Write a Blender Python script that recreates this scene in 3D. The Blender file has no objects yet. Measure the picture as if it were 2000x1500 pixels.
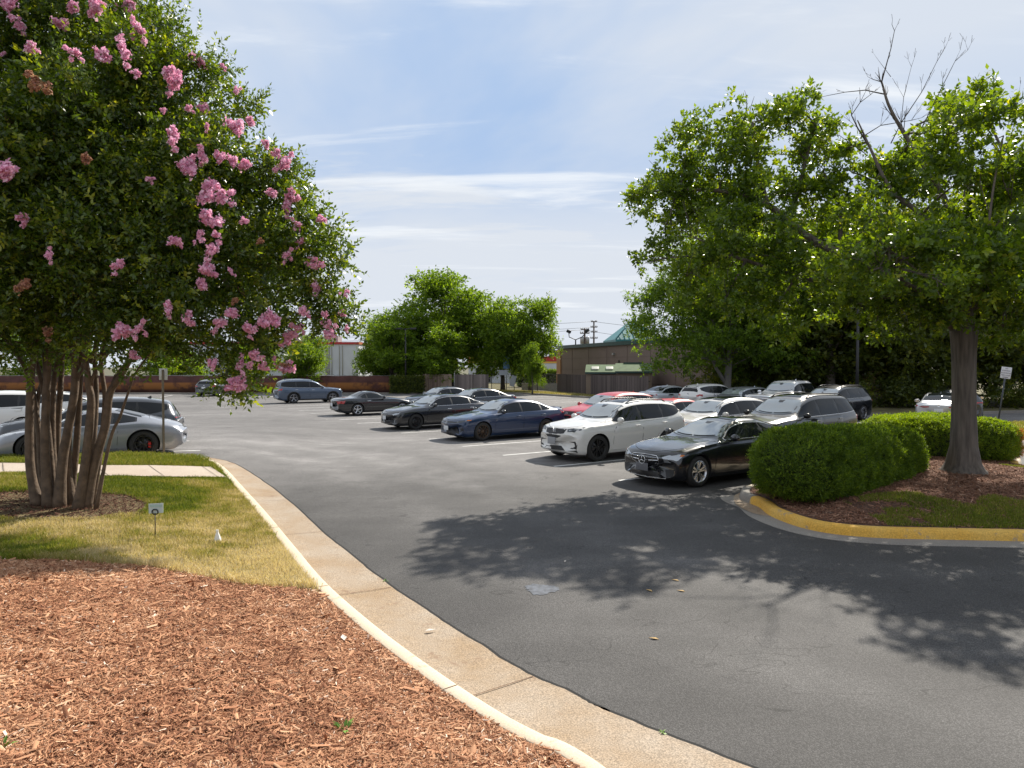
import bpy, bmesh, math, random
import numpy as np
from mathutils import Vector, Matrix, geometry, noise
from mathutils.bvhtree import BVHTree
R = math.radians
rng = np.random.default_rng(7)
random.seed(7)
scene = bpy.context.scene
C = scene.collection
# ------------------------------------------------------------------ camera
CAMH = 2.65; FPX = 1350.0
PITCH = math.atan(35/1350)
cam = bpy.data.cameras.new("camera"); camo = bpy.data.objects.new("camera", cam); C.objects.link(camo)
camo.location = (0, 0, CAMH); camo.rotation_euler = (R(90)-PITCH, 0, 0)
cam.sensor_width = 36; cam.lens = FPX/2000*36; cam.clip_end = 3000; cam.clip_start = 0.05
scene.camera = camo
# ------------------------------------------------------------------ light
SUN_AZ = math.atan2(0.55, 0.83); SUN_EL = R(42)
w = bpy.data.worlds.new("World"); scene.world = w; w.use_nodes = True
def build_world():
    nt = w.node_tree; nt.nodes.clear(); N = nt.nodes.new; L = nt.links.new
    out = N('ShaderNodeOutputWorld'); bg = N('ShaderNodeBackground'); bg.inputs[1].default_value = 0.15
    sky = N('ShaderNodeTexSky'); sky.sky_type = 'NISHITA'; sky.sun_disc = False
    sky.sun_elevation = SUN_EL; sky.sun_rotation = SUN_AZ; sky.air_density = 1.0; sky.dust_density = 0.7; sky.ozone_density = 2.5
    tc = N('ShaderNodeTexCoord'); sep = N('ShaderNodeSeparateXYZ'); L(tc.outputs['Generated'], sep.inputs[0])
    def m(op, a, b=None, c=None):
        n = N('ShaderNodeMath'); n.operation = op
        for i, v in enumerate((a, b, c)):
            if v is None: continue
            if isinstance(v, (int, float)): n.inputs[i].default_value = v
            else: L(v, n.inputs[i])
        return n.outputs[0]
    z = m('MAXIMUM', sep.outputs[2], 0.0)
    zz = m('ADD', z, 0.12)
    cx = m('DIVIDE', sep.outputs[0], zz); cy = m('DIVIDE', sep.outputs[1], zz)
    comb = N('ShaderNodeCombineXYZ'); L(cx, comb.inputs[0]); L(cy, comb.inputs[1])
    def nz(scale, detail, rough, dist, sx, sy, rot, off):
        mp = N('ShaderNodeMapping'); mp.inputs['Scale'].default_value = (sx, sy, 1); mp.inputs['Rotation'].default_value = (0, 0, R(rot)); mp.inputs['Location'].default_value = off
        L(comb.outputs[0], mp.inputs[0])
        n = N('ShaderNodeTexNoise'); n.inputs['Scale'].default_value = scale; n.inputs['Detail'].default_value = detail
        n.inputs['Roughness'].default_value = rough; n.inputs['Distortion'].default_value = dist
        L(mp.outputs[0], n.inputs[0]); return n.outputs[0]
    def ramp(v, a, b, lo=0.0, hi=1.0):
        n = N('ShaderNodeMapRange'); n.interpolation_type = 'SMOOTHSTEP'
        n.inputs[1].default_value = a; n.inputs[2].default_value = b; n.inputs[3].default_value = lo; n.inputs[4].default_value = hi
        L(v, n.inputs[0]); return n.outputs[0]
    veil = ramp(nz(0.50, 6, .55, .4, 1, 1, 20, (3.1, 1.2, 0)), .28, .56, .26, 1.0)
    streak = ramp(nz(0.8, 9, .60, .6, .5, 1.2, -12, (7.7, 2.4, 0)), .42, .68)
    wisps = ramp(nz(2.0, 10, .6, .3, .35, 1.5, 8, (1.7, 9.4, 0)), .52, .70, 0, 1.0)
    hor = ramp(z, 0.0, 0.36, 1.0, 0.0)        # pale air near the horizon
    top = ramp(z, 0.20, 0.46, 0.0, 0.62)
    c1 = m('MULTIPLY', veil, m('ADD', .52, top))
    c2 = m('MULTIPLY', streak, .95)
    lf = ramp(m('MULTIPLY', sep.outputs[0], -1.0), -.15, .55, 0, .34)
    one = m('MINIMUM', m('ADD', m('MAXIMUM', c1, c2), lf), 1.0)
    cl = m('MINIMUM', m('ADD', m('MULTIPLY', one, .85), m('MULTIPLY', hor, .8)), .92)
    mx = N('ShaderNodeMix'); mx.data_type = 'RGBA'
    L(cl, mx.inputs[0]); 
    hs = N('ShaderNodeHueSaturation'); hs.inputs['Saturation'].default_value = 1.0; hs.inputs['Value'].default_value = 1.0
    L(sky.outputs[0], hs.inputs['Color'])
    vm = N('ShaderNodeVectorMath'); vm.operation = 'MINIMUM'; L(hs.outputs[0], vm.inputs[0]); vm.inputs[1].default_value = (1.25, 2.12, 3.6)
    L(vm.outputs[0], mx.inputs[6]); mx.inputs[7].default_value = (3.35, 3.52, 3.76, 1)
    m2 = N('ShaderNodeMix'); m2.data_type = 'RGBA'; L(m('MULTIPLY', wisps, .75), m2.inputs[0]); L(mx.outputs[2], m2.inputs[6]); m2.inputs[7].default_value = (4.1, 4.25, 4.4, 1)
    L(m2.outputs[2], bg.inputs[0]); L(bg.outputs[0], out.inputs[0])
build_world()
sun = bpy.data.lights.new("sun", 'SUN'); sun.energy = 4.8; sun.angle = R(0.55); sun.color = (1.0, .93, .82)
suno = bpy.data.objects.new("sun", sun); C.objects.link(suno)
SD = Vector((math.sin(SUN_AZ)*math.cos(SUN_EL), math.cos(SUN_AZ)*math.cos(SUN_EL), math.sin(SUN_EL)))
suno.rotation_euler = SD.to_track_quat('Z', 'Y').to_euler(); suno.location = (20, 30, 40)
vs = scene.view_settings; vs.view_transform = 'Standard'; vs.look = 'None'; vs.exposure = 0.62; vs.gamma = 1.0
scene.cycles.max_bounces = 8; scene.cycles.transparent_max_bounces = 8
# ------------------------------------------------------------------ geometry helpers
_fw = Vector((0, math.cos(PITCH), -math.sin(PITCH))); _up = Vector((0, math.sin(PITCH), math.cos(PITCH)))
def ray(px, py):
    return Vector(((px-1000)/FPX, 0, 0)) + _fw + _up*((750-py)/FPX)
def G(px, py, z=0.0):
    """where the view line through a photo point meets height z (number or function of x, y)"""
    d = ray(px, py); zz = z if not callable(z) else 0.0
    for _ in range(12 if callable(z) else 1):
        t = (CAMH-zz)/-d.z; p = (d.x*t, d.y*t)
        if callable(z): zz = .5*zz+.5*z(*p)
    return Vector((p[0], p[1], zz))
def AT(px, py, Y):
    d = ray(px, py); t = Y/d.y
    return Vector((d.x*t, Y, CAMH+d.z*t))
def sstep(t):
    t = np.clip(t, 0, 1); return t*t*(3-2*t)
def zlot(x, y):
    return .24*sstep((-x-5)/5)*sstep((34-y)/10)*sstep((y-9)/4)
def vnoise(x, y, s, seed=0):
    r = np.random.default_rng(seed).random((64, 64)); x = np.asarray(x)/s+100; y = np.asarray(y)/s+100
    xi = np.floor(x).astype(int); yi = np.floor(y).astype(int); fx = x-xi; fy = y-yi
    fx = fx*fx*(3-2*fx); fy = fy*fy*(3-2*fy); g = lambda a, b: r[a % 64, b % 64]
    return (g(xi, yi)*(1-fx)+g(xi+1, yi)*fx)*(1-fy)+(g(xi, yi+1)*(1-fx)+g(xi+1, yi+1)*fx)*fy
def fbm(x, y, s, seed=0, o=3):
    return sum(vnoise(x, y, s/2**k, seed+k)*.5**k for k in range(o))/sum(.5**k for k in range(o))
def tagp(o, label=None, cat=None, group=None, kind=None):
    if label: o['label'] = label
    if cat: o['category'] = cat
    if group: o['group'] = group
    if kind: o['kind'] = kind
    return o
def link(name, me, mat=None, parent=None):
    o = bpy.data.objects.new(name, me); C.objects.link(o)
    if mat is not None and me is not None and len(me.materials) == 0:
        for m_ in (mat if isinstance(mat, (list, tuple)) else [mat]): me.materials.append(m_)
    if parent is not None: o.parent = parent
    return o
def empty(name, loc=(0, 0, 0), rz=0, label=None, cat=None, group=None):
    o = bpy.data.objects.new(name, None); C.objects.link(o); o.location = loc; o.rotation_euler = (0, 0, rz)
    o.empty_display_size = .3
    return tagp(o, label, cat, group)
def npmesh(name, V, F, smooth=False, tint=None):
    V = np.ascontiguousarray(V, dtype=np.float32); F = np.ascontiguousarray(F, dtype=np.int32)
    me = bpy.data.meshes.new(name); n, k = F.shape
    me.vertices.add(len(V)); me.vertices.foreach_set('co', V.ravel())
    me.loops.add(n*k); me.loops.foreach_set('vertex_index', F.ravel())
    me.polygons.add(n); me.polygons.foreach_set('loop_start', np.arange(0, n*k, k, dtype=np.int32))
    me.polygons.foreach_set('loop_total', np.full(n, k, dtype=np.int32))
    if smooth: me.polygons.foreach_set('use_smooth', np.ones(n, dtype=bool))
    me.update(calc_edges=True)
    if tint is not None:
        a = me.attributes.new('tint', 'FLOAT', 'FACE'); a.data.foreach_set('value', np.ascontiguousarray(tint, dtype=np.float32))
    return me
class MB:
    """collects shapes, then links them as one mesh object"""
    def __init__(s): s.v = []; s.f = []; s.sm = []
    def add(s, V, F, smooth=False):
        b = len(s.v); s.v += [tuple(p) for p in V]; s.f += [tuple(b+i for i in f) for f in F]; s.sm += [smooth]*len(F)
    def box(s, c, d, rz=0, M=None, taper=None):
        x, y, z = [k/2 for k in d]; V = []
        for sz in (-1, 1):
            t = taper if (taper and sz > 0) else 1
            for sx, sy in ((-1, -1), (1, -1), (1, 1), (-1, 1)): V.append(Vector((sx*x*t, sy*y*t, sz*z)))
        m = Matrix.Rotation(rz, 3, 'Z') if M is None else M
        V = [m @ v + Vector(c) for v in V]
        s.add(V, [(3, 2, 1, 0), (4, 5, 6, 7), (0, 1, 5, 4), (1, 2, 6, 5), (2, 3, 7, 6), (3, 0, 4, 7)])
    def bbox(s, c, d, b=.02, rz=0, M=None):
        """box with bevelled edges"""
        bm = bmesh.new(); bmesh.ops.create_cube(bm, size=1); bmesh.ops.scale(bm, vec=d, verts=bm.verts)
        bmesh.ops.bevel(bm, geom=bm.edges[:], offset=b, segments=2, affect='EDGES', profile=.6)
        m = (Matrix.Rotation(rz, 3, 'Z') if M is None else M)
        bm.verts.index_update(); s.add([m @ v.co + Vector(c) for v in bm.verts], [[v.index for v in f.verts] for f in bm.faces], True); bm.free()
    def tube(s, pts, rad, n=8, cap=True, smooth=True):
        pts = [Vector(p) for p in pts]; rad = rad if isinstance(rad, (list, tuple)) else [rad]*len(pts)
        V = []; F = []; ref = None
        for i, p in enumerate(pts):
            t = (pts[min(i+1, len(pts)-1)]-pts[max(i-1, 0)])
            if t.length < 1e-9: t = Vector((0, 0, 1))
            t.normalize()
            if ref is None: ref = Vector((1, 0, 0)) if abs(t.x) < .8 else Vector((0, 1, 0))
            u = (ref - t*ref.dot(t)).normalized(); ref = u; w_ = t.cross(u)
            for k in range(n):
                a = 2*math.pi*k/n; V.append(p+(u*math.cos(a)+w_*math.sin(a))*rad[i])
        for i in range(len(pts)-1):
            for k in range(n): F.append((i*n+k, i*n+(k+1) % n, (i+1)*n+(k+1) % n, (i+1)*n+k))
        if cap: F.append(tuple(range(n-1, -1, -1))); F.append(tuple((len(pts)-1)*n+k for k in range(n)))
        s.add(V, F, smooth)
    def lathe(s, prof, n=32, axis='Z', c=(0, 0, 0), closed=False):
        V = []; F = []; c = Vector(c)
        for r, h in prof:
            for k in range(n):
                a = 2*math.pi*k/n
                p = (r*math.cos(a), r*math.sin(a), h) if axis == 'Z' else (r*math.cos(a), h, r*math.sin(a))
                V.append(Vector(p)+c)
        m = len(prof)
        for i in range(m if closed else m-1):
            j = (i+1) % m
            for k in range(n): F.append((i*n+k, i*n+(k+1) % n, j*n+(k+1) % n, j*n+k))
        s.add(V, F, True)
    def mesh(s, name):
        me = bpy.data.meshes.new(name); me.from_pydata(s.v, [], s.f); me.polygons.foreach_set('use_smooth', s.sm); me.update(); return me
    def build(s, name, mat, parent=None): return link(name, s.mesh(name), mat, parent)
def sharp(me, ang=40):
    try: me.set_sharp_from_angle(angle=R(ang))
    except Exception: pass
def cat(pts, n=6):
    """Catmull-Rom through 2D or 3D points"""
    P = [np.array(p, float) for p in pts]; P = [2*P[0]-P[1]]+P+[2*P[-1]-P[-2]]; out = []
    for i in range(1, len(P)-2):
        for k in range(n):
            t = k/n; out.append(.5*((2*P[i])+(-P[i-1]+P[i+1])*t+(2*P[i-1]-5*P[i]+4*P[i+1]-P[i+2])*t*t+(-P[i-1]+3*P[i]-3*P[i+1]+P[i+2])*t**3))
    out.append(P[-2]); return out
def pfill(poly, step):
    """2D polygon -> triangulated points with an inner grid"""
    P = [Vector((float(a), float(b))) for a, b in poly]; n = len(P); xs = [p.x for p in P]; ys = [p.y for p in P]
    pts = list(P); A = np.array([[p.x, p.y] for p in P])
    gx = np.arange(min(xs)+step*.5, max(xs), step); gy = np.arange(min(ys)+step*.5, max(ys), step)
    if len(gx) and len(gy):
        X, Y = np.meshgrid(gx, gy); X = X.ravel(); Y = Y.ravel(); ins = inside(X, Y, A)
        d = pdist(X, Y, np.vstack([A, A[:1]])); k = ins & (d > step*.35)
        pts += [Vector((a, b)) for a, b in zip(X[k].tolist(), Y[k].tolist())]
    v, e, f, _, _, _ = geometry.delaunay_2d_cdt(pts, [(i, (i+1) % n) for i in range(n)], [], 0, 1e-5)
    V = np.array([[p.x, p.y] for p in v]); F = np.array([t for t in f if len(t) == 3])
    cen = V[F].mean(1); k = inside(cen[:, 0], cen[:, 1], A); return V, F[k]
def inside(X, Y, A):
    r = np.zeros(len(X), bool); n = len(A)
    for i in range(n):
        x1, y1 = A[i]; x2, y2 = A[(i+1) % n]
        if y1 == y2: continue
        c = ((y1 > Y) != (y2 > Y)) & (X < (x2-x1)*(Y-y1)/(y2-y1)+x1); r ^= c
    return r
def pdist(X, Y, A):
    d = np.full(len(X), 1e9)
    for i in range(len(A)-1):
        ax, ay = A[i]; bx, by = A[i+1]; vx, vy = bx-ax, by-ay; l = vx*vx+vy*vy+1e-12
        t = np.clip(((X-ax)*vx+(Y-ay)*vy)/l, 0, 1); d = np.minimum(d, np.hypot(X-ax-t*vx, Y-ay-t*vy))
    return d
# ------------------------------------------------------------------ materials
_m = {}
def mat(name, col=(.5, .5, .5), rough=.6, metal=0, spec=.5, coat=0, n_amt=0, n_scale=8, bump=0, b_scale=60, ior=None, n2=None, emit=None, coord='Object'):
    if name in _m: return _m[name]
    m = bpy.data.materials.new(name); m.use_nodes = True; nt = m.node_tree; b = nt.nodes['Principled BSDF']; L = nt.links.new; N = nt.nodes.new
    b.inputs['Base Color'].default_value = (*col, 1); b.inputs['Roughness'].default_value = rough; b.inputs['Metallic'].default_value = metal
    b.inputs['Specular IOR Level'].default_value = spec
    if ior: b.inputs['IOR'].default_value = ior
    if coat: b.inputs['Coat Weight'].default_value = coat; b.inputs['Coat Roughness'].default_value = .03
    if n_amt or bump:
        tc = N('ShaderNodeTexCoord')
    if n_amt:
        t = N('ShaderNodeTexNoise'); t.inputs['Scale'].default_value = n_scale; t.inputs['Detail'].default_value = 6; L(tc.outputs[coord], t.inputs[0])
        mx = N('ShaderNodeMix'); mx.data_type = 'RGBA'; r = N('ShaderNodeMapRange'); r.inputs[1].default_value = .3; r.inputs[2].default_value = .7
        L(t.outputs[0], r.inputs[0]); L(r.outputs[0], mx.inputs[0])
        c2 = n2 or tuple(min(1, c*(1+n_amt)) for c in col)
        mx.inputs[6].default_value = (*[c*(1-n_amt) for c in col], 1); mx.inputs[7].default_value = (*c2, 1); L(mx.outputs[2], b.inputs['Base Color'])
    if bump:
        t = N('ShaderNodeTexNoise'); t.inputs['Scale'].default_value = b_scale; t.inputs['Detail'].default_value = 4; L(tc.outputs[coord], t.inputs[0])
        bp = N('ShaderNodeBump'); bp.inputs['Strength'].default_value = bump; bp.inputs['Distance'].default_value = .02; L(t.outputs[0], bp.inputs['Height']); L(bp.outputs[0], b.inputs['Normal'])
    _m[name] = m; return m
def ramp_mat(name, stops, rough=.6, trans=0, tcol=None, spec=.4, attr='tint', bump=0):
    """colour from a per-face value"""
    if name in _m: return _m[name]
    m = bpy.data.materials.new(name); m.use_nodes = True; nt = m.node_tree; b = nt.nodes['Principled BSDF']; L = nt.links.new; N = nt.nodes.new
    a = N('ShaderNodeAttribute'); a.attribute_name = attr; r = N('ShaderNodeValToRGB'); L(a.outputs['Fac'], r.inputs[0])
    e = r.color_ramp.elements; e[0].position = stops[0][0]; e[0].color = (*stops[0][1], 1); e[1].position = stops[-1][0]; e[1].color = (*stops[-1][1], 1)
    for p, c in stops[1:-1]: k = e.new(p); k.color = (*c, 1)
    L(r.outputs[0], b.inputs['Base Color']); b.inputs['Roughness'].default_value = rough; b.inputs['Specular IOR Level'].default_value = spec
    if trans:
        t = N('ShaderNodeBsdfTranslucent'); mx = N('ShaderNodeMixShader'); mx.inputs[0].default_value = trans
        g = N('ShaderNodeMix'); g.data_type = 'RGBA'; g.blend_type = 'MULTIPLY'; g.inputs[0].default_value = 1; L(r.outputs[0], g.inputs[6]); g.inputs[7].default_value = (*(tcol or (2.6, 2.4, .9)), 1); g.clamp_result = False
        L(g.outputs[2], t.inputs[0]); o = nt.nodes['Material Output']; L(b.outputs[0], mx.inputs[1]); L(t.outputs[0], mx.inputs[2]); L(mx.outputs[0], o.inputs[0])
    _m[name] = m; return m
def paint(name, col, metal=.0, rough=.35):
    return mat('paint_'+name, col, rough, metal, .5, coat=1.0)
GLASS = mat('windscreen_glass', (.20, .225, .235), .03, 0, .9, ior=2.2)
SGLASS = mat('side_glass', (.008, .010, .012), .02, 0, .3, ior=1.5)
BLACKP = mat('black_trim', (.012, .012, .013), .3)
PLASTIC = mat('black_plastic', (.025, .025, .026), .6)
GRILLE = mat('grille_mesh', (.012, .012, .014), .5)
CHROME = mat('chrome', (.75, .76, .78), .12, 1)
RUBBER = mat('tyre_rubber', (.022, .021, .020), .8, n_amt=.2, n_scale=30)
SEAM = mat('seam_gap', (.004, .004, .004), .9)
LENS = mat('headlamp_lens', (.42, .45, .48), .05, .55, .8)
LENSD = mat('headlamp_dark', (.07, .08, .09), .08, .3, .8)
TAIL = mat('tail_lens', (.35, .01, .012), .08, 0, .8, coat=.5)
AMBER = mat('amber_lens', (.6, .16, .01), .15)
PLATE = mat('plate_white', (.62, .64, .66), .5)
PLATEG = mat('plate_grey', (.30, .31, .33), .6)
PLATED = mat('plate_dark_grey', (.115, .12, .135), .6)
DISC = mat('brake_disc', (.12, .12, .125), .4, .8)
RED = mat('caliper_red', (.5, .01, .01), .3)
# ------------------------------------------------------------------ ground
def asphalt_mat():
    m = bpy.data.materials.new('asphalt'); m.use_nodes = True; nt = m.node_tree; b = nt.nodes['Principled BSDF']; L = nt.links.new; N = nt.nodes.new
    tc = N('ShaderNodeTexCoord')
    def nz(scale, detail=5, rough=.6, mp=None, dist=0):
        t = N('ShaderNodeTexNoise'); t.inputs['Scale'].default_value = scale; t.inputs['Detail'].default_value = detail; t.inputs['Roughness'].default_value = rough; t.inputs['Distortion'].default_value = dist
        if mp:
            q = N('ShaderNodeMapping'); q.inputs['Rotation'].default_value = (0, 0, R(mp[0])); q.inputs['Scale'].default_value = (mp[1], mp[2], 1); L(tc.outputs['Object'], q.inputs[0]); L(q.outputs[0], t.inputs[0])
        else: L(tc.outputs['Object'], t.inputs[0])
        return t.outputs[0]
    def rg(v, a, b_, lo, hi):
        n = N('ShaderNodeMapRange'); n.inputs[1].default_value = a; n.inputs[2].default_value = b_; n.inputs[3].default_value = lo; n.inputs[4].default_value = hi; n.interpolation_type = 'SMOOTHSTEP'; L(v, n.inputs[0]); return n.outputs[0]
    def mul(a, b_, op='MULTIPLY'):
        n = N('ShaderNodeMath'); n.operation = op
        for i, v in enumerate((a, b_)):
            if isinstance(v, (int, float)): n.inputs[i].default_value = v
            else: L(v, n.inputs[i])
        return n.outputs[0]
    big_n = nz(.16, 5, .6, None, .4)
    big = rg(big_n, .35, .65, .84, 1.16)
    mid = rg(nz(1.1, 5), .3, .7, .9, 1.1)
    streak = rg(nz(.55, 4, .55, (-32, .3, 1.1), .8), .50, .78, .96, 1.28)     # worn tyre paths that curve round the bed
    streak2 = rg(nz(.7, 4, .5, (57, .2, 1.2), .6), .50, .80, .97, 1.2)
    nn = nz(.38, 4, .62, (-33, .55, 1), .5); ab = N('ShaderNodeMath'); ab.operation = 'ABSOLUTE'; L(mul(nn, -.5, 'ADD'), ab.inputs[0])
    crack = rg(ab.outputs[0], .0006, .0022, .62, 1)
    oil = rg(nz(.75, 3, .5), .66, .78, 1, .62)
    sx = N('ShaderNodeSeparateXYZ'); L(tc.outputs['Object'], sx.inputs[0])
    overlay_glare = rg(mul(mul(sx.outputs[1], mul(sx.outputs[0], -.35), 'ADD'), mul(big_n, 5.0), 'ADD'), 14.5, 25, .60, 1.5)     # fresher overlay on the drive, older bays beyond, made paler by painted sun glare
    wa = N('ShaderNodeAttribute'); wa.attribute_name = 'wear'
    patch = mul(mul(mul(crack, oil), overlay_glare), mul(1.0, mul(wa.outputs['Fac'], rg(nz(.9, 5, .65), .35, .65, .10, .55)), 'ADD'))
    vo = N('ShaderNodeTexVoronoi'); vo.inputs['Scale'].default_value = 85; L(tc.outputs['Object'], vo.inputs[0])
    grain = rg(vo.outputs['Distance'], 0, .7, 1.5, .62)
    fine = mul(rg(nz(190, 3), .3, .75, .7, 1.45), rg(nz(38, 2), .35, .7, .88, 1.15))
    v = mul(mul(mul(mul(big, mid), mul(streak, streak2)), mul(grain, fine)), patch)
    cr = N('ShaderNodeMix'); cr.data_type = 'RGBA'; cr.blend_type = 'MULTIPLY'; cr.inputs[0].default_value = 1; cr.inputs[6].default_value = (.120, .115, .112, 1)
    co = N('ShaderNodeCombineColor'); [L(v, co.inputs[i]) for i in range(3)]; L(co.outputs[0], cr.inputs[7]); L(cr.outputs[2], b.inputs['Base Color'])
    b.inputs['Roughness'].default_value = .80; b.inputs['Specular IOR Level'].default_value = .35
    bp = N('ShaderNodeBump'); bp.inputs['Strength'].default_value = .45; bp.inputs['Distance'].default_value = .006; L(vo.outputs['Distance'], bp.inputs['Height']); L(bp.outputs[0], b.inputs['Normal'])
    return m
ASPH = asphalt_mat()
def conc_mat(name, c1, c2, agg=1.0, grain=60):
    m = bpy.data.materials.new(name); m.use_nodes = True; nt = m.node_tree; b = nt.nodes['Principled BSDF']; L = nt.links.new; N = nt.nodes.new
    tc = N('ShaderNodeTexCoord'); t = N('ShaderNodeTexNoise'); t.inputs['Scale'].default_value = .9; t.inputs['Detail'].default_value = 7; t.inputs['Roughness'].default_value = .65; L(tc.outputs['Object'], t.inputs[0])
    r = N('ShaderNodeMapRange'); r.inputs[1].default_value = .35; r.inputs[2].default_value = .68; L(t.outputs[0], r.inputs[0])
    mx = N('ShaderNodeMix'); mx.data_type = 'RGBA'; mx.inputs[6].default_value = (*c1, 1); mx.inputs[7].default_value = (*c2, 1); L(r.outputs[0], mx.inputs[0])
    v = N('ShaderNodeTexVoronoi'); v.inputs['Scale'].default_value = grain; L(tc.outputs['Object'], v.inputs[0])
    g = N('ShaderNodeTexNoise'); g.inputs['Scale'].default_value = grain*1.6; g.inputs['Detail'].default_value = 4; L(tc.outputs['Object'], g.inputs[0])
    r2 = N('ShaderNodeMapRange'); r2.inputs[1].default_value = .35; r2.inputs[2].default_value = .72; r2.inputs[3].default_value = 1-.4*agg; r2.inputs[4].default_value = 1+.45*agg; L(g.outputs[0], r2.inputs[0])
    co = N('ShaderNodeCombineColor'); [L(r2.outputs[0], co.inputs[i]) for i in range(3)]
    m2 = N('ShaderNodeMix'); m2.data_type = 'RGBA'; m2.blend_type = 'MULTIPLY'; m2.inputs[0].default_value = 1; L(mx.outputs[2], m2.inputs[6]); L(co.outputs[0], m2.inputs[7]); L(m2.outputs[2], b.inputs['Base Color'])
    b.inputs['Roughness'].default_value = .85
    bp = N('ShaderNodeBump'); bp.inputs['Strength'].default_value = .4*agg; bp.inputs['Distance'].default_value = .005; L(v.outputs['Distance'], bp.inputs['Height']); L(bp.outputs[0], b.inputs['Normal'])
    return m
GUTTER = conc_mat('gutter_concrete', (.30, .21, .125), (.37, .31, .245), 1.0, 55)
CURB = conc_mat('curb_concrete', (.60, .50, .36), (.66, .57, .43), .3, 40)
WALK = conc_mat('sidewalk_concrete', (.40, .32, .25), (.46, .39, .32), .6, 80)
YELLOW = conc_mat('yellow_curb_paint', (.62, .33, .035), (.66, .42, .10), .5, 30)
def worn(m, col, th, scale, amt=.9):
    """chips and scuffs where the paint or surface has gone"""
    nt = m.node_tree; b = nt.nodes['Principled BSDF']; src = b.inputs['Base Color'].links[0].from_socket; tc = nt.nodes.new('ShaderNodeTexCoord'); t = nt.nodes.new('ShaderNodeTexNoise')
    t.inputs['Scale'].default_value = scale; t.inputs['Detail'].default_value = 8; t.inputs['Roughness'].default_value = .68; nt.links.new(tc.outputs['Object'], t.inputs[0])
    r = nt.nodes.new('ShaderNodeMapRange'); r.inputs[1].default_value = th; r.inputs[2].default_value = th+.05; r.inputs[4].default_value = amt; nt.links.new(t.outputs[0], r.inputs[0])
    x = nt.nodes.new('ShaderNodeMix'); x.data_type = 'RGBA'; nt.links.new(r.outputs[0], x.inputs[0]); nt.links.new(src, x.inputs[6]); x.inputs[7].default_value = (*col, 1); nt.links.new(x.outputs[2], b.inputs['Base Color'])
worn(YELLOW, (.30, .24, .17), .60, 3.2, .75); worn(CURB, (.34, .24, .15), .59, 3.0, .6); worn(GUTTER, (.20, .12, .07), .60, 2.2, .6); worn(WALK, (.36, .28, .21), .58, 2.5, .5)
GREYC = conc_mat('grey_concrete', (.2, .18, .16), (.27, .25, .22), .8, 60)
SOIL = mat('soil', (.05, .032, .022), .95, n_amt=.4, n_scale=4)
DIRTG = mat('far_ground', (.09, .085, .045), .95, n_amt=.4, n_scale=.3)

def sheet(name, poly, zf, step, m, kind='structure', off=0.0):
    V, F = pfill(poly, step); z = np.array([zf(a, b) for a, b in V]) if not isinstance(zf, (int, float)) else np.full(len(V), zf)
    o = link(name, npmesh(name, np.column_stack([V, z+off]), F, True), m); tagp(o, kind=kind); return o
# big ground and lot
g = MB(); g.add([(-900, -400, -.35), (900, -400, -.35), (900, 1500, -.35), (-900, 1500, -.35)], [(0, 1, 2, 3)])
tagp(g.build('ground', DIRTG), kind='structure')
xs = np.concatenate([np.arange(-75, -14, 3.0), np.arange(-14, 14, .4), np.arange(14, 75, 3.0)]); ys = np.concatenate([np.arange(-20, 0, 2.0), np.arange(0, 36, .4), np.arange(36, 69, 3.0)])
XX, YY = np.meshgrid(xs, ys); ZZ = zlot(XX, YY); nx = len(xs); ny = len(ys)
idx = np.arange(nx*ny).reshape(ny, nx); F = np.stack([idx[:-1, :-1], idx[:-1, 1:], idx[1:, 1:], idx[1:, :-1]], -1).reshape(-1, 4)
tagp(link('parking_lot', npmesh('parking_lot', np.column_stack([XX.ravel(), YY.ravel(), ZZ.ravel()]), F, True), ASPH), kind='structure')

# left kerb line (inner edge, top height .15 above the lot)
zc = lambda x, y: float(zlot(x, y))+.15
cpx = [(1124, 1494), (1030, 1448), (940, 1398), (815, 1312), (700, 1222), (612, 1140), (556, 1070), (500, 998), (455, 945), (425, 912)]
CP = [(13, 1.3), (7, 1.6), (4.2, 2.0), (2.4, 2.5), (1.3, 2.95)]+[tuple(G(a, b, zc)[:2]) for a, b in cpx]
corner = G(398, 897, zc)
CP += [tuple(corner[:2]), (corner.x-.45, corner.y+.30), (corner.x-1.3, corner.y+.35), (corner.x-3.5, corner.y-.1), (corner.x-7, corner.y-.8), (-26, corner.y-3.5)]
KL = np.array([p[:2] for p in cat(CP, 10)])
def normals(P):
    T = np.gradient(P, axis=0); T /= np.linalg.norm(T, axis=1)[:, None]; return np.column_stack([-T[:, 1], T[:, 0]])
KN = -normals(KL)          # outward = to the lot
if (KN[60]*np.array([1, .6])).sum() < 0: KN = -KN
def sweep(name, P, Nn, prof, zf, m, label=None, catg=None, jit=None):
    k = len(prof); n = len(P); V = np.zeros((n, k, 3))
    for j, (o, z) in enumerate(prof):
        oo = o if jit is None or j < k-2 else o+jit
        q = P+Nn*(np.array(oo)[:, None] if hasattr(oo, '__len__') else oo); V[:, j, :2] = q; V[:, j, 2] = [zf(a, b)+z for a, b in q]
    idx = np.arange(n*k).reshape(n, k); F = np.stack([idx[:-1, :-1], idx[1:, :-1], idx[1:, 1:], idx[:-1, 1:]], -1).reshape(-1, 4)
    me = npmesh(name, V.reshape(-1, 3), F, True); sharp(me, 50); o = link(name, me, m)
    if label: tagp(o, label, catg)
    else: tagp(o, kind='structure')
    return o
zl = lambda x, y: float(zlot(x, y))
_pl = bpy.data.objects['parking_lot'].data; _co = np.array([v.co[:2] for v in _pl.vertices]); _d = pdist(_co[:, 0], _co[:, 1], KL)
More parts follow.
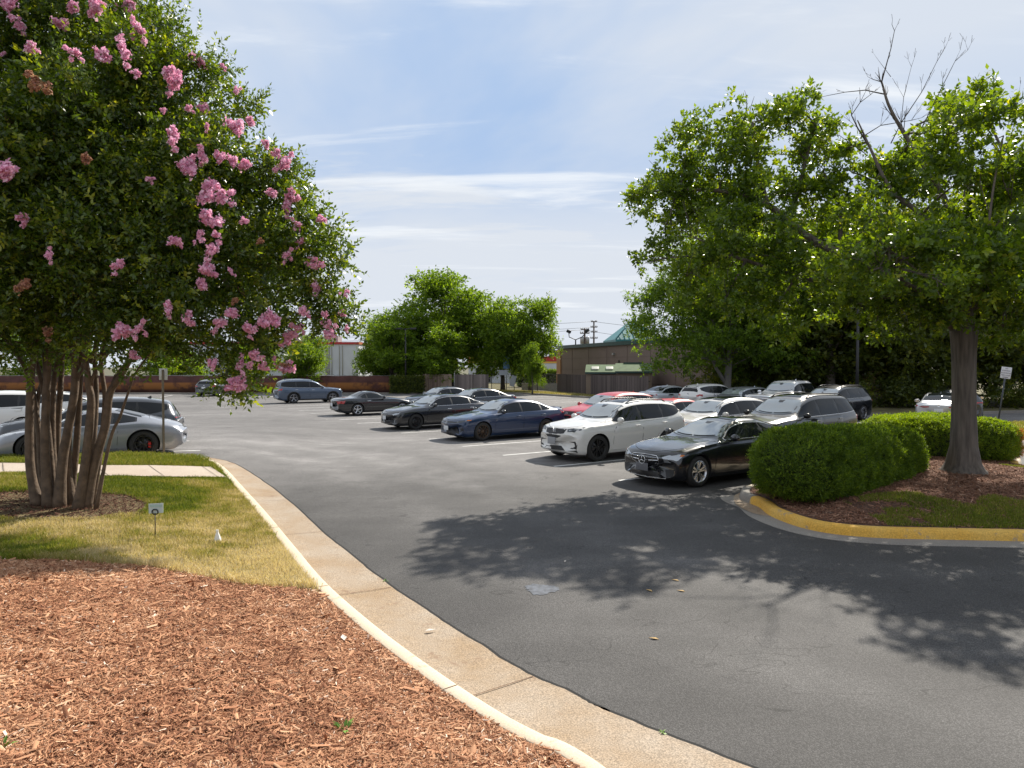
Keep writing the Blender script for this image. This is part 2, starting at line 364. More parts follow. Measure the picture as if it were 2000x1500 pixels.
_wr = np.exp(-((_d-2.7)/.5)**2)*.9+np.exp(-((_d-4.6)/.6)**2)+.45*np.exp(-((_d-6.6)/.5)**2)+.35*np.exp(-((_d-8.4)/.6)**2)      # wheel paths worn pale along the bend
_at = _pl.attributes.new('wear', 'FLOAT', 'POINT'); _at.data.foreach_set('value', _wr.astype(np.float32))
sweep('curb', KL, KN, [(0, -.1), (0, .150), (.006, .156), (.118, .156), (.134, .151), (.142, .138), (.165, .018)], zl, CURB)
jt = (np.random.default_rng(3).random(len(KL))-.5)*.05; gw = np.full(len(KL), .60)
gpx = [(2600, 1800), (2000, 1680), (1600, 1552), (1460, 1500), (1380, 1468), (1260, 1422), (1180, 1390), (1100, 1348), (1000, 1300), (948, 1268), (828, 1190), (750, 1136), (690, 1088), (640, 1048), (600, 1014), (580, 994), (540, 958), (500, 930), (462, 907), (436, 899), (405, 893)]
GL_ = np.array([tuple(G(a, b, zl)[:2]) for a, b in gpx]); gw = []
for p_, n_ in zip(KL, KN):
    best = None
    for i in range(len(GL_)-1):
        a, b = GL_[i], GL_[i+1]; e = b-a; den = n_[0]*e[1]-n_[1]*e[0]
        if abs(den) < 1e-9: continue
        t = ((a[0]-p_[0])*e[1]-(a[1]-p_[1])*e[0])/den; u = ((a[0]-p_[0])*n_[1]-(a[1]-p_[1])*n_[0])/den
        if 0 <= u <= 1 and .3 < t < 1.6: best = t if best is None else min(best, t)
    gw.append(np.nan if best is None else best)
gw = np.array(gw); ok_ = ~np.isnan(gw); gw = np.interp(np.arange(len(gw)), np.where(ok_)[0], gw[ok_]); gw = np.convolve(np.pad(gw, 2, 'edge'), np.ones(5)/5, 'valid')
print('gutter widths', gw[::12].round(2)); jt2 = np.convolve(jt, np.ones(3)/3, 'same')*1.0+gw-.70
sweep('gutter', KL, KN, [(.18, .028), (.30, .018), (.64, .008), (.70, .007), (.705, -.04)], zl, GUTTER, jit=jt2)
sweep('gutter_crack', KL, KN, [(.60, .0045), (.735, .0045)], zl, SEAM, jit=jt2)
# joints
mb = MB(); mb2 = MB(); acc = 0; nxt = 1.2
for i in range(8, len(KL)-1):
    acc += np.linalg.norm(KL[i]-KL[i-1])
    if acc > nxt:
        nxt += 3.05; p = KL[i]; n_ = KN[i]; t_ = np.array([-n_[1], n_[0]])
        for (a, b_, za, zb_) in ((.19, gw[i]-.02, .031, .012), (.0, .13, .1585, .1585)):
            q = [p+n_*a-t_*.005, p+n_*a+t_*.005, p+n_*b_+t_*.005, p+n_*b_-t_*.005]; z0_ = zl(*p)
            mb.add([(q[0][0], q[0][1], z0_+za), (q[1][0], q[1][1], z0_+za), (q[2][0], q[2][1], z0_+zb_), (q[3][0], q[3][1], z0_+zb_)], [(0, 1, 2, 3)])
tagp(mb.build('curb_joints', mat('joint_line', (.13, .07, .04), .9)), kind='structure')

# left land
def dcurb(x, y): return pdist(np.atleast_1d(np.asarray(x, float)), np.atleast_1d(np.asarray(y, float)), KL)
def zland_a(x, y):
    x = np.atleast_1d(np.asarray(x, float)); y = np.atleast_1d(np.asarray(y, float)); d = dcurb(x, y)
    near = sstep((9.5-y)/4); z = zlot(x, y)+.14+near*.15*np.minimum(d, 5.0)*sstep(d/.6)+(1-near)*.035*np.minimum(d, 4)*sstep((15-y)/2)
    return z+.035*(fbm(x, y, 1.6, 5)-.5)*sstep(d/.5)
def zland(x, y): return float(zland_a(x, y)[0])
bpx = [(-400, 1120), (0, 1098), (150, 1100), (300, 1112), (400, 1132), (480, 1146), (560, 1152), (608, 1162)]
BL = [tuple(G(a, b, zland)[:2]) for a, b in bpx]
ki = int(np.argmin(np.hypot(KL[:, 0]-BL[-1][0], KL[:, 1]-BL[-1][1]))); BL[-1] = tuple(KL[ki])
lawnp = BL+[tuple(p) for p in KL[ki+1:]]+[(-26, BL[0][1]+.8)]
mulchp = [tuple(p) for p in KL[:ki+1]]+BL[-2::-1]+[(-14, BL[0][1]), (-14, -8), (13, -8)]
LAWN = mat('lawn_soil', (.13, .10, .045), .95, n_amt=.45, n_scale=1.3, bump=.6, b_scale=30)
MBED = mat('mulch_soil', (.16, .062, .032), .95, n_amt=.5, n_scale=14, bump=1, b_scale=45)
sheet('lawn', lawnp, zland, .3, LAWN)
sheet('mulch_bed', mulchp, zland, .3, MBED)
# sidewalk
sw_far = [G(a, b, lambda x, y: zland(x, y)) for a, b in ((-500, 902), (0, 906), (200, 911), (412, 914))]
sw_near = [G(a, b, lambda x, y: zland(x, y)) for a, b in ((-500, 922), (0, 927), (200, 931), (442, 934))]
def ends_to_curb(p, q):
    d = KL-np.array(p[:2]); return p
def lerp_line(P, n=60):
    P = [np.array(p[:2]) for p in P]; seg = [np.linalg.norm(P[i+1]-P[i]) for i in range(len(P)-1)]; tot = sum(seg); out = []
    for k in range(n):
        s = tot*k/(n-1); i = 0
        while i < len(seg)-1 and s > seg[i]: s -= seg[i]; i += 1
        out.append(P[i]+(P[i+1]-P[i])*min(1, s/seg[i]))
    return np.array(out)
A_ = lerp_line(sw_far); B_ = lerp_line(sw_near); V = []
for a, b in zip(A_, B_):
    for t in (0, .5, 1): q = a*(1-t)+b*t; V.append((q[0], q[1], zland(*q)+.03))
idx = np.arange(180).reshape(60, 3); F = np.stack([idx[:-1, :-1], idx[1:, :-1], idx[1:, 1:], idx[:-1, 1:]], -1).reshape(-1, 4)
tagp(link('sidewalk', npmesh('sidewalk', V, F, True), WALK), kind='structure')
SWP = np.vstack([A_, B_[::-1]])
mb = MB()
for i in range(4, 60, 6):
    a, b = A_[i], B_[i]; t = (b-a)/np.linalg.norm(b-a); s = np.array([-t[1], t[0]])*.008
    mb.add([(*(a-s), zland(*a)+.034), (*(a+s), zland(*a)+.034), (*(b+s), zland(*b)+.034), (*(b-s), zland(*b)+.034)], [(0, 1, 2, 3)])
tagp(mb.build('sidewalk_joints', mat('walk_joint', (.2, .16, .12), .9)), kind='structure')

# island on the right
IS = [(4.95, 14.25), (4.72, 13.6), tuple(G(1502, 976, .15)[:2]), tuple(G(1530, 994, .15)[:2]), tuple(G(1600, 1016, .15)[:2]), tuple(G(1700, 1027, .15)[:2]), tuple(G(1860, 1031, .15)[:2]), tuple(G(2010, 1034, .15)[:2]),
      (9.5, 10.35), (12.5, 10.9), (15.5, 12.5), (16.4, 14.2), (15.2, 16.2), (13.2, 17.0), (12.9, 17.8), (13.9, 19.2), (13.9, 20.6), (12.5, 21.4), (10.4, 20.9), (9.0, 19.0), (7.4, 16.9), (5.8, 15.1)]
ISL = np.array([p[:2] for p in cat(IS+[IS[0]], 8)])
ISN = -normals(ISL); cc = ISL.mean(0)
if ((ISL-cc)*ISN).sum() < 0: ISN = -ISN
def zisl(x, y):
    d = pdist(np.atleast_1d(float(x)), np.atleast_1d(float(y)), ISL)[0]
    return .14+.13*float(sstep(d/2.2))+.02*float(vnoise(x, y, .7, 9))
sheet('island_bed', [tuple(p) for p in ISL[:-1]], zisl, .3, mat('island_mulch', (.10, .05, .032), .95, n_amt=.4, n_scale=10, bump=.8, b_scale=50))
def part_sweep(i0, i1, *a, **k): return sweep(a[0], ISL[i0:i1], ISN[i0:i1], *a[1:], **k)
CPROF = [(0, -.1), (0, .145), (.02, .156), (.13, .152), (.16, .135), (.185, .08), (.20, .012)]
part_sweep(12, 116, 'yellow_curb', CPROF, zl, YELLOW)
part_sweep(115, len(ISL), 'island_curb', CPROF, zl, CURB)
part_sweep(0, 13, 'island_curb_end', CPROF, zl, GREYC)
part_sweep(4, 92, 'island_gutter', [(.195, .012), (.50, .007), (.56, .006), (.562, -.04)], zl, GREYC)
# concrete apron at the tip of the island
ap = [tuple(G(a, b, 0)[:2]) for a, b in ((1448, 962), (1434, 970), (1436, 984), (1450, 994), (1480, 1006), (1520, 1008), (1515, 985), (1495, 962), (1470, 955))]
sheet('concrete_apron', [tuple(p[:2]) for p in cat(ap+[ap[0]], 4)][:-1], .014, .3, GUTTER)
mb = MB()
for a, b in (((1608, 1017), (1604, 1036)), ((1868, 1032), (1874, 1052))):
    p = G(*a, .155); q = G(*b, .02)
    mb.tube([p+Vector((0, 0, .004)), p*.45+q*.55+Vector((.012, -.012, .055)), q+Vector((0, -.02, .02))], .006, 5)
tagp(mb.build('curb_cracks', SEAM), kind='structure')

# parking bay lines
WHITE = mat('line_paint', (.62, .62, .6), .7, n_amt=.25, n_scale=6)
DV = Vector((.841, .541, 0)); RV = Vector((-.520, .857, 0))
S0 = G(1082, 911, 0)
def S(k): return S0+RV*(2.64*k)
def bay(p, d, length, name='bay_line', w_=.10, z=.004):
    n_ = Vector((-d.y, d.x, 0))*w_/2; mb = MB(); m = 8
    V = []
    for i in range(m+1):
        q = p+d*(length*i/m)
        for s_ in (-1, 1): r = q+n_*s_; V.append((r.x, r.y, float(zlot(r.x, r.y))+z))
    mb.add(V, [(2*i, 2*i+2, 2*i+3, 2*i+1) for i in range(m)]); return mb
def mark(p, d, length, what):
    o = bay(p, d, length).build('bay_line', WHITE)
    return tagp(o, kind='structure')
for k in range(-1, 14):
    mark(S(k), DV, 10.6, '')
T0 = Vector((4.0, 60.5, 0))-DV*5.4
for k in range(-9, 3): mark(T0+RV*(2.64*k), DV, 5.2, '')
for i, px in enumerate((175, 316, 377, 438, 493, 520)):
    p = G(px+(3 if px > 400 else -3), 776, 0); mark(p, Vector((-.25 if px < 400 else -.12, 1, 0)).normalized(), 4.5, '')
for k in range(0, 6): mark(Vector((-9.0, 19.9, 0))+RV*(2.7*k), -DV, 5.0, '')
# kerbs of the far sides
def line_curb(P, name, m=GREYC, w_=.16, h=.15):
    P = np.array(cat(P, 5))[:, :2] if len(P) > 2 else np.array([np.array(P[0])*(1-t)+np.array(P[1])*t for t in np.linspace(0, 1, 12)])
    N_ = normals(P); return sweep(name, P, N_, [(-w_/2, -.3), (-w_/2, h), (w_/2, h), (w_/2, -.3)], lambda x, y: 0, m)
line_curb([(-62, 64.5), (-9.5, 65.5)], 'far_curb')
line_curb([(-9.5, 65.5), (-3.0, 67.5), (0.0, 66.0), (4.2, 60.5), (14.5, 43.5), (19.5, 36.8), (21.5, 36.5), (30, 39.5), (44, 44)], 'east_curb')
# verge outside the lot
VG = mat('verge', (.11, .095, .035), .95, n_amt=.5, n_scale=.8, bump=.7, b_scale=12)
sheet('verge', [(-62, 64.6), (-9.5, 65.6), (-3, 67.6), (0, 66.1), (4.2, 60.6), (14.5, 43.6), (19.5, 36.9), (21.5, 36.6), (30, 39.6), (44, 44.1), (80, 55), (80, 110), (-62, 110)], .10, 3.0, VG)
rv = [(17.6, 26.2), (18.4, 25.2), (20, 24.6), (30, 25.5), (30, 31), (22, 30.6), (18.3, 28.5)]
RVL = [tuple(p[:2]) for p in cat(rv+[rv[0]], 5)][:-1]
sheet('right_verge', RVL, .14, .8, VG)
Pn = np.array(RVL+[RVL[0]]); Nn = -normals(Pn); Nn = Nn if ((Pn-Pn.mean(0))*Nn).sum() > 0 else -Nn
sweep('right_verge_curb', Pn, Nn, CPROF, lambda x, y: 0, YELLOW)
# patch on the asphalt
pc = G(1058, 1151, 0); mb = MB(); V = []; n = 40
for ring, zz_ in ((1, .004), (.55, .005)):
    for k in range(n):
        a = 2*math.pi*k/n; rr = ring*(.20+.03*math.sin(3*a+1)+.06*random.random()); V.append((pc.x+rr*math.cos(a)*.85, pc.y+rr*math.sin(a)*.85, zz_))
V.append((pc.x, pc.y, .005))
mb.add(V, [(k, (k+1) % n, n+(k+1) % n, n+k) for k in range(n)]+[(n+k, n+(k+1) % n, 2*n) for k in range(n)])
tagp(mb.build('pavement_stain', mat('stain', (.075, .085, .105), .75, n_amt=.45, n_scale=16)), kind='structure')
# ------------------------------------------------------------------ cars
def pchip(K, x):
    K = np.array(K, float); X, Y = K[:, 0], K[:, 1]; h = np.diff(X); dl = np.diff(Y)/h; m = np.zeros(len(X)); m[0] = dl[0]; m[-1] = dl[-1]
    for i in range(1, len(X)-1):
        if dl[i-1]*dl[i] > 0:
            w1 = 2*h[i]+h[i-1]; w2 = h[i]+2*h[i-1]; m[i] = (w1+w2)/(w1/dl[i-1]+w2/dl[i])
    x = np.clip(np.asarray(x, float), X[0], X[-1]); i = np.clip(np.searchsorted(X, x)-1, 0, len(h)-1); t = (x-X[i])/h[i]
    return (2*t**3-3*t**2+1)*Y[i]+(t**3-2*t**2+t)*h[i]*m[i]+(-2*t**3+3*t**2)*Y[i+1]+(t**3-t**2)*h[i]*m[i+1]
KINDS = {
 'sedan': dict(L=4.9, H=1.44, W=1.84, fa=.98, ra=3.80, R=.335, c0=1.50, c1=2.22, r0=3.15, r1=4.22, wr=.585, dlo=(1.66, 4.12), sp=(2.72, 3.62), rw='T',
   zt=[(0, .66), (.1, .75), (.5, .85), (1.0, .93), (1.42, .975), (1.6, 1.04), (2.2, 1.36), (2.65, 1.435), (3.1, 1.43), (3.6, 1.35), (4.15, 1.14), (4.3, 1.10), (4.75, 1.07), (4.9, 1.0)],
   zb=[(0, .60), (.1, .70), (.5, .80), (1.0, .875), (1.5, .915), (2.5, .94), (3.8, .975), (4.3, 1.0), (4.75, .99), (4.9, .93)]),
 'coupe': dict(L=4.83, H=1.43, W=1.86, fa=.84, ra=3.71, R=.345, c0=1.52, c1=2.32, r0=3.2, r1=4.25, wr=.56, dlo=(1.78, 4.02), sp=(3.22,), rw='T',
   zt=[(0, .68), (.08, .77), (.5, .875), (1.1, .955), (1.5, .99), (1.7, 1.06), (2.35, 1.345), (2.8, 1.42), (3.2, 1.41), (3.7, 1.31), (4.22, 1.10), (4.45, 1.055), (4.7, 1.0), (4.83, .93)],
   zb=[(0, .60), (.08, .70), (.5, .82), (1.1, .90), (1.6, .935), (2.5, .95), (3.3, .96), (3.9, 1.0), (4.4, .98), (4.7, .93), (4.83, .88)]),
 'roadster': dict(L=4.53, H=1.30, W=1.83, fa=.84, ra=3.40, R=.33, c0=1.58, c1=2.15, r0=2.75, r1=3.45, wr=.53, dlo=(1.8, 3.2), sp=(2.86,), rw='T',
   zt=[(0, .60), (.1, .70), (.6, .83), (1.3, .92), (1.6, .945), (1.75, 1.0), (2.2, 1.24), (2.55, 1.295), (2.8, 1.28), (3.15, 1.15), (3.45, 1.0), (3.7, .965), (4.3, .92), (4.53, .84)],
   zb=[(0, .54), (.1, .64), (.6, .77), (1.3, .86), (1.8, .885), (3.2, .91), (3.8, .92), (4.3, .88), (4.53, .80)]),
 'sports': dict(L=4.52, H=1.30, W=1.87, fa=1.0, ra=3.45, R=.35, c0=1.25, c1=1.95, r0=2.7, r1=3.55, wr=.52, dlo=(1.45, 3.3), sp=(2.72,), rw='T',
   zt=[(0, .50), (.15, .64), (.6, .76), (1.2, .85), (1.4, .92), (1.95, 1.21), (2.35, 1.30), (2.7, 1.28), (3.2, 1.17), (3.7, 1.02), (4.1, .90), (4.4, .80), (4.52, .70)],
   zb=[(0, .46), (.15, .60), (.8, .80), (1.3, .84), (2.4, .86), (3.0, .90), (3.45, .93), (3.9, .87), (4.3, .78), (4.52, .66)]),
 'suv': dict(L=4.74, H=1.66, W=1.90, fa=.92, ra=3.67, R=.37, c0=1.36, c1=2.05, r0=4.05, r1=4.55, wr=.64, dlo=(1.52, 4.35), sp=(2.60, 3.52), rw='B',
   zt=[(0, .80), (.1, .93), (.5, 1.02), (1.0, 1.08), (1.3, 1.11), (1.5, 1.19), (2.05, 1.52), (2.5, 1.63), (3.0, 1.66), (3.6, 1.64), (4.1, 1.57), (4.35, 1.50), (4.52, 1.30), (4.64, 1.14), (4.74, .98)],
   zb=[(0, .72), (.1, .86), (.5, .96), (1.0, 1.01), (1.5, 1.035), (2.5, 1.06), (3.6, 1.10), (4.3, 1.15), (4.64, 1.08), (4.74, .92)]),
 'bigsuv': dict(L=4.95, H=1.76, W=1.94, fa=.95, ra=3.80, R=.375, c0=1.42, c1=2.08, r0=4.4, r1=4.8, wr=.68, dlo=(1.58, 4.66), sp=(2.62, 3.60), rw='B',
   zt=[(0, .86), (.1, .99), (.5, 1.07), (1.1, 1.13), (1.38, 1.15), (1.55, 1.23), (2.1, 1.60), (2.5, 1.72), (3.0, 1.76), (4.0, 1.74), (4.45, 1.68), (4.62, 1.58), (4.78, 1.3), (4.88, 1.12), (4.95, 1.0)],
   zb=[(0, .78), (.1, .92), (.5, 1.01), (1.1, 1.06), (1.6, 1.08), (2.5, 1.10), (3.8, 1.13), (4.6, 1.17), (4.88, 1.06), (4.95, .94)]),
 'pickup': dict(L=5.8, H=1.93, W=2.03, fa=1.0, ra=4.7, R=.41, c0=1.55, c1=2.15, r0=3.75, r1=3.98, wr=.70, dlo=(1.72, 3.80), sp=(2.62, 3.9), rw='B2',
   zt=[(0, 1.12), (.08, 1.24), (.5, 1.27), (1.2, 1.30), (1.5, 1.33), (1.65, 1.40), (2.15, 1.80), (2.5, 1.91), (3.0, 1.93), (3.6, 1.92), (3.8, 1.86), (3.96, 1.40), (4.05, 1.30), (5.7, 1.30), (5.8, 1.25)],
   zb=[(0, 1.05), (.08, 1.17), (.5, 1.20), (1.2, 1.23), (1.7, 1.25), (3.0, 1.26), (4.0, 1.27), (5.7, 1.28), (5.8, 1.2)]),
}
WHEELS = {}
def wheel_meshes(R_, style):
    key = (round(R_, 3), style)
    if key in WHEELS: return WHEELS[key]
    wd = .235; rr = R_*.70
    t = MB(); t.lathe([(rr-.01, -wd/2+.02), (rr+.02, -wd/2), (R_-.05, -wd/2), (R_-.012, -wd/2+.025), (R_, -wd/2+.06), (R_, wd/2-.06), (R_-.012, wd/2-.025), (R_-.05, wd/2), (rr+.02, wd/2), (rr-.012, wd/2-.02), (rr-.03, wd/2-.05), (rr-.03, -wd/2+.05)], 40, 'Y', closed=True)
    h = MB(); h.lathe([(.001, wd/2-.12), (.17, wd/2-.12), (.17, wd/2-.10), (.001, wd/2-.10)], 28, 'Y'); h.lathe([(rr-.035, -.06), (rr-.04, .0), (rr-.035, .05), (.18, -.07), (.001, -.07)], 28, 'Y')
    if style == 'redcal': pass
    r = MB(); r.lathe([(rr-.035, wd/2-.06), (rr-.028, wd/2-.022), (rr-.012, wd/2-.006), (rr+.002, wd/2-.012), (rr-.02, wd/2-.07)], 40, 'Y')
    r.lathe([(.001, wd/2-.035), (.03, wd/2-.032), (.055, wd/2-.045), (.065, wd/2-.07)], 20, 'Y')
    sp = {'five': (5, .10), 'mb': (5, .07), 'multi': (10, .035), 'redcal': (10, .032), 'six': (6, .075), 'seven': (7, .055), 'dbl': (5, .05)}.get(style, (5, .09))
    n, wsp = sp
    for k in range(n):
        for off in ((-.16, .16) if style in ('dbl', 'mb') else (0,)):
            a = 2*math.pi*k/n+off*.75+.3; a2 = 2*math.pi*k/n+off*1.35+.3
            p0 = Vector((math.cos(a)*.035, wd/2-.05, math.sin(a)*.035)); p1 = Vector((math.cos(a2)*(rr-.02), wd/2-.02, math.sin(a2)*(rr-.02)))
            d = (p1-p0); pr = Vector((-d.z, 0, d.x)).normalized(); up = Vector((0, 1, 0)); w0 = wsp*.32; w1 = wsp*.55; V = []
            for q, ww in ((p0, w0), (p0.lerp(p1, .55)+up*.004, w0*1.05), (p1, w1)):
                V += [q-pr*ww-up*.03, q-pr*ww*.7+up*.004, q+pr*ww*.7+up*.004, q+pr*ww-up*.03]
            F = []
            for s_ in (0, 4): F += [(s_+j, s_+j+1, s_+j+5, s_+j+4) for j in range(3)]
            r.add(V, F)
    t2 = t.mesh('tyre'); h2 = h.mesh('brake_disc'); r2 = r.mesh('rim'); sharp(t2, 50); sharp(r2, 35)
    WHEELS[key] = (t2, h2, r2); return WHEELS[key]
RIMM = {}
def rim_mat(c):
    if c not in RIMM: RIMM[c] = {'silver': mat('rim_silver', (.55, .56, .58), .25, .9), 'black': mat('rim_black', (.018, .017, .017), .3, .3), 'bronze': mat('rim_bronze', (.09, .06, .04), .3, .7), 'grey': mat('rim_grey', (.28, .28, .30), .25, .9)}[c]
    return RIMM[c]
def mir(poly): return [(-a, b) for a, b in poly]
def fixn(me):
    b_ = bmesh.new(); b_.from_mesh(me); bmesh.ops.recalc_face_normals(b_, faces=b_.faces); b_.to_mesh(me); b_.free()
def make_car(name, label, catg, group, kind, body_mat, pos, ang, L=None, H=None, W=None, wheel='five', rim='silver', front=None, rear='generic', roof=None,
             rails=None, trim=None, cladding=None, sunroof=False, plate_f=None, plate_r=None, handle_mat=None, caliper=False, mirror_mat=None, shade=None, spoiler=False, z=None, wheelR=None, over={}):
    K = dict(KINDS[kind]); L = L or K['L']; H = H or K['H']; W = W or K['W']; sl = L/K['L']; sh = H/K['H']; hw = W/2; wr = K['wr']*W/K['W']
    K.update({k_: v_ for k_, v_ in over.items()})
    zt = lambda d: pchip(K['zt'], np.asarray(d)/sl)*sh
    zb = lambda d: np.minimum(pchip(K['zb'], np.asarray(d)/sl)*sh, zt(d)-.012)
    Wk = [(0, .90), (.12, .945), (.5, .975), (1.1, 1), (L-1.2, 1), (L-.5, .975), (L-.12, .93), (L, .89)]
    wm = lambda d: pchip(Wk, d)*hw
    clr = .20 if kind in ('suv', 'bigsuv') else (.27 if kind == 'pickup' else .16)
    z0 = lambda d: pchip([(0, clr+.06), (.25, clr), (L-.4, clr), (L, clr+.14)], d)
    fa, ra = K['fa']*sl, K['ra']*sl; Rw = wheelR or K['R']; c0, c1, r0, r1 = (K[k]*sl for k in ('c0', 'c1', 'r0', 'r1'))
    ds = np.unique(np.concatenate([np.linspace(0, .25, 8), np.linspace(.25, L-.25, 66), np.linspace(L-.25, L, 8)]))
    n = len(ds); ZT, ZB, WM, Z0 = zt(ds), zb(ds), wm(ds), z0(ds)
    def edge(d):   # roof-edge half width and height
        d = np.asarray(d, float); a, b = zt(d), zb(d); h = a-b; t = sstep(h/(.42*sh)); wmm = wm(d)
        we = (wmm-.17)*(1-t)+(wmm-hw+wr)*t; return we, b+h*(.55+.27*t+.0*h), t
    WE, ZE, TT = edge(ds)
    flare = .012
    def half(i):
        W_, a, b, c = WM[i], Z0[i], ZB[i], ZT[i]; d = ds[i]; H_ = b-a
        fl = flare*max(math.exp(-((d-fa)/.42)**2), math.exp(-((d-ra)/.42)**2))*(2.2 if kind == 'sports' else 1)
        P = [(0, a), (W_-.22, a), (W_-.09, a+.012), (W_-.045, a+.06), (W_-.028, a+.15*H_+.03), (W_-.018+fl, a+.38*H_), (W_-.004+fl, a+.62*H_), (W_-.008+fl, a+.80*H_), (W_-.022+fl*.6, a+.94*H_), (W_-.052, b)]
        we, ze, t = WE[i], ZE[i], TT[i]; h = c-b
        P += [((W_-.052)*.5+we*.5-.010*(1-t)+.004*t, b+(ze-b)*.52), (we, ze), (we-.055*t-.04, ze+(c-ze)*(.62*t+.4*(1-t))), (we*.52, c-(.012+.01*t)*(h > .05)), (0, c)]
        return P
    ns = len(half(0)); ring = []
    for i in range(n):
        P = half(i); ring.append(P+[(-y, z_) for y, z_ in P[-2:0:-1]])
    m = len(ring[0]); V = []
    def bendx(d, y):
        x = L/2-d; r = abs(y)/hw
        kf = max(0, 1-d/1.0)**1.1; kr = max(0, 1-(L-d)/.8)**1.2
        return x-(.27 if kind != 'pickup' else .12)*r**2.6*kf+(.17 if kind != 'pickup' else .04)*r**2.4*kr
    def addring(d, P, ex=0, sc=1.0, zc_=None):
        for y, z_ in P:
            x = bendx(d, y)+ex; V.append((x, y*(1-(1-sc)*.75), zc_+(z_-zc_)*sc if zc_ is not None else z_))
    caps = [(.030, .972), (.052, .93), (.063, .84), (.068, .5), (.07, .08)]
    zc1 = (Z0[0]+ZT[0])/2; zc2 = (Z0[-1]+ZT[-1])/2
    for ex, sc in reversed(caps): addring(0, ring[0], ex-.07, sc, zc1)
    for i in range(n): addring(ds[i], ring[i], -.07*max(0, 1-ds[i]/.3)+.07*max(0, 1-(L-ds[i])/.3))
    for ex, sc in caps: addring(L, ring[-1], -ex+.07, sc, zc2)
    nr = n+2*len(caps); F = [(a*m+k, a*m+(k+1) % m, (a+1)*m+(k+1) % m, (a+1)*m+k) for a in range(nr-1) for k in range(m)]
    F.append(tuple(range(m))[::-1]); F.append(tuple((nr-1)*m+k for k in range(m)))
    F = [f[::-1] for f in F]
    bv = BVHTree.FromPolygons([Vector(v) for v in V], F)
    me = bpy.data.meshes.new('body'); me.from_pydata(V, [], F); me.polygons.foreach_set('use_smooth', [True]*len(F)); me.update()
    # wheel arches cut out
    cm = MB(); ar = Rw*1.115
    for d_ in (fa, ra):
        for s_ in (-1, 1):
            x = L/2-d_; nn = 36; VV = []
            for yy in (s_*(hw-.34), s_*(hw+.3)):
                for k in range(nn): a = 2*math.pi*k/nn; VV.append((x+math.cos(a)*ar, yy, Rw+math.sin(a)*ar))
            FF = [(k, (k+1) % nn, nn+(k+1) % nn, nn+k) for k in range(nn)]+[tuple(range(nn-1, -1, -1)), tuple(nn+k for k in range(nn))]
            if s_ > 0: FF = [f[::-1] for f in FF]
            cm.add(VV, [f[::-1] for f in FF])
    cme = cm.mesh('cut'); fixn(cme); fixn(me); cme.materials.append(PLASTIC); co = bpy.data.objects.new('cut', cme); C.objects.link(co)
    me.materials.append(body_mat); me.materials.append(PLASTIC)
    cme.materials.clear(); cme.materials.append(body_mat); cme.materials.append(PLASTIC); cme.polygons.foreach_set('material_index', [1]*len(cme.polygons))
    bo = bpy.data.objects.new('body', me); C.objects.link(bo)
    md = bo.modifiers.new('b', 'BOOLEAN'); md.operation = 'DIFFERENCE'; md.object = co; md.solver = 'EXACT'
    dg = bpy.context.evaluated_depsgraph_get(); dg.update()
    nm = bpy.data.meshes.new_from_object(bo.evaluated_get(dg)); nm.name = 'body'
    bo.modifiers.clear(); bo.data = nm; bpy.data.objects.remove(co)
    sharp(nm, 38)
    zz = float(zlot(*pos[:2])) if z is None else z
    root = empty(name, (pos[0], pos[1], zz), ang, label, catg, group); bo.parent = root
    # --- projected pieces
    def cast(axis, u, v):
        if axis in 'LR':
            s_ = 1 if axis == 'L' else -1; return bv.ray_cast(Vector((u, 3*s_, v)), Vector((0, -s_, 0)))
        if axis == 'F': return bv.ray_cast(Vector((5, u, v)), Vector((-1, 0, 0)))
        if axis == 'B': return bv.ray_cast(Vector((-5, u, v)), Vector((1, 0, 0)))
        return bv.ray_cast(Vector((u, v, 4)), Vector((0, 0, -1)))
    def decal(nm_, poly, axis, off, m_, step=.07, parent=None):
        try: P, T = pfill(poly, step)
        except Exception as e: return None
        VV = []; ok = []
        for u, v in P:
            h = cast(axis, u, v)
            if h[0] is None: VV.append((0, 0, 0)); ok.append(False)
            else:
                nn_ = h[1]
                VV.append(tuple(h[0]+nn_*off)); ok.append(True)
        FF = [tuple(int(i) for i in t) for t in T if all(ok[i] for i in t)]
        if not FF: return None
        # a rim that goes back into the body gives the piece its thickness
        ec = {}
        for t in FF:
            for i in range(3):
                e = (t[i], t[(i+1) % 3]); ec[e] = 1
        V2 = [Vector(v) for v in VV]; base = len(V2); vmap = {}; cen = [h_ for h_ in V2]
        for (a, b) in list(ec):
            if (b, a) not in ec:
                for q in (a, b):
                    if q not in vmap:
                        hq = cast(axis, *P[q]); vmap[q] = len(V2); V2.append(hq[0]-hq[1]*.006)
                FF.append((b, a, vmap[a], vmap[b]))
        mm = bpy.data.meshes.new(nm_); mm.from_pydata(V2, [], FF); mm.polygons.foreach_set('use_smooth', [True]*len(FF)); sharp(mm, 45)
        return link(nm_, mm, m_, parent or root)
    def on(axis, u, v, off=0):
        h = cast(axis, u, v); return (h[0]+h[1]*off, h[1]) if h[0] is not None else (None, None)
    X = lambda d: L/2-d
    # side windows
    da, db = K['dlo'][0]*sl, K['dlo'][1]*sl
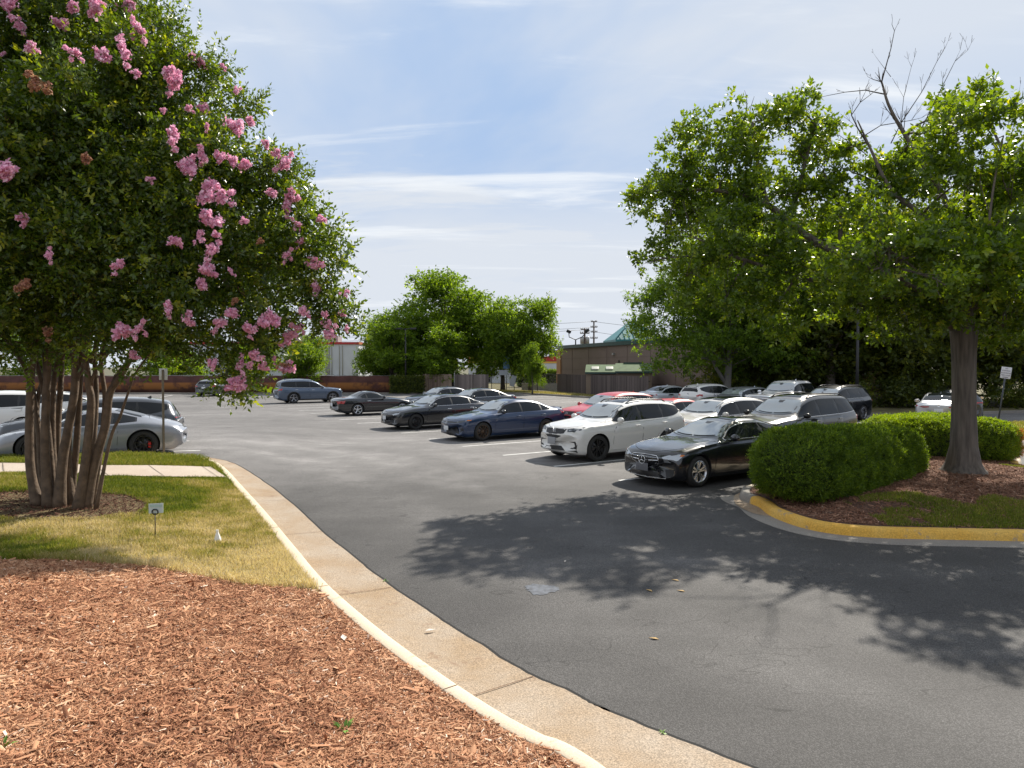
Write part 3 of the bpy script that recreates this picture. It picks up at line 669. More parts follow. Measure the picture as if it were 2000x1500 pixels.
    for ax in 'LR':
        dd = np.linspace(da, db, 40); we, ze, t = edge(dd); top = ze-.028; bot = zb(dd)+.028
        if kind in ('suv', 'bigsuv'): 
            q = (dd-db+.5)/.5; bot = bot+.0+np.clip(q, 0, 1)**2*(.10 if kind == 'suv' else .03)
        ok = top > bot+.012; dd, top, bot = dd[ok], top[ok], bot[ok]
        full = [(X(a), b) for a, b in zip(dd, bot)]+[(X(a), b) for a, b in zip(dd[::-1], top[::-1])]
        decal('window_surround', full, ax, .0035, BLACKP)
        cuts = [dd[0]]+[s_*sl for s_ in K['sp'] if s_*sl < dd[-1]-.1]+[dd[-1]]
        for i in range(len(cuts)-1):
            a = cuts[i]+(.03 if i else .02); b = cuts[i+1]-(.03 if i < len(cuts)-2 else .05); w_ = np.linspace(a, b, 16); tp = np.interp(w_, dd, top)-.014; bt = np.interp(w_, dd, bot)+.010; o_ = tp > bt+.012
            if o_.sum() > 2: decal('side_window', [(X(a_), b_) for a_, b_ in zip(w_[o_], bt[o_])]+[(X(a_), b_) for a_, b_ in zip(w_[o_][::-1], tp[o_][::-1])], ax, .0075, SGLASS)
        if trim:
            pts = [on(ax, *p, .006)[0] for p in (full+[full[0]] if trim != 'lower' else full[:len(dd)])]; pts = [p for p in pts if p is not None]
            tb = MB(); tb.tube(pts, .0085, 6); tb.build('window_trim', CHROME, root)
    # windscreen and rear window
    yb = wm(c0)-.22; yt = wr-.045
    ys_ = np.linspace(-1, 1, 17)
    poly = [(X(c0+.05+.20*y*y), y*float(yb)) for y in ys_]+[(X(c1+.02+.07*y*y), y*yt) for y in ys_[::-1]]
    pc_ = sum(a for a, b in poly)/len(poly); decal('windshield_border', [(pc_+(a-pc_)*1.05, b*1.035) for a, b in poly], 'T', .003, BLACKP, .08)
    ws_ = decal('windshield', poly, 'T', .006, GLASS, .08)
    decal('mirror_mount', [(X(c1-.02), -.10), (X(c1-.02), .10), (X(c1-.13), .07), (X(c1-.15), 0), (X(c1-.13), -.07)], 'T', .0085, BLACKP, .05, ws_)
    wi = MB()
    for y0_, y1_ in ((-.52, .02), (.06, .58)):
        pts = [on('T', X(c0+.10+.20*(y/float(yb))**2), y, .016)[0] for y in np.linspace(y0_, y1_, 7)]; pts = [p for p in pts if p is not None]
        if len(pts) > 1: wi.tube(pts, .009, 5)
    wi.build('wiper', BLACKP, root)
    if not (K['rw'] == 'T'): pass
    if K['rw'] == 'T':
        poly = [(X(r0+.12-.04*y*y), y*(yt-.03)) for y in ys_]+[(X(r1-.05-.10*y*y), y*(float(wm(r1))-.27)) for y in ys_[::-1]]
        decal('rear_window', poly, 'T', .005, SGLASS if rear != 'lit' else GLASS, .08)
    else:
        zt0 = float(zt(r0+.08))-.06; zb0 = float(zb(r1))+.07
        if K['rw'] == 'B': decal('rear_window', [(-.60, zb0), (.60, zb0), (.54, zt0-.06), (.48, zt0), (-.48, zt0), (-.54, zt0-.06)], 'B', .005, SGLASS, .08)
        else: decal('rear_window', [(-.6, zb0+.1), (.6, zb0+.1), (.55, zt0), (-.55, zt0)], 'B', .005, SGLASS, .08)
    if roof is not None:
        decal('roof_panel', [(X(c1+.07), -yt+.01), (X(c1+.07), yt-.01), (X(r0-.05), yt-.01), (X(r0-.05), -yt+.01)], 'T', .003, roof, .1)
    if sunroof:
        decal('sunroof', [(X(c1+.25), -.42), (X(c1+.22), 0), (X(c1+.25), .42), (X(c1+1.05), .42), (X(c1+1.05), -.42)], 'T', .006, SGLASS, .1)
    # doors with their gaps and handles
    sill = clr+.10; belt = lambda d: float(zb(d))-.012
    dA = fa+ar+.10; sp0 = K['sp'][0]*sl; two = kind in ('coupe', 'roadster', 'sports')
    dB = sp0+(.12 if two else 0)
    arch = lambda ang_: (X(ra)+math.cos(ang_)*(ar+.055), Rw+math.sin(ang_)*(ar+.055))
    for ax in 'LR':
        def door(poly, hd, hz):
            cx = sum(p[0] for p in poly)/len(poly); cz = sum(p[1] for p in poly)/len(poly)
            decal('door_gap', poly, ax, .0015, SEAM, .09)
            sc = []
            for (a, b), (c_, d_) in zip(poly, poly[1:]+poly[:1]): sc.append((a+(.0075 if a < cx else -.0075), b+(.0075 if b < cz else -.0075)))
            o = decal('door', sc, ax, .0042, body_mat, .09)
            p, nn_ = on(ax, hd, hz, .028)
            if p is not None and o is not None:
                hb = MB(); hb.bbox(p, (.19, .024, .026), .010); hb.bbox(p-nn_*.02+Vector((.07, 0, 0)), (.03, .04, .02), .006); hb.build('handle', handle_mat or body_mat, o)
        zz_ = np.linspace(0, 1, 5)
        def col(d0, slant, lo, hi): return [(X(d0+slant*t_), lo+(hi-lo)*t_) for t_ in zz_]
        fr = col(dA, .08, sill, belt(dA+.1)); bk = col(dB, .04, sill, belt(dB))
        top = [(X(t_), belt(t_)) for t_ in np.linspace(dA+.2, dB-.1, 4)]
        door(fr+top+bk[::-1], X(dB-.20), belt(dB)-.11)
        if not two:
            dC = min(K['sp'][1]*sl+.16, ra+.05) if kind != 'pickup' else 3.85*sl
            arc = []
            if kind != 'pickup' and dC > ra-ar-.05:
                a0 = math.asin(max(-1, (sill-Rw)/(ar+.055))); angs = np.linspace(0, math.acos(np.clip((ra-dC)/(ar+.055), -1, 1)), 8)
                arc = [(X(ra)+math.cos(t_)*(ar+.055), Rw+math.sin(t_)*(ar+.055)) for t_ in np.linspace(-.35, math.acos(np.clip((ra-dC)/(ar+.055), -.99, .99)), 9)]
                arc = [(x_, max(z_, sill)) for x_, z_ in arc]
            else: arc = [(X(dC), sill)]
            poly = col(dB+.012, .04, sill, belt(dB))+[(X(t_), belt(t_)) for t_ in np.linspace(dB+.15, dC-.1, 3)]+[(X(dC), belt(dC))]+arc[::-1]
            door(poly, X(dC-.16), belt(dC)-.11)
    # bonnet and boot lid with their gaps
    hy = float(wm(c0))-.135; hy2 = float(wm(.2))-.20
    hp = [(X(c0-.02+.13*y*y), y*hy) for y in ys_]+[(X(.13+.36*abs(y)**2.4), y*hy2) for y in ys_[::-1]]
    decal('bonnet_gap', hp, 'T', .0015, SEAM, .10)
    hc = sum(p[0] for p in hp)/len(hp); hp2 = [(hc+(a-hc)*.988, b*.988) for a, b in hp]
    decal('bonnet', hp2, 'T', .0045, body_mat, .08)
    if K['rw'] == 'T':
        by = float(wm(r1))-.24; tp_ = [(X(r1+.03), y*by) for y in ys_]+[(X(L-.12-.10*y*y), y*(hw-.30)) for y in ys_[::-1]]
        decal('boot_gap', tp_, 'T', .0015, SEAM, .1); tc_ = sum(p[0] for p in tp_)/len(tp_); decal('boot_lid', [(tc_+(a-tc_)*.975, b*.985) for a, b in tp_], 'T', .0045, body_mat, .08)
    # mirrors
    for s_ in (-1, 1):
        dm = K['dlo'][0]*sl+.16; p, _ = on('L' if s_ > 0 else 'R', X(dm), float(zb(dm))+.0, 0)
        if p is None: continue
        mo = MB(); c_ = p+Vector((.02, s_*.12, .085)); mo.lathe([(.001, -.055), (.055, -.05), (.095, -.02), (.10, .02), (.085, .045), (.001, .05)], 16, 'Y')
        mo.v = [tuple(Vector((v_[1]*1.0, v_[0]*1.12, v_[2]*.82))+c_) for v_ in mo.v]
        mo.tube([p+Vector((0, -s_*.01, .02)), c_-Vector((0, s_*.05, .04))], .018, 8); mo_ = mo.build('mirror', mirror_mat or body_mat, root)
        mg = MB(); mg.lathe([(.001, 0), (.08, 0)], 16, 'Y'); mg.v = [tuple(Vector((-.0555, v_[0]*1.1, v_[2]*.8))+c_) for v_ in mg.v]; mg.build('mirror_glass', CHROME, mo_)
    # front
    fm = lambda d: float(zt(d))
    F_ = front or {}
    ht = F_.get('ht', fm(.12)-.04)
    def frontpoly(nm_, key, m_, off=.006, step=.05, mirrored=True):
        for p_ in F_.get(key, []):
            if all(abs(a) < 1e-6 or a > 0 for a, b in p_) and mirrored and min(a for a, b in p_) > .02:
                decal(nm_, p_, 'F', off, m_, step); decal(nm_, mir(p_)[::-1], 'F', off, m_, step)
            else:
                full = p_+[(-a, b) for a, b in p_[::-1] if a > 1e-6] if mirrored else p_
                decal(nm_, full, 'F', off, m_, step)
    frontpoly('grille', 'grille', GRILLE, .004); frontpoly('bumper_intake', 'intake', GRILLE, .005); frontpoly('front_lip', 'lip', F_.get('lipm', PLASTIC), .012)
    frontpoly('headlight', 'head', F_.get('headm', LENS), .008); frontpoly('running_light', 'drl', LENS, .012, .03); frontpoly('marker_light', 'amber', AMBER, .011, .03)
    for bars in F_.get('chrome', []):
        pts = [on('F', a, b, .008)[0] for a, b in bars[0]]; pts = [p for p in pts if p is not None]
        if len(pts) > 1: tb = MB(); tb.tube(pts, bars[1], 6); tb.build('grille_trim', bars[2] if len(bars) > 2 else CHROME, root)
    if F_.get('emblem'):
        ez_, er, ek = F_['emblem']; p, _ = on('F', 0, ez_, .022); em = MB()
        ring_ = [p+Vector((-.1*((math.cos(a)*er)**2), math.cos(a)*er*(1.35 if ek == 'oval' else 1), math.sin(a)*er)) for a in np.linspace(0, 2*math.pi, 29)]
        em.tube(ring_, er*.085, 6)
        if ek == 'star':
            for k in range(3):
                a = math.pi/2+k*2*math.pi/3; em.tube([p+Vector((.012, 0, 0)), p+Vector((0, math.cos(a)*er*.97, math.sin(a)*er*.97))], [er*.15, er*.03], 6)
        elif ek == 'caliper':   # an A drawn like a pair of calipers
            for s_ in (-1, 1): em.tube([p+Vector((.006, s_*er*.10, er*.72)), p+Vector((.006, s_*er*.20, er*.1)), p+Vector((.0, s_*er*.52, -er*.78))], [er*.10, er*.12, er*.09], 6)
            em.tube([p+Vector((.006, -er*.2, -er*.12)), p+Vector((.006, er*.2, -er*.12))], er*.08, 6)
        elif ek == 'oval':
            em.tube([p+Vector((.003, -er*.7, er*.45)), p+Vector((.006, 0, er*.6)), p+Vector((.003, er*.7, er*.45))], er*.08, 5); em.tube([p+Vector((.003, -er*.25, er*.5)), p+Vector((.004, 0, -er*.85)), p+Vector((.003, er*.25, er*.5))], er*.07, 5)
        elif ek == 'tee':
            em.v = []; em.f = []; em.sm = []; em.tube([p+Vector((0, -er, er*.8)), p+Vector((.004, 0, er)), p+Vector((0, er, er*.8))], er*.14, 5); em.tube([p+Vector((0, 0, er*.8)), p-Vector((0, 0, er))], [er*.24, er*.06], 5)
        elif ek == 'wing': em.tube([p+Vector((0, -er*.8, er*.5)), p+Vector((0, 0, -er*.3)), p+Vector((0, er*.8, er*.5))], er*.12, 5)
        em.build('emblem', CHROME, root)
    if plate_f:
        pz, pm, pw, ph = plate_f; p, _ = on('F', 0, pz, .02); pb = MB(); pb.bbox(p+Vector((0, 0, 0)), (.012, pw, ph), .004); pb.build('licence_plate', pm, root)
    # rear
    zr = float(zb(L-.12)); rp = {
     'generic': [[(hw*.50, zr-.06), (hw*.93, zr-.02), (hw*.93, zr-.14), (hw*.55, zr-.17)]],
     'slim': [[(hw*.38, zr-.075), (hw*.90, zr-.03), (hw*.92, zr-.12), (hw*.6, zr-.14), (hw*.4, zr-.12)]],
     'suv': [[(hw*.60, zr-.10), (hw*.80, zr-.02), (hw*.93, zr+.03), (hw*.93, zr-.15), (hw*.70, zr-.17)]],
     'sports': [[(-hw*.88, zr-.06), (hw*.88, zr-.06), (hw*.88, zr-.095), (-hw*.88, zr-.095)]],
     'round': [[(hw*.60, zr-.05), (hw*.95, zr-.03), (hw*.95, zr-.20), (hw*.72, zr-.24)]]}
    for p_ in rp.get(rear, rp['generic']):
        if rear == 'sports': decal('taillight', p_, 'B', .008, TAIL, .05) if kind == 'sports' else (decal('taillight', [(a, b) for a, b in p_], 'B', .012, TAIL, .03))
        else: decal('taillight', p_, 'B', .009, TAIL, .04); decal('taillight', mir(p_)[::-1], 'B', .009, TAIL, .04)
    if kind not in ('pickup',): decal('rear_diffuser', [(-hw*.7, clr+.10), (hw*.7, clr+.10), (hw*.62, clr+.24), (-hw*.62, clr+.24)], 'B', .006, PLASTIC, .08)
    else: pass
    if kind in ('sedan', 'coupe', 'roadster', 'suv', 'bigsuv'):
        sv = MB()
        for s_ in (-1, 1):
            pass
        pl = [(hw*.42, zr-.10), (hw*.42, zr-.38), (-hw*.42, zr-.38), (-hw*.42, zr-.10)]
    pz = plate_r if plate_r else (zr-.25 if kind in ('sedan', 'coupe', 'roadster') else zr-.22)
    p, nn_ = on('B', 0, pz, .016)
    if p is not None:
        pb = MB(); pb.bbox(p, (.012, .33, .16), .004); pb.build('licence_plate', PLATE, root)
        re = MB(); p2, _ = on('B', 0, pz+.20, .016); 
        if p2 is not None: re.lathe([(.001, .0), (.045, .0), (.045, .008)], 16, 'Y'); re.v = [tuple(Vector((-v_[1], v_[0]*1.4, v_[2]))+p2) for v_ in re.v]; re.build('rear_emblem', CHROME, root)
    # mid pieces
    if cladding:
        for ax in 'LR':
            for d_ in (fa, ra):
                pr = [(X(d_)+math.cos(a)*(ar-.004), Rw+math.sin(a)*(ar-.004)) for a in np.linspace(-.30, math.pi+.30, 26)]+[(X(d_)+math.cos(a)*(ar+.055), Rw+math.sin(a)*(ar+.055)) for a in np.linspace(math.pi+.25, -.25, 26)]
                pr = [(a, max(b, clr+.03)) for a, b in pr]; decal('wheel_arch_trim', pr, ax, .010, cladding, .05)
            decal('sill_trim', [(X(fa+ar+.06), clr+.03), (X(fa+ar+.06), clr+.11), (X(ra-ar-.06), clr+.11), (X(ra-ar-.06), clr+.03)], ax, .014, cladding, .1)
    if rails:
        for s_ in (-1, 1):
            pts = []
            for d_ in np.linspace(c1+.25, r0-.1, 12):
                p, _ = on('T', X(d_), s_*(wr-.10), 0)
                e_ = min(d_-(c1+.25), (r0-.1)-d_); pts.append(p+Vector((0, 0, .045*min(1, e_/.12)-.0)))
            tb = MB(); tb.tube(pts, .017, 8); tb.build('roof_rail', rails, root)
    if spoiler:
        sb = MB()
        if kind == 'sedan':
            pts = [on('T', X(L-.10-.10*(y*y)), y*.62, .03)[0] for y in np.linspace(-1, 1, 9)]; sb.tube([p for p in pts if p is not None], .026, 8)
        else:
            pts = [on('T', X(r0+.20), y*.55, .0)[0]+Vector((-.10, 0, -.0)) for y in np.linspace(-1, 1, 7)]; sb.tube(pts, [.02, .03, .035, .035, .035, .03, .02], 8)
        sb.build('spoiler', body_mat, root)
    p, _ = on('T', X(r0-.25), 0, 0)
    if p is not None and kind not in ('roadster', 'sports', 'coupe'):
        fb = MB(); fb.add([p+Vector(v_) for v_ in ((.07, 0, -.005), (-.07, .02, -.01), (-.07, -.02, -.01), (-.06, 0, .06))], [(0, 1, 3), (0, 3, 2), (1, 2, 3)]); fb.build('antenna', body_mat, root)
    # wheels
    t_, h_, r_ = wheel_meshes(Rw, wheel)
    for d_ in (fa, ra):
        for s_ in (-1, 1):
            wo = link('wheel', h_, DISC, root); wo.location = (X(d_), s_*(hw-.135), Rw)
            if s_ < 0: wo.rotation_euler = (0, 0, math.pi)
            if d_ == fa and s_ < 0: pass
            link('tyre', t_, RUBBER, wo); ro = bpy.data.objects.new('rim', r_); C.objects.link(ro); ro.parent = wo
            if not r_.materials: r_.materials.append(None)
            ro.material_slots[0].link = 'OBJECT'; ro.material_slots[0].material = rim_mat(rim)
            if caliper:
                cb = MB(); cb.bbox((.14*(-1 if s_ > 0 else 1)*(1), -.005+.03, -.02), (.075, .08, .17), .012); cb.build('brake_caliper', RED, wo)
    return root
def heading(dx, dy): return math.atan2(dy, dx)
def place(wheel_px, kind, which, ang, L=None, W=None, z=None, wy=None):
    """centre of a car whose near-side wheel touches the ground at a photo point; near side = the one towards the camera"""
    K = KINDS[kind]; L = L or K['L']; W = W or K['W']; sl = L/K['L']; g_ = G(*wheel_px, lambda a, b: float(zlot(a, b)))
    d = K['fa' if which == 'F' else 'ra']*sl; f = Vector((math.cos(ang), math.sin(ang), 0)); sd = Vector((-f.y, f.x, 0))
    if sd.dot(Vector((-g_.x, -g_.y, 0))) < 0: sd = -sd
    c_ = g_-f*(L/2-d)-sd*(W/2-.12); return (c_.x, c_.y)
def nose_at(p, ang, L): f = Vector((math.cos(ang), math.sin(ang), 0)); c_ = Vector(p)-f*L/2; return (c_.x, c_.y)
def tail_at(p, ang, L): f = Vector((math.cos(ang), math.sin(ang), 0)); c_ = Vector(p)+f*L/2; return (c_.x, c_.y)
AL = heading(-.822, -.570); AR = heading(.841, .541)
P_BLACK = paint('black', (.006, .007, .010), 0, .25); P_WHITE = paint('white', (.70, .69, .66)); P_BLUE = paint('blue', (.003, .022, .075), .2, .3)
P_RED = paint('red', (.42, .004, .008), 0, .35)
P_RED.node_tree.nodes['Principled BSDF'].inputs['Coat Weight'].default_value = .45
P_SLATE = paint('slate_blue', (.07, .10, .155), .6, .35); P_NAVY = paint('navy', (.012, .018, .035), .3)
P_GREY = paint('grey', (.06, .058, .056), .5, .32); P_SILV = paint('silver', (.42, .43, .45), .7, .35); P_PGREY = paint('pale_grey', (.25, .265, .30), .25, .35)
P_DGREY = paint('dark_grey', (.045, .05, .06), .4); P_CREAM = paint('warm_white', (.56, .54, .51), .1); P_PEARL = paint('pale_silver', (.50, .52, .55), .3)
ROWN = 'cars parked in the near row'; ROWM = 'cars parked in the second row'; ROWF = 'cars parked along the far edge of the lot'; ROWL = 'cars parked left of the drive'
# front ends: (y, z) outlines for one half, mirrored
F_MB = dict(grille=[[(0, .70), (.34, .685), (.41, .64), (.39, .54), (.28, .475), (0, .465)]], intake=[[(0, .36), (.36, .36), (.44, .25), (0, .24)], [(.50, .40), (.74, .42), (.72, .27), (.60, .24)]],
  head=[[(.46, .665), (.60, .715), (.80, .745), (.845, .70), (.80, .62), (.66, .565), (.52, .565)]], amber=[[(.81, .735), (.86, .73), (.85, .70), (.81, .70)]],
  chrome=[([(0, .70), (.34, .685), (.41, .64), (.39, .54), (.28, .475), (0, .465)], .009), ([(0, .70), (-.34, .685), (-.41, .64), (-.39, .54), (-.28, .475), (0, .465)], .009),
          ([(.10, .583), (.25, .592), (.40, .600)], .012), ([(-.10, .583), (-.25, .592), (-.40, .600)], .012), ([(-.55, .215), (-.3, .195), (0, .19), (.3, .195), (.55, .215)], .010),
          ([(.10, .645), (.38, .65)], .003), ([(-.10, .645), (-.38, .65)], .003), ([(.10, .53), (.36, .535)], .003), ([(-.10, .53), (-.36, .535)], .003)],
  emblem=(.585, .092, 'star'), drl=[[(.50, .655), (.62, .70), (.78, .735), (.78, .72), (.62, .68), (.52, .64)]])
F_AC = dict(grille=[[(0, .90), (.30, .90), (.44, .905), (.36, .72), (.22, .66), (0, .65)]], head=[[(.47, .895), (.62, .925), (.82, .955), (.84, .89), (.70, .835), (.50, .83)]], headm=LENSD, drl=[[(.52, .885), (.78, .92), (.78, .895), (.54, .86)]],
  intake=[[(0, .44), (.30, .44), (.46, .32), (0, .31)], [(.50, .56), (.76, .585), (.82, .50), (.80, .36), (.58, .38), (.76, .45), (.72, .54)]], lip=[[(0, .30), (.50, .31), (.80, .35), (.80, .28), (0, .235)]],
  chrome=[([(0, .905), (.44, .91), (.66, .935), (.82, .962)], .006), ([(0, .905), (-.44, .91), (-.66, .935), (-.82, .962)], .006), ([(.62, .40), (.74, .41)], .008)], emblem=(.80, .075, 'caliper'))
F_CAM = dict(grille=[[(0, .69), (.26, .69), (.62, .72), (.56, .66), (.40, .60), (0, .57)]], intake=[[(0, .50), (.42, .50), (.62, .30), (.48, .24), (0, .23)], [(.60, .46), (.78, .50), (.80, .36), (.66, .32)]], lip=[[(0, .22), (.78, .27), (.80, .24), (0, .185)]], lipm=BLACKP,
  head=[[(.42, .685), (.60, .73), (.84, .765), (.86, .71), (.66, .655), (.48, .65)]], headm=LENSD, drl=[[(.50, .69), (.80, .74), (.80, .72), (.52, .67)]], amber=[[(.80, .755), (.86, .76), (.86, .735), (.81, .73)]], emblem=(.635, .05, 'oval'))
F_TES = dict(grille=[[(0, .665), (.34, .66), (.50, .64), (.30, .625), (0, .62)]], intake=[[(0, .40), (.46, .41), (.56, .30), (0, .27)], [(.60, .42), (.78, .44), (.76, .32), (.66, .30)]], head=[[(.50, .635), (.66, .70), (.82, .74), (.80, .66), (.62, .605)]],
  emblem=(.66, .035, 'tee'), drl=[[(.55, .635), (.76, .68), (.78, .665), (.62, .615)]])
F_GEN = dict(grille=[[(0, .68), (.34, .68), (.44, .64), (.34, .46), (0, .44)]], intake=[[(0, .36), (.52, .36), (.58, .26), (0, .24)]], head=[[(.47, .66), (.66, .72), (.82, .75), (.83, .68), (.62, .61), (.50, .61)]], emblem=(.57, .05, 'ring'),
  chrome=[([(.44, .64), (.34, .46), (0, .44), (-.34, .46), (-.44, .64)], .009)])
F_CX = dict(grille=[[(0, .90), (.34, .90), (.44, .88), (.36, .66), (0, .60)]], intake=[[(0, .46), (.66, .48), (.66, .38), (0, .36)]], head=[[(.47, .88), (.64, .91), (.82, .92), (.82, .84), (.62, .83), (.48, .83)]], emblem=(.77, .07, 'wing'),
  chrome=[([(.56, .80), (.44, .80), (.36, .66), (0, .60), (-.36, .66), (-.44, .80), (-.56, .80)], .014)])
F_SUV = dict(grille=[[(0, .96), (.36, .96), (.46, .92), (.40, .74), (0, .72)]], intake=[[(0, .50), (.60, .50), (.60, .36), (0, .34)]], head=[[(.50, .95), (.68, .985), (.84, 1.0), (.85, .90), (.66, .86), (.52, .86)]], emblem=(.85, .06, 'ring'),
  chrome=[([(.46, .92), (.36, .96), (0, .965), (-.36, .96), (-.46, .92)], .010), ([(-.44, .86), (0, .85), (.44, .86)], .010)])
F_PK = dict(grille=[[(0, 1.16), (.50, 1.15), (.60, 1.08), (.52, .84), (0, .82)]], intake=[[(0, .62), (.56, .62), (.56, .46), (0, .46)]], head=[[(.66, 1.14), (.92, 1.15), (.93, .98), (.78, .92), (.64, .94)]], emblem=(1.02, .09, 'oval'),
  chrome=[([(-.60, 1.08), (-.5, 1.15), (0, 1.165), (.5, 1.15), (.60, 1.08), (.52, .84), (0, .82), (-.52, .84), (-.60, 1.08)], .028)]+[([(-.54, z_), (0, z_+.005), (.54, z_)], .014) for z_ in (.90, .95, 1.0, 1.05, 1.10)], lip=[[(0, .78), (.88, .78), (.90, .56), (0, .56)]], lipm=CHROME)
# near row
make_car('parked_car', 'glossy black two-door coupe with chrome grille and star badge, beside the clipped hedge', 'car', ROWN, 'coupe', P_BLACK, place((1360, 951), 'coupe', 'F', AL), AL, wheel='mb', rim='silver', front=F_MB, trim='full',
  plate_f=(.425, PLATED, .36, .17), handle_mat=CHROME, sunroof=True)
make_car('parked_car', 'white SUV with black wheels and black grille, between the black coupe and blue sedan', 'car', ROWN, 'suv', P_WHITE, place((1165, 901), 'suv', 'F', AL), AL, wheel='dbl', rim='black', front=F_AC,
  plate_f=(.57, PLATEG, .34, .20), rails=BLACKP, sunroof=True, cladding=P_WHITE, spoiler=True, rear='suv', wheelR=.375)
make_car('parked_car', 'deep blue four-door sedan with bronze wheels and small boot spoiler', 'car', ROWN, 'sedan', P_BLUE, place((941, 861), 'sedan', 'F', AL), AL, wheel='multi', rim='bronze', front=F_CAM, plate_f=(.46, PLATE, .30, .15), spoiler=True, sunroof=False, mirror_mat=P_BLACK)
make_car('parked_car', 'black fastback sedan with chrome window line, left of the blue sedan', 'car', ROWN, 'sedan', P_BLACK, place((810, 839), 'sedan', 'F', AL, 4.97), AL, L=4.97, wheel='multi', rim='black', front=F_TES, trim='full', plate_f=(.50, PLATE, .30, .15), handle_mat=CHROME, sunroof=True, W=1.95)
make_car('parked_car', 'low black roadster with silver five-spoke wheels and red tail lamps, its back to the drive', 'car', ROWN, 'roadster', P_BLACK, place((698, 812), 'roadster', 'R', AR), AR, wheel='five', rim='silver', front=F_GEN, rear='round', handle_mat=CHROME)
make_car('parked_car', 'slate blue SUV with roof rails parked alone at the far end of the near row', 'car', ROWN, 'bigsuv', P_SLATE, place((573, 788), 'bigsuv', 'R', AR), AR, L=4.9, H=1.70, wheel='five', rim='grey', front=F_SUV, trim='lower', rails=CHROME, rear='suv', handle_mat=CHROME, cladding=PLASTIC)
# second row
def row2(k, dx=0.5, dy=0): q = S(k)+DV*(5.5+dx)+RV*dy; return (q.x, q.y, 0)
make_car('parked_car', 'dark grey SUV with roof rails behind the clipped hedge', 'car', ROWM, 'bigsuv', P_GREY, nose_at(row2(-.62, .15, .2), AL, 5.0), AL, L=5.0, H=1.80, wheel='five', rim='silver', front=F_SUV, trim='lower', rails=PLASTIC, sunroof=True, rear='suv', mirror_mat=BLACKP)
make_car('parked_car', 'pale silver-white SUV with black glass roof behind the white SUV', 'car', ROWM, 'suv', P_CREAM, nose_at(row2(.42, -.30), AL, 4.66), AL, L=4.66, H=1.62, wheel='dbl', rim='silver', front=F_CX, trim='full', roof=SGLASS, rear='suv', handle_mat=CHROME)
make_car('parked_car', 'red sedan mostly hidden behind the roof of the white SUV', 'car', ROWM, 'sedan', P_RED, nose_at(row2(1.5, .2), AL, 4.7), AL, L=4.7, H=1.44, wheel='five', rim='silver', front=F_GEN)
make_car('parked_car', 'red SUV with dark mesh grille parked behind the tail of the blue sedan', 'car', ROWM, 'suv', P_RED, nose_at(row2(2.55, -.2), AL, 4.55), AL, L=4.55, H=1.60, wheel='five', rim='grey', front=F_CX, rear='suv')
make_car('parked_car', 'black sedan with red tail lamps just behind the black fastback sedan', 'car', ROWM, 'sedan', P_BLACK, nose_at(row2(6.9, -.4), AL, 4.87), AL, L=4.87, H=1.45, wheel='five', rim='grey', front=F_GEN, trim='lower')
make_car('parked_car', 'dark navy hatchback sedan nearest the pale wooden fence', 'car', ROWM, 'sedan', P_NAVY, nose_at(row2(8.6, -.2), AL, 4.7), AL, L=4.7, H=1.42, wheel='multi', rim='grey', front=F_GEN, trim='full')
# far edge row, pointing both ways
def row3(k, d): q = T0+RV*(2.64*k)+DV*d; return (q.x, q.y)
make_car('parked_car', 'white sedan seen from behind, leftmost of the cars by the dark trees', 'car', ROWF, 'sedan', P_PEARL, (10.0, 43.0), AR, L=4.85, H=1.47, wheel='five', rim='grey', rear='slim', front=F_GEN)
make_car('parked_car', 'white rounded SUV with red tail lamps parked left of the slim tree trunk', 'car', ROWF, 'suv', P_WHITE, (11.9, 40.6), AR, L=4.64, H=1.65, wheel='five', rim='grey', rear='suv', front=F_CX)
make_car('parked_car', 'silver low SUV facing the drive between the white rounded SUV and the pickup', 'car', ROWF, 'suv', P_SILV, (12.6, 38.4), AL, L=4.6, H=1.52, wheel='five', rim='silver', front=F_SUV)
make_car('parked_pickup', 'white crew-cab pickup truck with big chrome grille', 'pickup truck', ROWF, 'pickup', P_WHITE, (14.35, 35.7), heading(-.76, -.65), wheel='five', rim='silver', front=F_PK, plate_f=(.62, PLATE, .30, .15), mirror_mat=CHROME)
make_car('parked_car', 'black SUV under the dark trees right of the white pickup', 'car', ROWF, 'bigsuv', P_BLACK, (15.5, 33.6), AL, L=4.9, H=1.72, wheel='five', rim='grey', front=F_SUV, trim='lower', rails=BLACKP)
make_car('parked_car', 'white sedan seen from behind between the pickup row and the oak trunk', 'car', ROWF, 'sedan', P_PEARL, (19.4, 31.2), heading(.56, .83), L=4.87, H=1.48, wheel='five', rim='grey', rear='slim', front=F_GEN, sunroof=True)
make_car('parked_car', 'dark car half hidden behind the oak trunk, silver wheel showing', 'car', ROWF, 'suv', P_DGREY, (22.35, 34.6), heading(.5, .86), L=4.5, H=1.55, wheel='five', rim='silver', front=F_SUV)
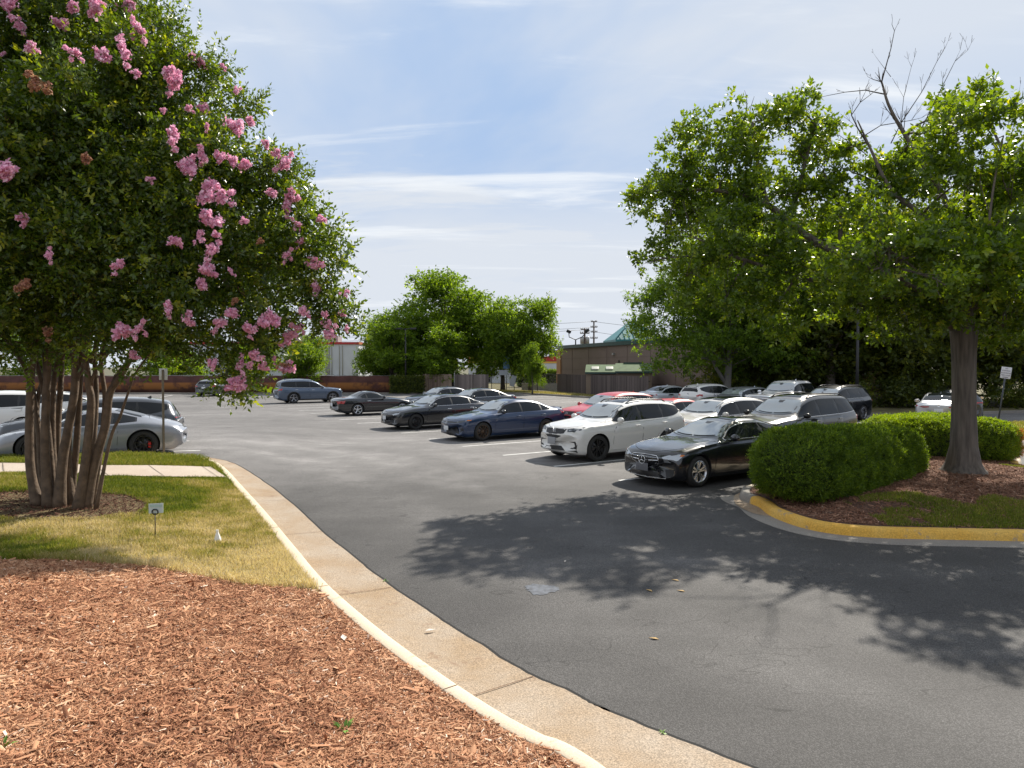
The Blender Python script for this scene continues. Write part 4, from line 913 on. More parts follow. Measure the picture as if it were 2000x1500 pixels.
# left of the drive
A9 = heading(-.90, -.435)
make_car('parked_car', 'pale grey rear-engined sports coupe with red brake calipers behind the flowering tree', 'car', ROWL, 'sports', P_PGREY, place((281, 893), 'sports', 'R', A9), A9, wheel='redcal', rim='black', rear='sports', front=F_GEN, caliper=True, wheelR=.355)
make_car('parked_car', 'dark grey sporty SUV just behind the pale grey sports coupe', 'car', ROWL, 'suv', P_DGREY, tail_at((-10.35, 21.75, 0), A9, 4.85), A9, L=4.85, H=1.60, wheel='multi', rim='black', rear='sports', front=F_CX, z=.12)
make_car('parked_car', 'white SUV seen between the stems of the flowering tree', 'car', ROWL, 'suv', P_WHITE, tail_at((-16.6, 25.5, 0), A9, 4.7), A9, H=1.68, wheel='five', rim='grey', rear='suv', front=F_CX, z=.1)
make_car('parked_car', 'white car beyond the white SUV, only its roof showing between the stems', 'car', ROWL, 'sedan', P_WHITE, tail_at((-19.4, 33.0, 0), A9, 4.8), A9, H=1.46, wheel='five', rim='grey', front=F_GEN)
make_car('parked_car', 'small black hatchback with its back to us at the orange mesh fence', 'car', None, 'suv', P_DGREY, (-26.6, 62.0), heading(0.05, 1), L=4.4, H=1.5, wheel='five', rim='grey', rear='suv', front=F_CX)
# ------------------------------------------------------------------ foliage
def rotm(n, dirs=None, rg=rng):
    """n rotation matrices whose third column (stem axis) is dirs"""
    z = dirs/np.linalg.norm(dirs, axis=1)[:, None]; a = rg.normal(size=(n, 3)); x = a-(a*z).sum(1)[:, None]*z; x /= np.linalg.norm(x, axis=1)[:, None]
    return np.stack([x, np.cross(z, x), z], -1)
def spray(nl, L_, ll, lw, style='alt', seed=0, droop=.25):
    """a twig of leaves along z: (nl*4, 3) vertices, one four-cornered leaf each"""
    r = np.random.default_rng(seed); V = []
    for i in range(nl):
        t = (i+.6)/nl
        if style == 'pair': a = (0 if i % 2 else math.pi)+r.normal()*.25+.5*math.sin(i)
        elif style == 'ball': a = r.uniform(0, 6.28)
        else: a = i*2.4+r.normal()*.3
        el = {'pair': .75, 'alt': .8}.get(style, r.uniform(-.3, 1.3))+r.normal()*.2
        if i == nl-1: el = 1.4
        d = np.array([math.cos(a)*math.cos(el), math.sin(a)*math.cos(el), math.sin(el)]); s = np.cross(d, [0, 0, 1]); s /= np.linalg.norm(s)+1e-9
        u = np.cross(s, d); s = s*math.cos(.5*r.normal())+u*math.sin(.5*r.normal()); base = np.array([r.normal()*.02*L_, r.normal()*.02*L_, t*L_])
        l = ll*r.uniform(.7, 1.2); w_ = lw*r.uniform(.8, 1.15)*.5
        V += [base, base+d*l*.45+s*w_-u*l*.06, base+d*l-u*l*droop, base+d*l*.45-s*w_-u*l*.06]
    return np.array(V)
def leaf_mesh(name, P, D, temps, scale, tint, rg=rng, jit=.12):
    """copies a random template to each point, as one crown mesh"""
    VV = []; TT = []; n = len(P); which = rg.integers(0, len(temps), n); Rm = rotm(n, D, rg)
    for j, T in enumerate(temps):
        k = which == j
        if not k.any(): continue
        q = np.einsum('nij,mj->nmi', Rm[k], T)*scale[k][:, None, None]+P[k][:, None, :]
        VV.append(q.reshape(-1, 3)); nl = len(T)//4; TT.append(np.repeat(tint[k], nl)+rg.normal(size=k.sum()*nl)*jit)
    V = np.concatenate(VV); return npmesh(name, V, np.arange(len(V)).reshape(-1, 4), tint=np.clip(np.concatenate(TT), 0, 1))
def n3(P, s, seed=0):
    return (fbm(P[:, 0]+.7*P[:, 2], P[:, 1]-.6*P[:, 2], s, seed)+fbm(P[:, 2]+.4*P[:, 1], P[:, 0]*.9, s, seed+7))/2
def fill_blobs(blobs, n, rg, shell=.45, gap=.46, gs=.9, seed=1, floor=None):
    B = np.array(blobs, float); c = B[:, :3]; r = B[:, 3:6]; w_ = (r.prod(1))**(.72); w_ /= w_.sum(); i = rg.choice(len(B), n, p=w_)
    d = rg.normal(size=(n, 3)); d /= np.linalg.norm(d, axis=1)[:, None]; u = rg.random(n); rad = shell+(1-shell)*u**.6; rad *= 1+.16*(n3(d*3+c[i], .9, seed+3)-.5)*2
    P = c[i]+d*r[i]*rad[:, None]; k = n3(P, gs, seed) > gap-.0
    if floor is not None: k &= P[:, 2] > floor
    return P[k], d[k], i[k]
def subclumps(blobs, per, rmin, rmax, flat, rg, shell=.55):
    """breaks each crown mass into small layered leaf clumps"""
    out = []
    for b in blobs:
        r = np.array(b[3:6]); n = max(3, int(per*(r[0]*r[1]*r[2])**.72)); d = rg.normal(size=(n, 3)); d /= np.linalg.norm(d, axis=1)[:, None]; q = rg.random(n)**.45
        c = np.array(b[:3])+d*r*(shell*0+q)[:, None]; s_ = rg.uniform(rmin, rmax, n)
        out += [(*c[i], s_[i]*rg.uniform(.9, 1.3), s_[i]*rg.uniform(.9, 1.3), s_[i]*flat) for i in range(n)]
    return out
LEAF_M = ramp_mat('myrtle_leaf', [(0, (.022, .045, .009)), (.45, (.075, .125, .014)), (.75, (.19, .24, .022)), (1, (.26, .28, .035))], rough=.33, trans=.40, tcol=(2.6, 2.4, .5), spec=.55)
LEAF_O = ramp_mat('oak_leaf', [(0, (.035, .066, .010)), (.5, (.09, .155, .016)), (.85, (.20, .27, .028)), (1, (.33, .34, .04))], rough=.34, trans=.46, tcol=(2.9, 2.5, .45), spec=.5)
LEAF_B = ramp_mat('tree_leaf', [(0, (.05, .09, .012)), (.5, (.11, .18, .018)), (1, (.22, .29, .03))], rough=.5, trans=.5, tcol=(2.5, 2.4, .6), spec=.35)
LEAF_W = ramp_mat('wood_leaf', [(0, (.03, .045, .010)), (.6, (.085, .115, .018)), (1, (.24, .25, .035))], rough=.45, trans=.42, tcol=(2.6, 2.3, .5), spec=.4)
LEAF_H = ramp_mat('hedge_leaf', [(0, (.035, .068, .008)), (.5, (.10, .168, .014)), (1, (.22, .30, .025))], rough=.55, trans=.42, tcol=(2.5, 2.3, .4), spec=.3)
LEAF_D = ramp_mat('hedge_dead_leaf', [(0, (.22, .07, .015)), (1, (.42, .17, .03))], rough=.7, trans=.2)
BARK_M = mat('myrtle_bark', (.115, .078, .050), .75, n_amt=.4, n_scale=9, bump=.5, b_scale=25)
BARK_O = mat('oak_bark', (.125, .105, .088), .9, n_amt=.4, n_scale=9, bump=1, b_scale=24)
for n_ in [n_ for n_ in BARK_O.node_tree.nodes if n_.bl_idname == 'ShaderNodeTexNoise']:      # fissures run up the trunk
    q_ = BARK_O.node_tree.nodes.new('ShaderNodeMapping'); q_.inputs['Scale'].default_value = (1.6, 1.6, .16); f_ = n_.inputs[0].links[0].from_socket; BARK_O.node_tree.links.new(f_, q_.inputs[0]); BARK_O.node_tree.links.new(q_.outputs[0], n_.inputs[0])
BARK_D = mat('dead_wood', (.08, .065, .055), .9)
BARK_B = mat('tree_bark', (.09, .075, .06), .9, n_amt=.3, n_scale=3)
def curve_pts(a, b, sag=.1, n=7, rg=random, wob=.05):
    a = Vector(a); b = Vector(b); L_ = (b-a).length; m1 = a.lerp(b, .35)+Vector((rg.uniform(-1, 1), rg.uniform(-1, 1), 0))*L_*wob+Vector((0, 0, sag*L_)); m2 = a.lerp(b, .7)+Vector((rg.uniform(-1, 1), rg.uniform(-1, 1), 0))*L_*wob+Vector((0, 0, sag*L_*.6))
    return [Vector(p) for p in cat([a, m1, m2, b], max(2, n//3))]
def taper(a, b, n): return [a+(b-a)*(i/(n-1))**.8 for i in range(n)]
def limbs(mb, hub, blobs, r0, sub=4, rmin=.012, sag=.08, n=8):
    hub = Vector(hub)
    for b in blobs:
        c = Vector(b[:3]); p = curve_pts(hub, c, sag, 9); rr = max(rmin*1.5, r0*min(1, (b[3]+b[5])/2.6)); mb.tube(p, taper(rr, rr*.35, len(p)), n)
        for k in range(sub):
            d = Vector((random.gauss(0, 1), random.gauss(0, 1), random.gauss(.3, 1))).normalized(); s_ = p[random.randint(len(p)//2, len(p)-1)]
            e = c+Vector((d.x*b[3], d.y*b[4], d.z*b[5]))*.9; q = curve_pts(s_, e, .05, 6); mb.tube(q, taper(rr*.35, rmin*.5, len(q)), 5)
# ---- flowering multi-stem tree on the lawn
MY = 11.3; mbase = G(122, 985, zland); MYY = mbase.y
def PB(px, py, Y, rpx, k=1.0, ky=1.0):
    p = AT(px, py, Y); r = rpx/FPX*Y; return (p.x, p.y, p.z, r*k, r*ky, r*k)
mroot = empty('flowering_tree', (mbase.x, mbase.y, mbase.z-.05), 0, 'big multi-stemmed tree covered in pink blossom, on the left lawn', 'tree')
stems = [[(75, 992), (58, 900), (60, 740), (68, 650), (20, 480)], [(96, 1000), (88, 880), (92, 740), (98, 640), (90, 450)], [(115, 996), (122, 900), (131, 850), (146, 760), (147, 690), (160, 560), (190, 380)],
 [(140, 1000), (132, 890), (140, 790), (158, 700), (230, 520)], [(152, 1002), (167, 900), (178, 790), (172, 740), (176, 640), (300, 460)], [(165, 998), (186, 900), (206, 830), (214, 770), (235, 735), (300, 640), (430, 560)],
 [(186, 975), (215, 860), (234, 815), (246, 780), (270, 720), (330, 650)], [(100, 990), (82, 930), (74, 830), (50, 720), (-30, 600), (-90, 450)], [(122, 990), (104, 900), (104, 760), (118, 640), (110, 300)], [(136, 985), (150, 860), (158, 720), (165, 640), (280, 300)],
 [(178, 985), (196, 880), (205, 780), (200, 680), (260, 560), (400, 420)], [(88, 985), (70, 900), (74, 780), (86, 700), (30, 560)], [(128, 982), (112, 880), (118, 760), (128, 660), (180, 500)], [(160, 980), (180, 880), (188, 770), (186, 680), (210, 540)], [(105, 984), (98, 880), (84, 760), (50, 650), (-20, 520)]]
srad = [.078, .08, .085, .068, .078, .082, .03, .06, .065, .06, .05, .05, .065, .06, .055]
for i, (st, sr) in enumerate(zip(stems, srad)):
    dy = [-.28, -.35, -.3, .05, -.38, -.2, -.25, .35, .3, .35, .15, .45, .5, .5, .2][i]; pts = []
    for j, (a, b) in enumerate(st): 
        p = AT(a, b, MYY+dy*(.55+.12*j)); pts.append(p)
    pts[0].z = zland(pts[0].x, pts[0].y)-.05
    pts = [Vector(p) for p in cat(pts, 5)]; mb = MB(); n = len(pts); k_ = Vector((mbase.x, mbase.y, mbase.z-.05))
    rad = [sr*(1.35-.35*min(1, j/3))*(1-.62*j/n) for j in range(n)]; mb.tube([p-k_ for p in pts], rad, 10)
    if i in (4, 5, 2): 
        q = pts[n//2]; e = q+Vector((.35, .1, .75)); mb.tube([p-k_ for p in curve_pts(q, e, .05, 6)], taper(sr*.45, sr*.2, 7), 6)
    mb.build('trunk', BARK_M, mroot)
mbl = [(-60, 60, 200, 11.2), (120, 60, 160, 11.6), (250, 110, 110, 11.0), (330, 170, 110, 11.6), (200, 250, 190, 10.6), (-60, 300, 200, 10.8), (60, 330, 190, 10.3), (420, 215, 80, 11.4), (450, 320, 105, 11.0), (330, 330, 150, 10.8), (520, 380, 85, 11.1),
  (540, 470, 85, 11.0), (430, 470, 130, 10.6), (250, 480, 170, 10.3), (60, 510, 160, 10.4), (-100, 520, 160, 10.8), (600, 510, 52, 11.0), (590, 590, 60, 10.9), (640, 620, 36, 10.9), (500, 590, 95, 10.6), (370, 600, 110, 10.4), (220, 620, 105, 10.4), (70, 640, 90, 10.8), (-80, 660, 100, 11.0),
  (510, 690, 48, 10.7), (440, 690, 60, 10.5), (340, 680, 48, 10.5), (478, 745, 22, 10.6), (300, 30, 60, 11.8), (400, 130, 55, 11.5), (10, -150, 260, 12.0), (380, 420, 120, 12.4), (200, 300, 200, 12.6), (500, 520, 110, 12.2), (180, 560, 150, 12.3), (-60, 380, 220, 12.8), (560, 660, 35, 11), (-190, 200, 200, 11.5),
  (450, 140, 28, 11.4), (355, 60, 30, 11.6), (495, 215, 26, 11.3), (550, 330, 28, 11.2), (585, 400, 34, 11.0), (625, 445, 22, 11.0), (640, 560, 26, 11.0), (655, 500, 14, 10.9), (672, 625, 12, 10.9)]
mbl = [(a-(14 if a > 250 else 0)-(12 if b < 260 and a > 200 else 0), b, max(10, r-16-(8 if b < 260 and a > 200 else 0)), Y) for a, b, r, Y in mbl]
mblobs = [PB(a, b, Y, r) for a, b, r, Y in mbl]
rg = np.random.default_rng(11)
P, D, I = fill_blobs([(a, b, c, r1*.95, r2*.95, r3*.95) for a, b, c, r1, r2, r3 in mblobs], 16000, rg, shell=.1, gap=.36, gs=.55, seed=3)
Ps, Ds, Is = fill_blobs(subclumps(mblobs, 26, .16, .34, .85, rg), 36000, rg, shell=.1, gap=.0); P = np.vstack([P, Ps]); D = np.vstack([D, Ds])
D2 = D*.8+rg.normal(size=D.shape)*.55+np.array([0, 0, .25]); tn = .36+.14*rg.normal(size=len(P)); newg = rg.random(len(P)) < .07; tn[newg] += .45
MT = [spray(9, .27, .078, .040, 'pair', s) for s in range(6)]+[spray(7, .20, .066, .038, 'alt', s+20) for s in range(3)]
k_ = np.array([mbase.x, mbase.y, mbase.z-.05])
# loose shoots that stick out of the outline
sh = []; 
for (a, b, r, Y) in mbl[:30]+mbl[38:]:
    for _ in range(3 if r > 40 else 4):
        d = Vector((rg.normal(), rg.normal()*.6, rg.normal()+.35)).normalized(); c = Vector(PB(a, b, Y, r)[:3]); rr = r/FPX*Y
        for t in (0.98, 1.08, 1.17, 1.25): sh.append((*(c+d*(rr*.97+(t-.98)*1.1)), *d))
sh = np.array(sh); P = np.vstack([P, sh[:, :3]]); D2 = np.vstack([D2, sh[:, 3:]+rg.normal(size=(len(sh), 3))*.15]); tn = np.concatenate([tn, .40+.2*rg.random(len(sh))])
link('crown', leaf_mesh('crown', P-k_, D2, MT, rg.uniform(.8, 1.25, len(P)), tn, rg), LEAF_M, mroot)
mb = MB()
for b in mblobs[:30]:
    c = Vector(b[:3])-Vector(k_); s_ = Vector((random.uniform(-.3, .5), random.uniform(-.2, .2), random.uniform(2.4, 3.6))); p = curve_pts(s_, c, .06, 8); mb.tube(p, taper(.035, .010, len(p)), 6)
    for k in range(3):
        d = Vector((random.gauss(0, 1), random.gauss(0, 1), random.gauss(.4, 1))).normalized(); q = curve_pts(p[random.randint(3, len(p)-1)], c+d*b[3]*.95, .03, 6); mb.tube(q, taper(.012, .004, len(q)), 5)
mb.build('branches', BARK_M, mroot)
# blossom clusters: crinkled petals gathered in a cone
PET = ramp_mat('petal', [(0, (.64, .28, .42)), (.5, (.88, .54, .69)), (1, (.94, .78, .85))], rough=.7, trans=.35, tcol=(1.2, 1.0, 1.1), spec=.2)
PETF = ramp_mat('petal_faded', [(0, (.30, .13, .10)), (.6, (.50, .28, .20)), (1, (.55, .42, .20))], rough=.8, trans=.3, tcol=(1.2, 1.1, .8), spec=.2)
fm_ = []
for v in range(4):
    r2 = np.random.default_rng(50+v); n = 430; V = []; 
    t = r2.random(n)**.8; a = r2.uniform(0, 6.28, n); lobe = r2.integers(0, 9, n); lc = r2.normal(size=(9, 3))*np.array([.075, .075, .085]); lc[:, :2] *= (1-np.clip((lc[:, 2]+.1)/.35, 0, .8))[:, None]
    c = lc[lobe]+r2.normal(size=(n, 3))*np.array([.026, .026, .024]); 
    d = r2.normal(size=(n, 3)); Rm = rotm(n, d, r2); s_ = r2.uniform(.012, .026, n)
    q = np.array([[-1, -.8, .2], [1, -1, -.2], [.9, 1, .3], [-1, .9, -.3]]); V = np.einsum('nij,mj->nmi', Rm, q)*s_[:, None, None]+c[:, None, :]
    fm_.append(npmesh('blossom', V.reshape(-1, 3), np.arange(n*4).reshape(-1, 4), tint=np.clip(r2.normal(.5, .25, n), 0, 1)))
fl = [(10, 16, 1.1), (45, 35, .7), (115, 50, .9), (52, 95, .7), (10, 105, .4), (150, 100, .6), (150, 15, .8), (200, 15, 1.2), (240, 18, 1.1), (275, 45, .8), (190, 98, .6), (212, 105, .8), (240, 98, 1.0), (235, 60, .5), (330, 135, .9), (315, 150, .8), (350, 170, .8), (355, 200, .5), (365, 100, .6), (405, 110, .7), (425, 120, .4),
  (270, 147, .5), (315, 213, .4), (385, 225, .7), (395, 258, .5), (460, 180, .5), (455, 235, .9), (475, 245, .7), (345, 275, .9), (395, 302, .8), (428, 315, .7), (362, 335, 1.25), (397, 362, 1.2), (442, 368, .9), (460, 318, .8), (478, 330, .8), (398, 422, 1.0), (290, 355, .5), (480, 422, .6),
  (510, 270, .5), (535, 282, .7), (548, 320, .9), (525, 370, .7), (568, 380, 1.1), (560, 412, .8), (590, 432, .5), (350, 462, .5), (327, 472, .6), (395, 460, .6), (409, 493, 1.0), (396, 533, .9), (390, 552, .9), (243, 518, .6), (105, 493, .5), (15, 318, 1.1), (30, 420, .9), (463, 522, .4), (573, 502, .6), (612, 520, 1.0), (628, 430, .7), (600, 470, .5), (630, 555, .7),
  (545, 608, 1.0), (515, 627, .7), (487, 652, .7), (440, 630, .8), (460, 617, .8), (362, 618, .9), (318, 611, .8), (269, 628, .6), (224, 653, .9), (258, 698, .6), (575, 665, .9), (590, 640, .8), (600, 615, .6), (560, 715, .9), (508, 695, .8), (475, 722, .8), (470, 757, 1.1), (458, 742, .7), (632, 625, .6), (652, 634, .7), (655, 662, .7), (655, 605, .7), (665, 572, .5), (690, 628, .35), (430, 715, .6), (520, 718, .6), (545, 690, .5)]
fl_faded = [(75, 175, 1.2), (160, 315, .6), (40, 565, .8), (90, 640, .7), (560, 720, .7), (505, 470, .4), (470, 590, .5)]
B = np.array(mblobs)
def surf(px, py):
    d = np.array(ray(px, py)); d /= np.linalg.norm(d); o = np.array([0, 0, CAMH]); oc = (o-B[:, :3])/B[:, 3:6]; dd = d/B[:, 3:6]
    a = (dd*dd).sum(1); b = (oc*dd).sum(1); c = (oc*oc).sum(1)-1; q = b*b-a*c; t = np.where(q > 0, (-b-np.sqrt(np.maximum(q, 0)))/a, 1e9).min()
    if t > 1e8: t = 10.9/d[1]
    return o+d*(t-.30)
cnt = 0
for (a, b, s_), fd in [(f, False) for f in fl]+[(f, True) for f in fl_faded]:
    a += random.uniform(-14, 14); b += random.uniform(-14, 14); p = surf(a, b); me_ = fm_[cnt % 4]; cnt += 1
    if not me_.materials: me_.materials.append(None)
    o = bpy.data.objects.new('blossom', me_); C.objects.link(o); o.parent = mroot; o.location = p-k_+np.array([0, 0, -.02])
    o.material_slots[0].link = 'OBJECT'; o.material_slots[0].material = PETF if fd else PET
    sc_ = s_*random.uniform(.68, .92); o.scale = (sc_*random.uniform(.85, 1.15), sc_*random.uniform(.85, 1.15), sc_*random.uniform(.9, 1.45)); o.rotation_euler = (random.uniform(-.9, .9), random.uniform(-.9, 1.1), random.uniform(0, 6))
# ---- oak on the island
ob = G(1882, 922, zisl); OY = ob.y; oroot = empty('oak_tree', (ob.x, ob.y, ob.z-.05), 0, 'big oak with a thick straight trunk and dead twigs on top, in the island mulch', 'tree')
mb = MB(); kk = Vector((ob.x, ob.y, ob.z-.05)); s_ = OY/FPX; nt_ = 22; V = []; F = []
tp = [(926, 60), (916, 46), (904, 38), (870, 30), (820, 27.5), (760, 26), (720, 26), (690, 27), (660, 29), (635, 32)]
for j, (py, rp_) in enumerate(tp):
    cx = 1883+(0 if j > 2 else 1); c = AT(cx, py, OY)
    for k in range(nt_):
        a = 2*math.pi*k/nt_; rr = .79*rp_*s_*(1+(.10 if j < 3 else .03)*math.sin(a*5+1.3)*(1 if j < 3 else .6)+.015*math.sin(a*11)); V.append(c-kk+Vector((math.cos(a)*rr, math.sin(a)*rr, 0)))
F = [(j*nt_+k, j*nt_+(k+1) % nt_, (j+1)*nt_+(k+1) % nt_, (j+1)*nt_+k) for j in range(len(tp)-1) for k in range(nt_)]; F.append(tuple((len(tp)-1)*nt_+k for k in range(nt_)))
mb.add(V, F, True); hub = AT(1883, 650, OY)-kk; hub2 = AT(1872, 560, OY)-kk; hub3 = AT(1868, 470, OY)-kk
mb.tube([hub-Vector((0, 0, .4)), hub, hub2, hub3, AT(1890, 380, OY+.3)-kk, AT(1900, 300, OY+.5)-kk], [.20, .24, .19, .14, .09, .04], 12)
obl = [(1290, 350, 55, 17.6), (1340, 300, 60, 17.6), (1400, 265, 62, 17.4), (1460, 235, 60, 17.2), (1520, 230, 52, 17.0), (1565, 215, 45, 17), (1600, 250, 30, 17), (1560, 300, 50, 17.0), (1490, 300, 75, 17.4), (1410, 350, 80, 17.2), (1330, 390, 70, 17.4), (1270, 385, 40, 17.8), (1480, 400, 90, 16.8), (1570, 390, 70, 17.0),
  (1350, 460, 75, 17.0), (1430, 490, 95, 16.5), (1530, 500, 100, 16.2), (1300, 440, 40, 17.2), (1340, 540, 70, 16.6), (1630, 460, 80, 17.4), (1640, 380, 60, 16.8), (1610, 340, 36, 16.6), (1420, 580, 60, 16.0), (1520, 590, 75, 15.6), (1640, 560, 95, 15.2), (1720, 480, 75, 17.5), (1740, 590, 80, 15.0), (1710, 630, 55, 15.6),
  (1700, 360, 45, 16.8), (1760, 400, 60, 16.0), (1800, 330, 60, 16.4), (1850, 270, 55, 14.2), (1905, 235, 55, 13.3), (1960, 265, 60, 13.2), (1880, 350, 90, 14.0), (1980, 370, 95, 13.4), (1830, 450, 85, 16.8), (1920, 470, 100, 15.0), (1830, 560, 80, 15.0), (1940, 580, 100, 14.6), (2010, 500, 90, 16.5), (2070, 300, 120, 13.2), (2180, 330, 140, 13.5), (2160, 180, 110, 14.0), (2100, 480, 130, 15.5), (2060, 610, 80, 15.2), (1960, 640, 50, 15.2),
  (1830, 620, 45, 14.8), (1740, 350, 36, 18.0), (1900, 520, 110, 18.0), (1700, 540, 110, 18.6), (1560, 540, 100, 18.8), (1420, 440, 110, 18.6), (1960, 400, 120, 18.2), (2200, 450, 150, 17.0), (1900, 180, 30, 16.4), (1245, 380, 16, 17.9), (1262, 512, 14, 17), (2050, 560, 120, 12.8), (1900, 500, 90, 13.0), (1760, 500, 70, 13.2), (1700, 530, 60, 12.9), (1640, 520, 55, 13.4), (1790, 500, 50, 13.0), (1850, 560, 60, 12.4), (1960, 480, 70, 12.8), (1690, 470, 40, 14.2), (1735, 440, 42, 13.6), (1690, 405, 34, 14.6), (1800, 262, 32, 16.6), (1845, 222, 30, 16.2), (1765, 305, 30, 16.8), (1715, 335, 26, 17.2), (1640, 300, 26, 17.2), (1800, 380, 50, 17.0)]
oblobs = [PB(a, b, Y, r) for a, b, r, Y in obl]; rg = np.random.default_rng(23)
lo = [tuple(np.array(b[:3])-np.array(kk))+tuple(b[3:]) for b in oblobs]
big = [b for b in lo if b[3] > .7]
main = [0, 3, 9, 15, 16, 24, 26, 30, 33, 34, 35, 37, 39, 40, 19, 12]
# main limbs, then sub-limbs hang from the nearest limb point
tips = []
def limb(px_pts, r, Y0, Y1, re=.035):
    P_ = [AT(a, b, Y0+(Y1-Y0)*i/(len(px_pts)-1))-kk for i, (a, b) in enumerate(px_pts)]; P_ = [Vector(p) for p in cat(P_, 5)]; mb.tube(P_, taper(r, re, len(P_)), 10); tips.extend(P_[4:])
limb([(1872, 610), (1800, 560), (1700, 520), (1590, 470), (1500, 400), (1420, 375), (1330, 370)], .15, OY, 17.4)
limb([(1870, 640), (1790, 590), (1690, 570), (1560, 540), (1430, 500)], .13, OY, 16.4)
limb([(1868, 500), (1800, 420), (1740, 370), (1700, 290), (1675, 235)], .085, OY, 16.6, .014)
limb([(1872, 520), (1850, 400), (1790, 300), (1740, 215), (1722, 160)], .085, OY, 16.2, .02)
limb([(1890, 500), (1940, 400), (1960, 300)], .11, OY, 15.8)
limb([(1880, 540), (1960, 470), (2060, 380)], .11, OY, 16.0)
limb([(1890, 600), (1990, 560), (2100, 500)], .12, OY, 15.2)
limb([(1880, 600), (1900, 540), (1930, 520)], .10, OY, 13.2)
limb([(1875, 590), (1780, 560), (1740, 520)], .09, OY, 13.6)
limb([(1870, 560), (1700, 480), (1560, 470)], .10, OY, 18.6)
limb([(1885, 560), (1900, 500), (1930, 450)], .10, OY, 18.2)
limb([(1500, 405), (1480, 320), (1470, 240)], .06, 17.0, 17.2); limb([(1540, 440), (1570, 330), (1590, 240)], .06, 17.0, 17.0); limb([(1640, 500), (1640, 400), (1610, 340)], .06, 16.8, 16.8)
for b in lo:
    c = Vector(b[:3]); q = min(tips, key=lambda p: (p-c).length+max(0, p.z-c.z)*.7); p = curve_pts(q, c, .04, 8); mb.tube(p, taper(.035, .012, len(p)), 6)
    for k in range(5):
        d = Vector((random.gauss(0, 1), random.gauss(0, 1), random.gauss(.3, 1))).normalized(); e = curve_pts(p[random.randint(2, len(p)-1)], c+d*b[3]*.92, .03, 6); mb.tube(e, taper(.012, .004, len(e)), 4)
mb.build('trunk', BARK_O, oroot)
P, D, I = fill_blobs(subclumps([(a, b, c, r1*.97, r2*.97, r3*.9) for a, b, c, r1, r2, r3 in oblobs], 14, .20, .42, .42, rg), 15000, rg, shell=.05, gap=.0)
D2 = D*.7+rg.normal(size=D.shape)*.6+np.array([0, 0, .15]); tn = .42+.16*rg.normal(size=len(P))+.25*(n3(P, 1.8, 4)-.5)
OT = [spray(8, .24, .115, .072, 'alt', s+40, droop=.25) for s in range(6)]
link('crown', leaf_mesh('crown', P-np.array(kk), D2, OT, rg.uniform(.8, 1.25, len(P)), tn, rg), LEAF_O, oroot)
# dead twigs
mb = MB()
def dead(pts, r, Y, depth=2):
    P_ = [AT(a, b, Y+random.uniform(-.1, .1))-kk for a, b in pts]; r *= .72; mb.tube(P_, taper(r, r*.3, len(P_)), 6); 
    for i, p in enumerate(P_[1:], 1):
        for s2 in range(depth):
            d = (P_[i]-P_[i-1]).normalized(); d = (d+Vector((random.uniform(-1, 1), random.uniform(-.6, .6), random.uniform(-.1, .9)))*.9).normalized(); L_ = random.uniform(.18, .5)*(1 if depth > 1 else .5)
            q = [p, p+d*L_*.5+Vector((0, 0, .03)), p+d*L_+Vector((random.uniform(-.08, .08), 0, .08))]; mb.tube(q, [r*.35, r*.2, .004], 4)
            for _ in range(2): e = q[1]+(d+Vector((random.uniform(-1, 1), random.uniform(-.5, .5), random.uniform(-.2, .9)))*.7).normalized()*L_*.4; mb.tube([q[1], e], [r*.18, .003], 4)
dead([(1790, 300), (1765, 255), (1745, 230), (1735, 205), (1727, 175), (1722, 160)], .05, 16.2, 2)
dead([(1722, 160), (1733, 120), (1740, 95), (1747, 60), (1742, 48)], .022, 16.2, 1)
dead([(1722, 160), (1705, 155), (1695, 150)], .015, 16.2, 1); dead([(1728, 184), (1690, 176), (1650, 180), (1600, 190)], .022, 16.2, 1)
dead([(1700, 290), (1675, 250), (1663, 225), (1680, 200), (1700, 185)], .03, 16.5, 2); dead([(1680, 270), (1720, 245), (1780, 235), (1800, 230)], .02, 16.4, 2)
dead([(1740, 280), (1760, 240), (1765, 190), (1780, 130)], .018, 16.1, 2); dead([(1760, 240), (1800, 180), (1830, 120), (1845, 95)], .016, 16.0, 2); dead([(1800, 250), (1840, 170), (1865, 120), (1890, 98)], .016, 15.8, 2); dead([(1940, 215), (1975, 195), (1990, 178)], .012, 16, 1)
dead([(1700, 350), (1650, 330), (1600, 300)], .02, 16.6, 2); dead([(1740, 150), (1710, 110)], .01, 16.2, 1); dead([(1690, 300), (1640, 265), (1610, 265)], .014, 16.6, 2)
mb.build('dead_branches', BARK_D, oroot)
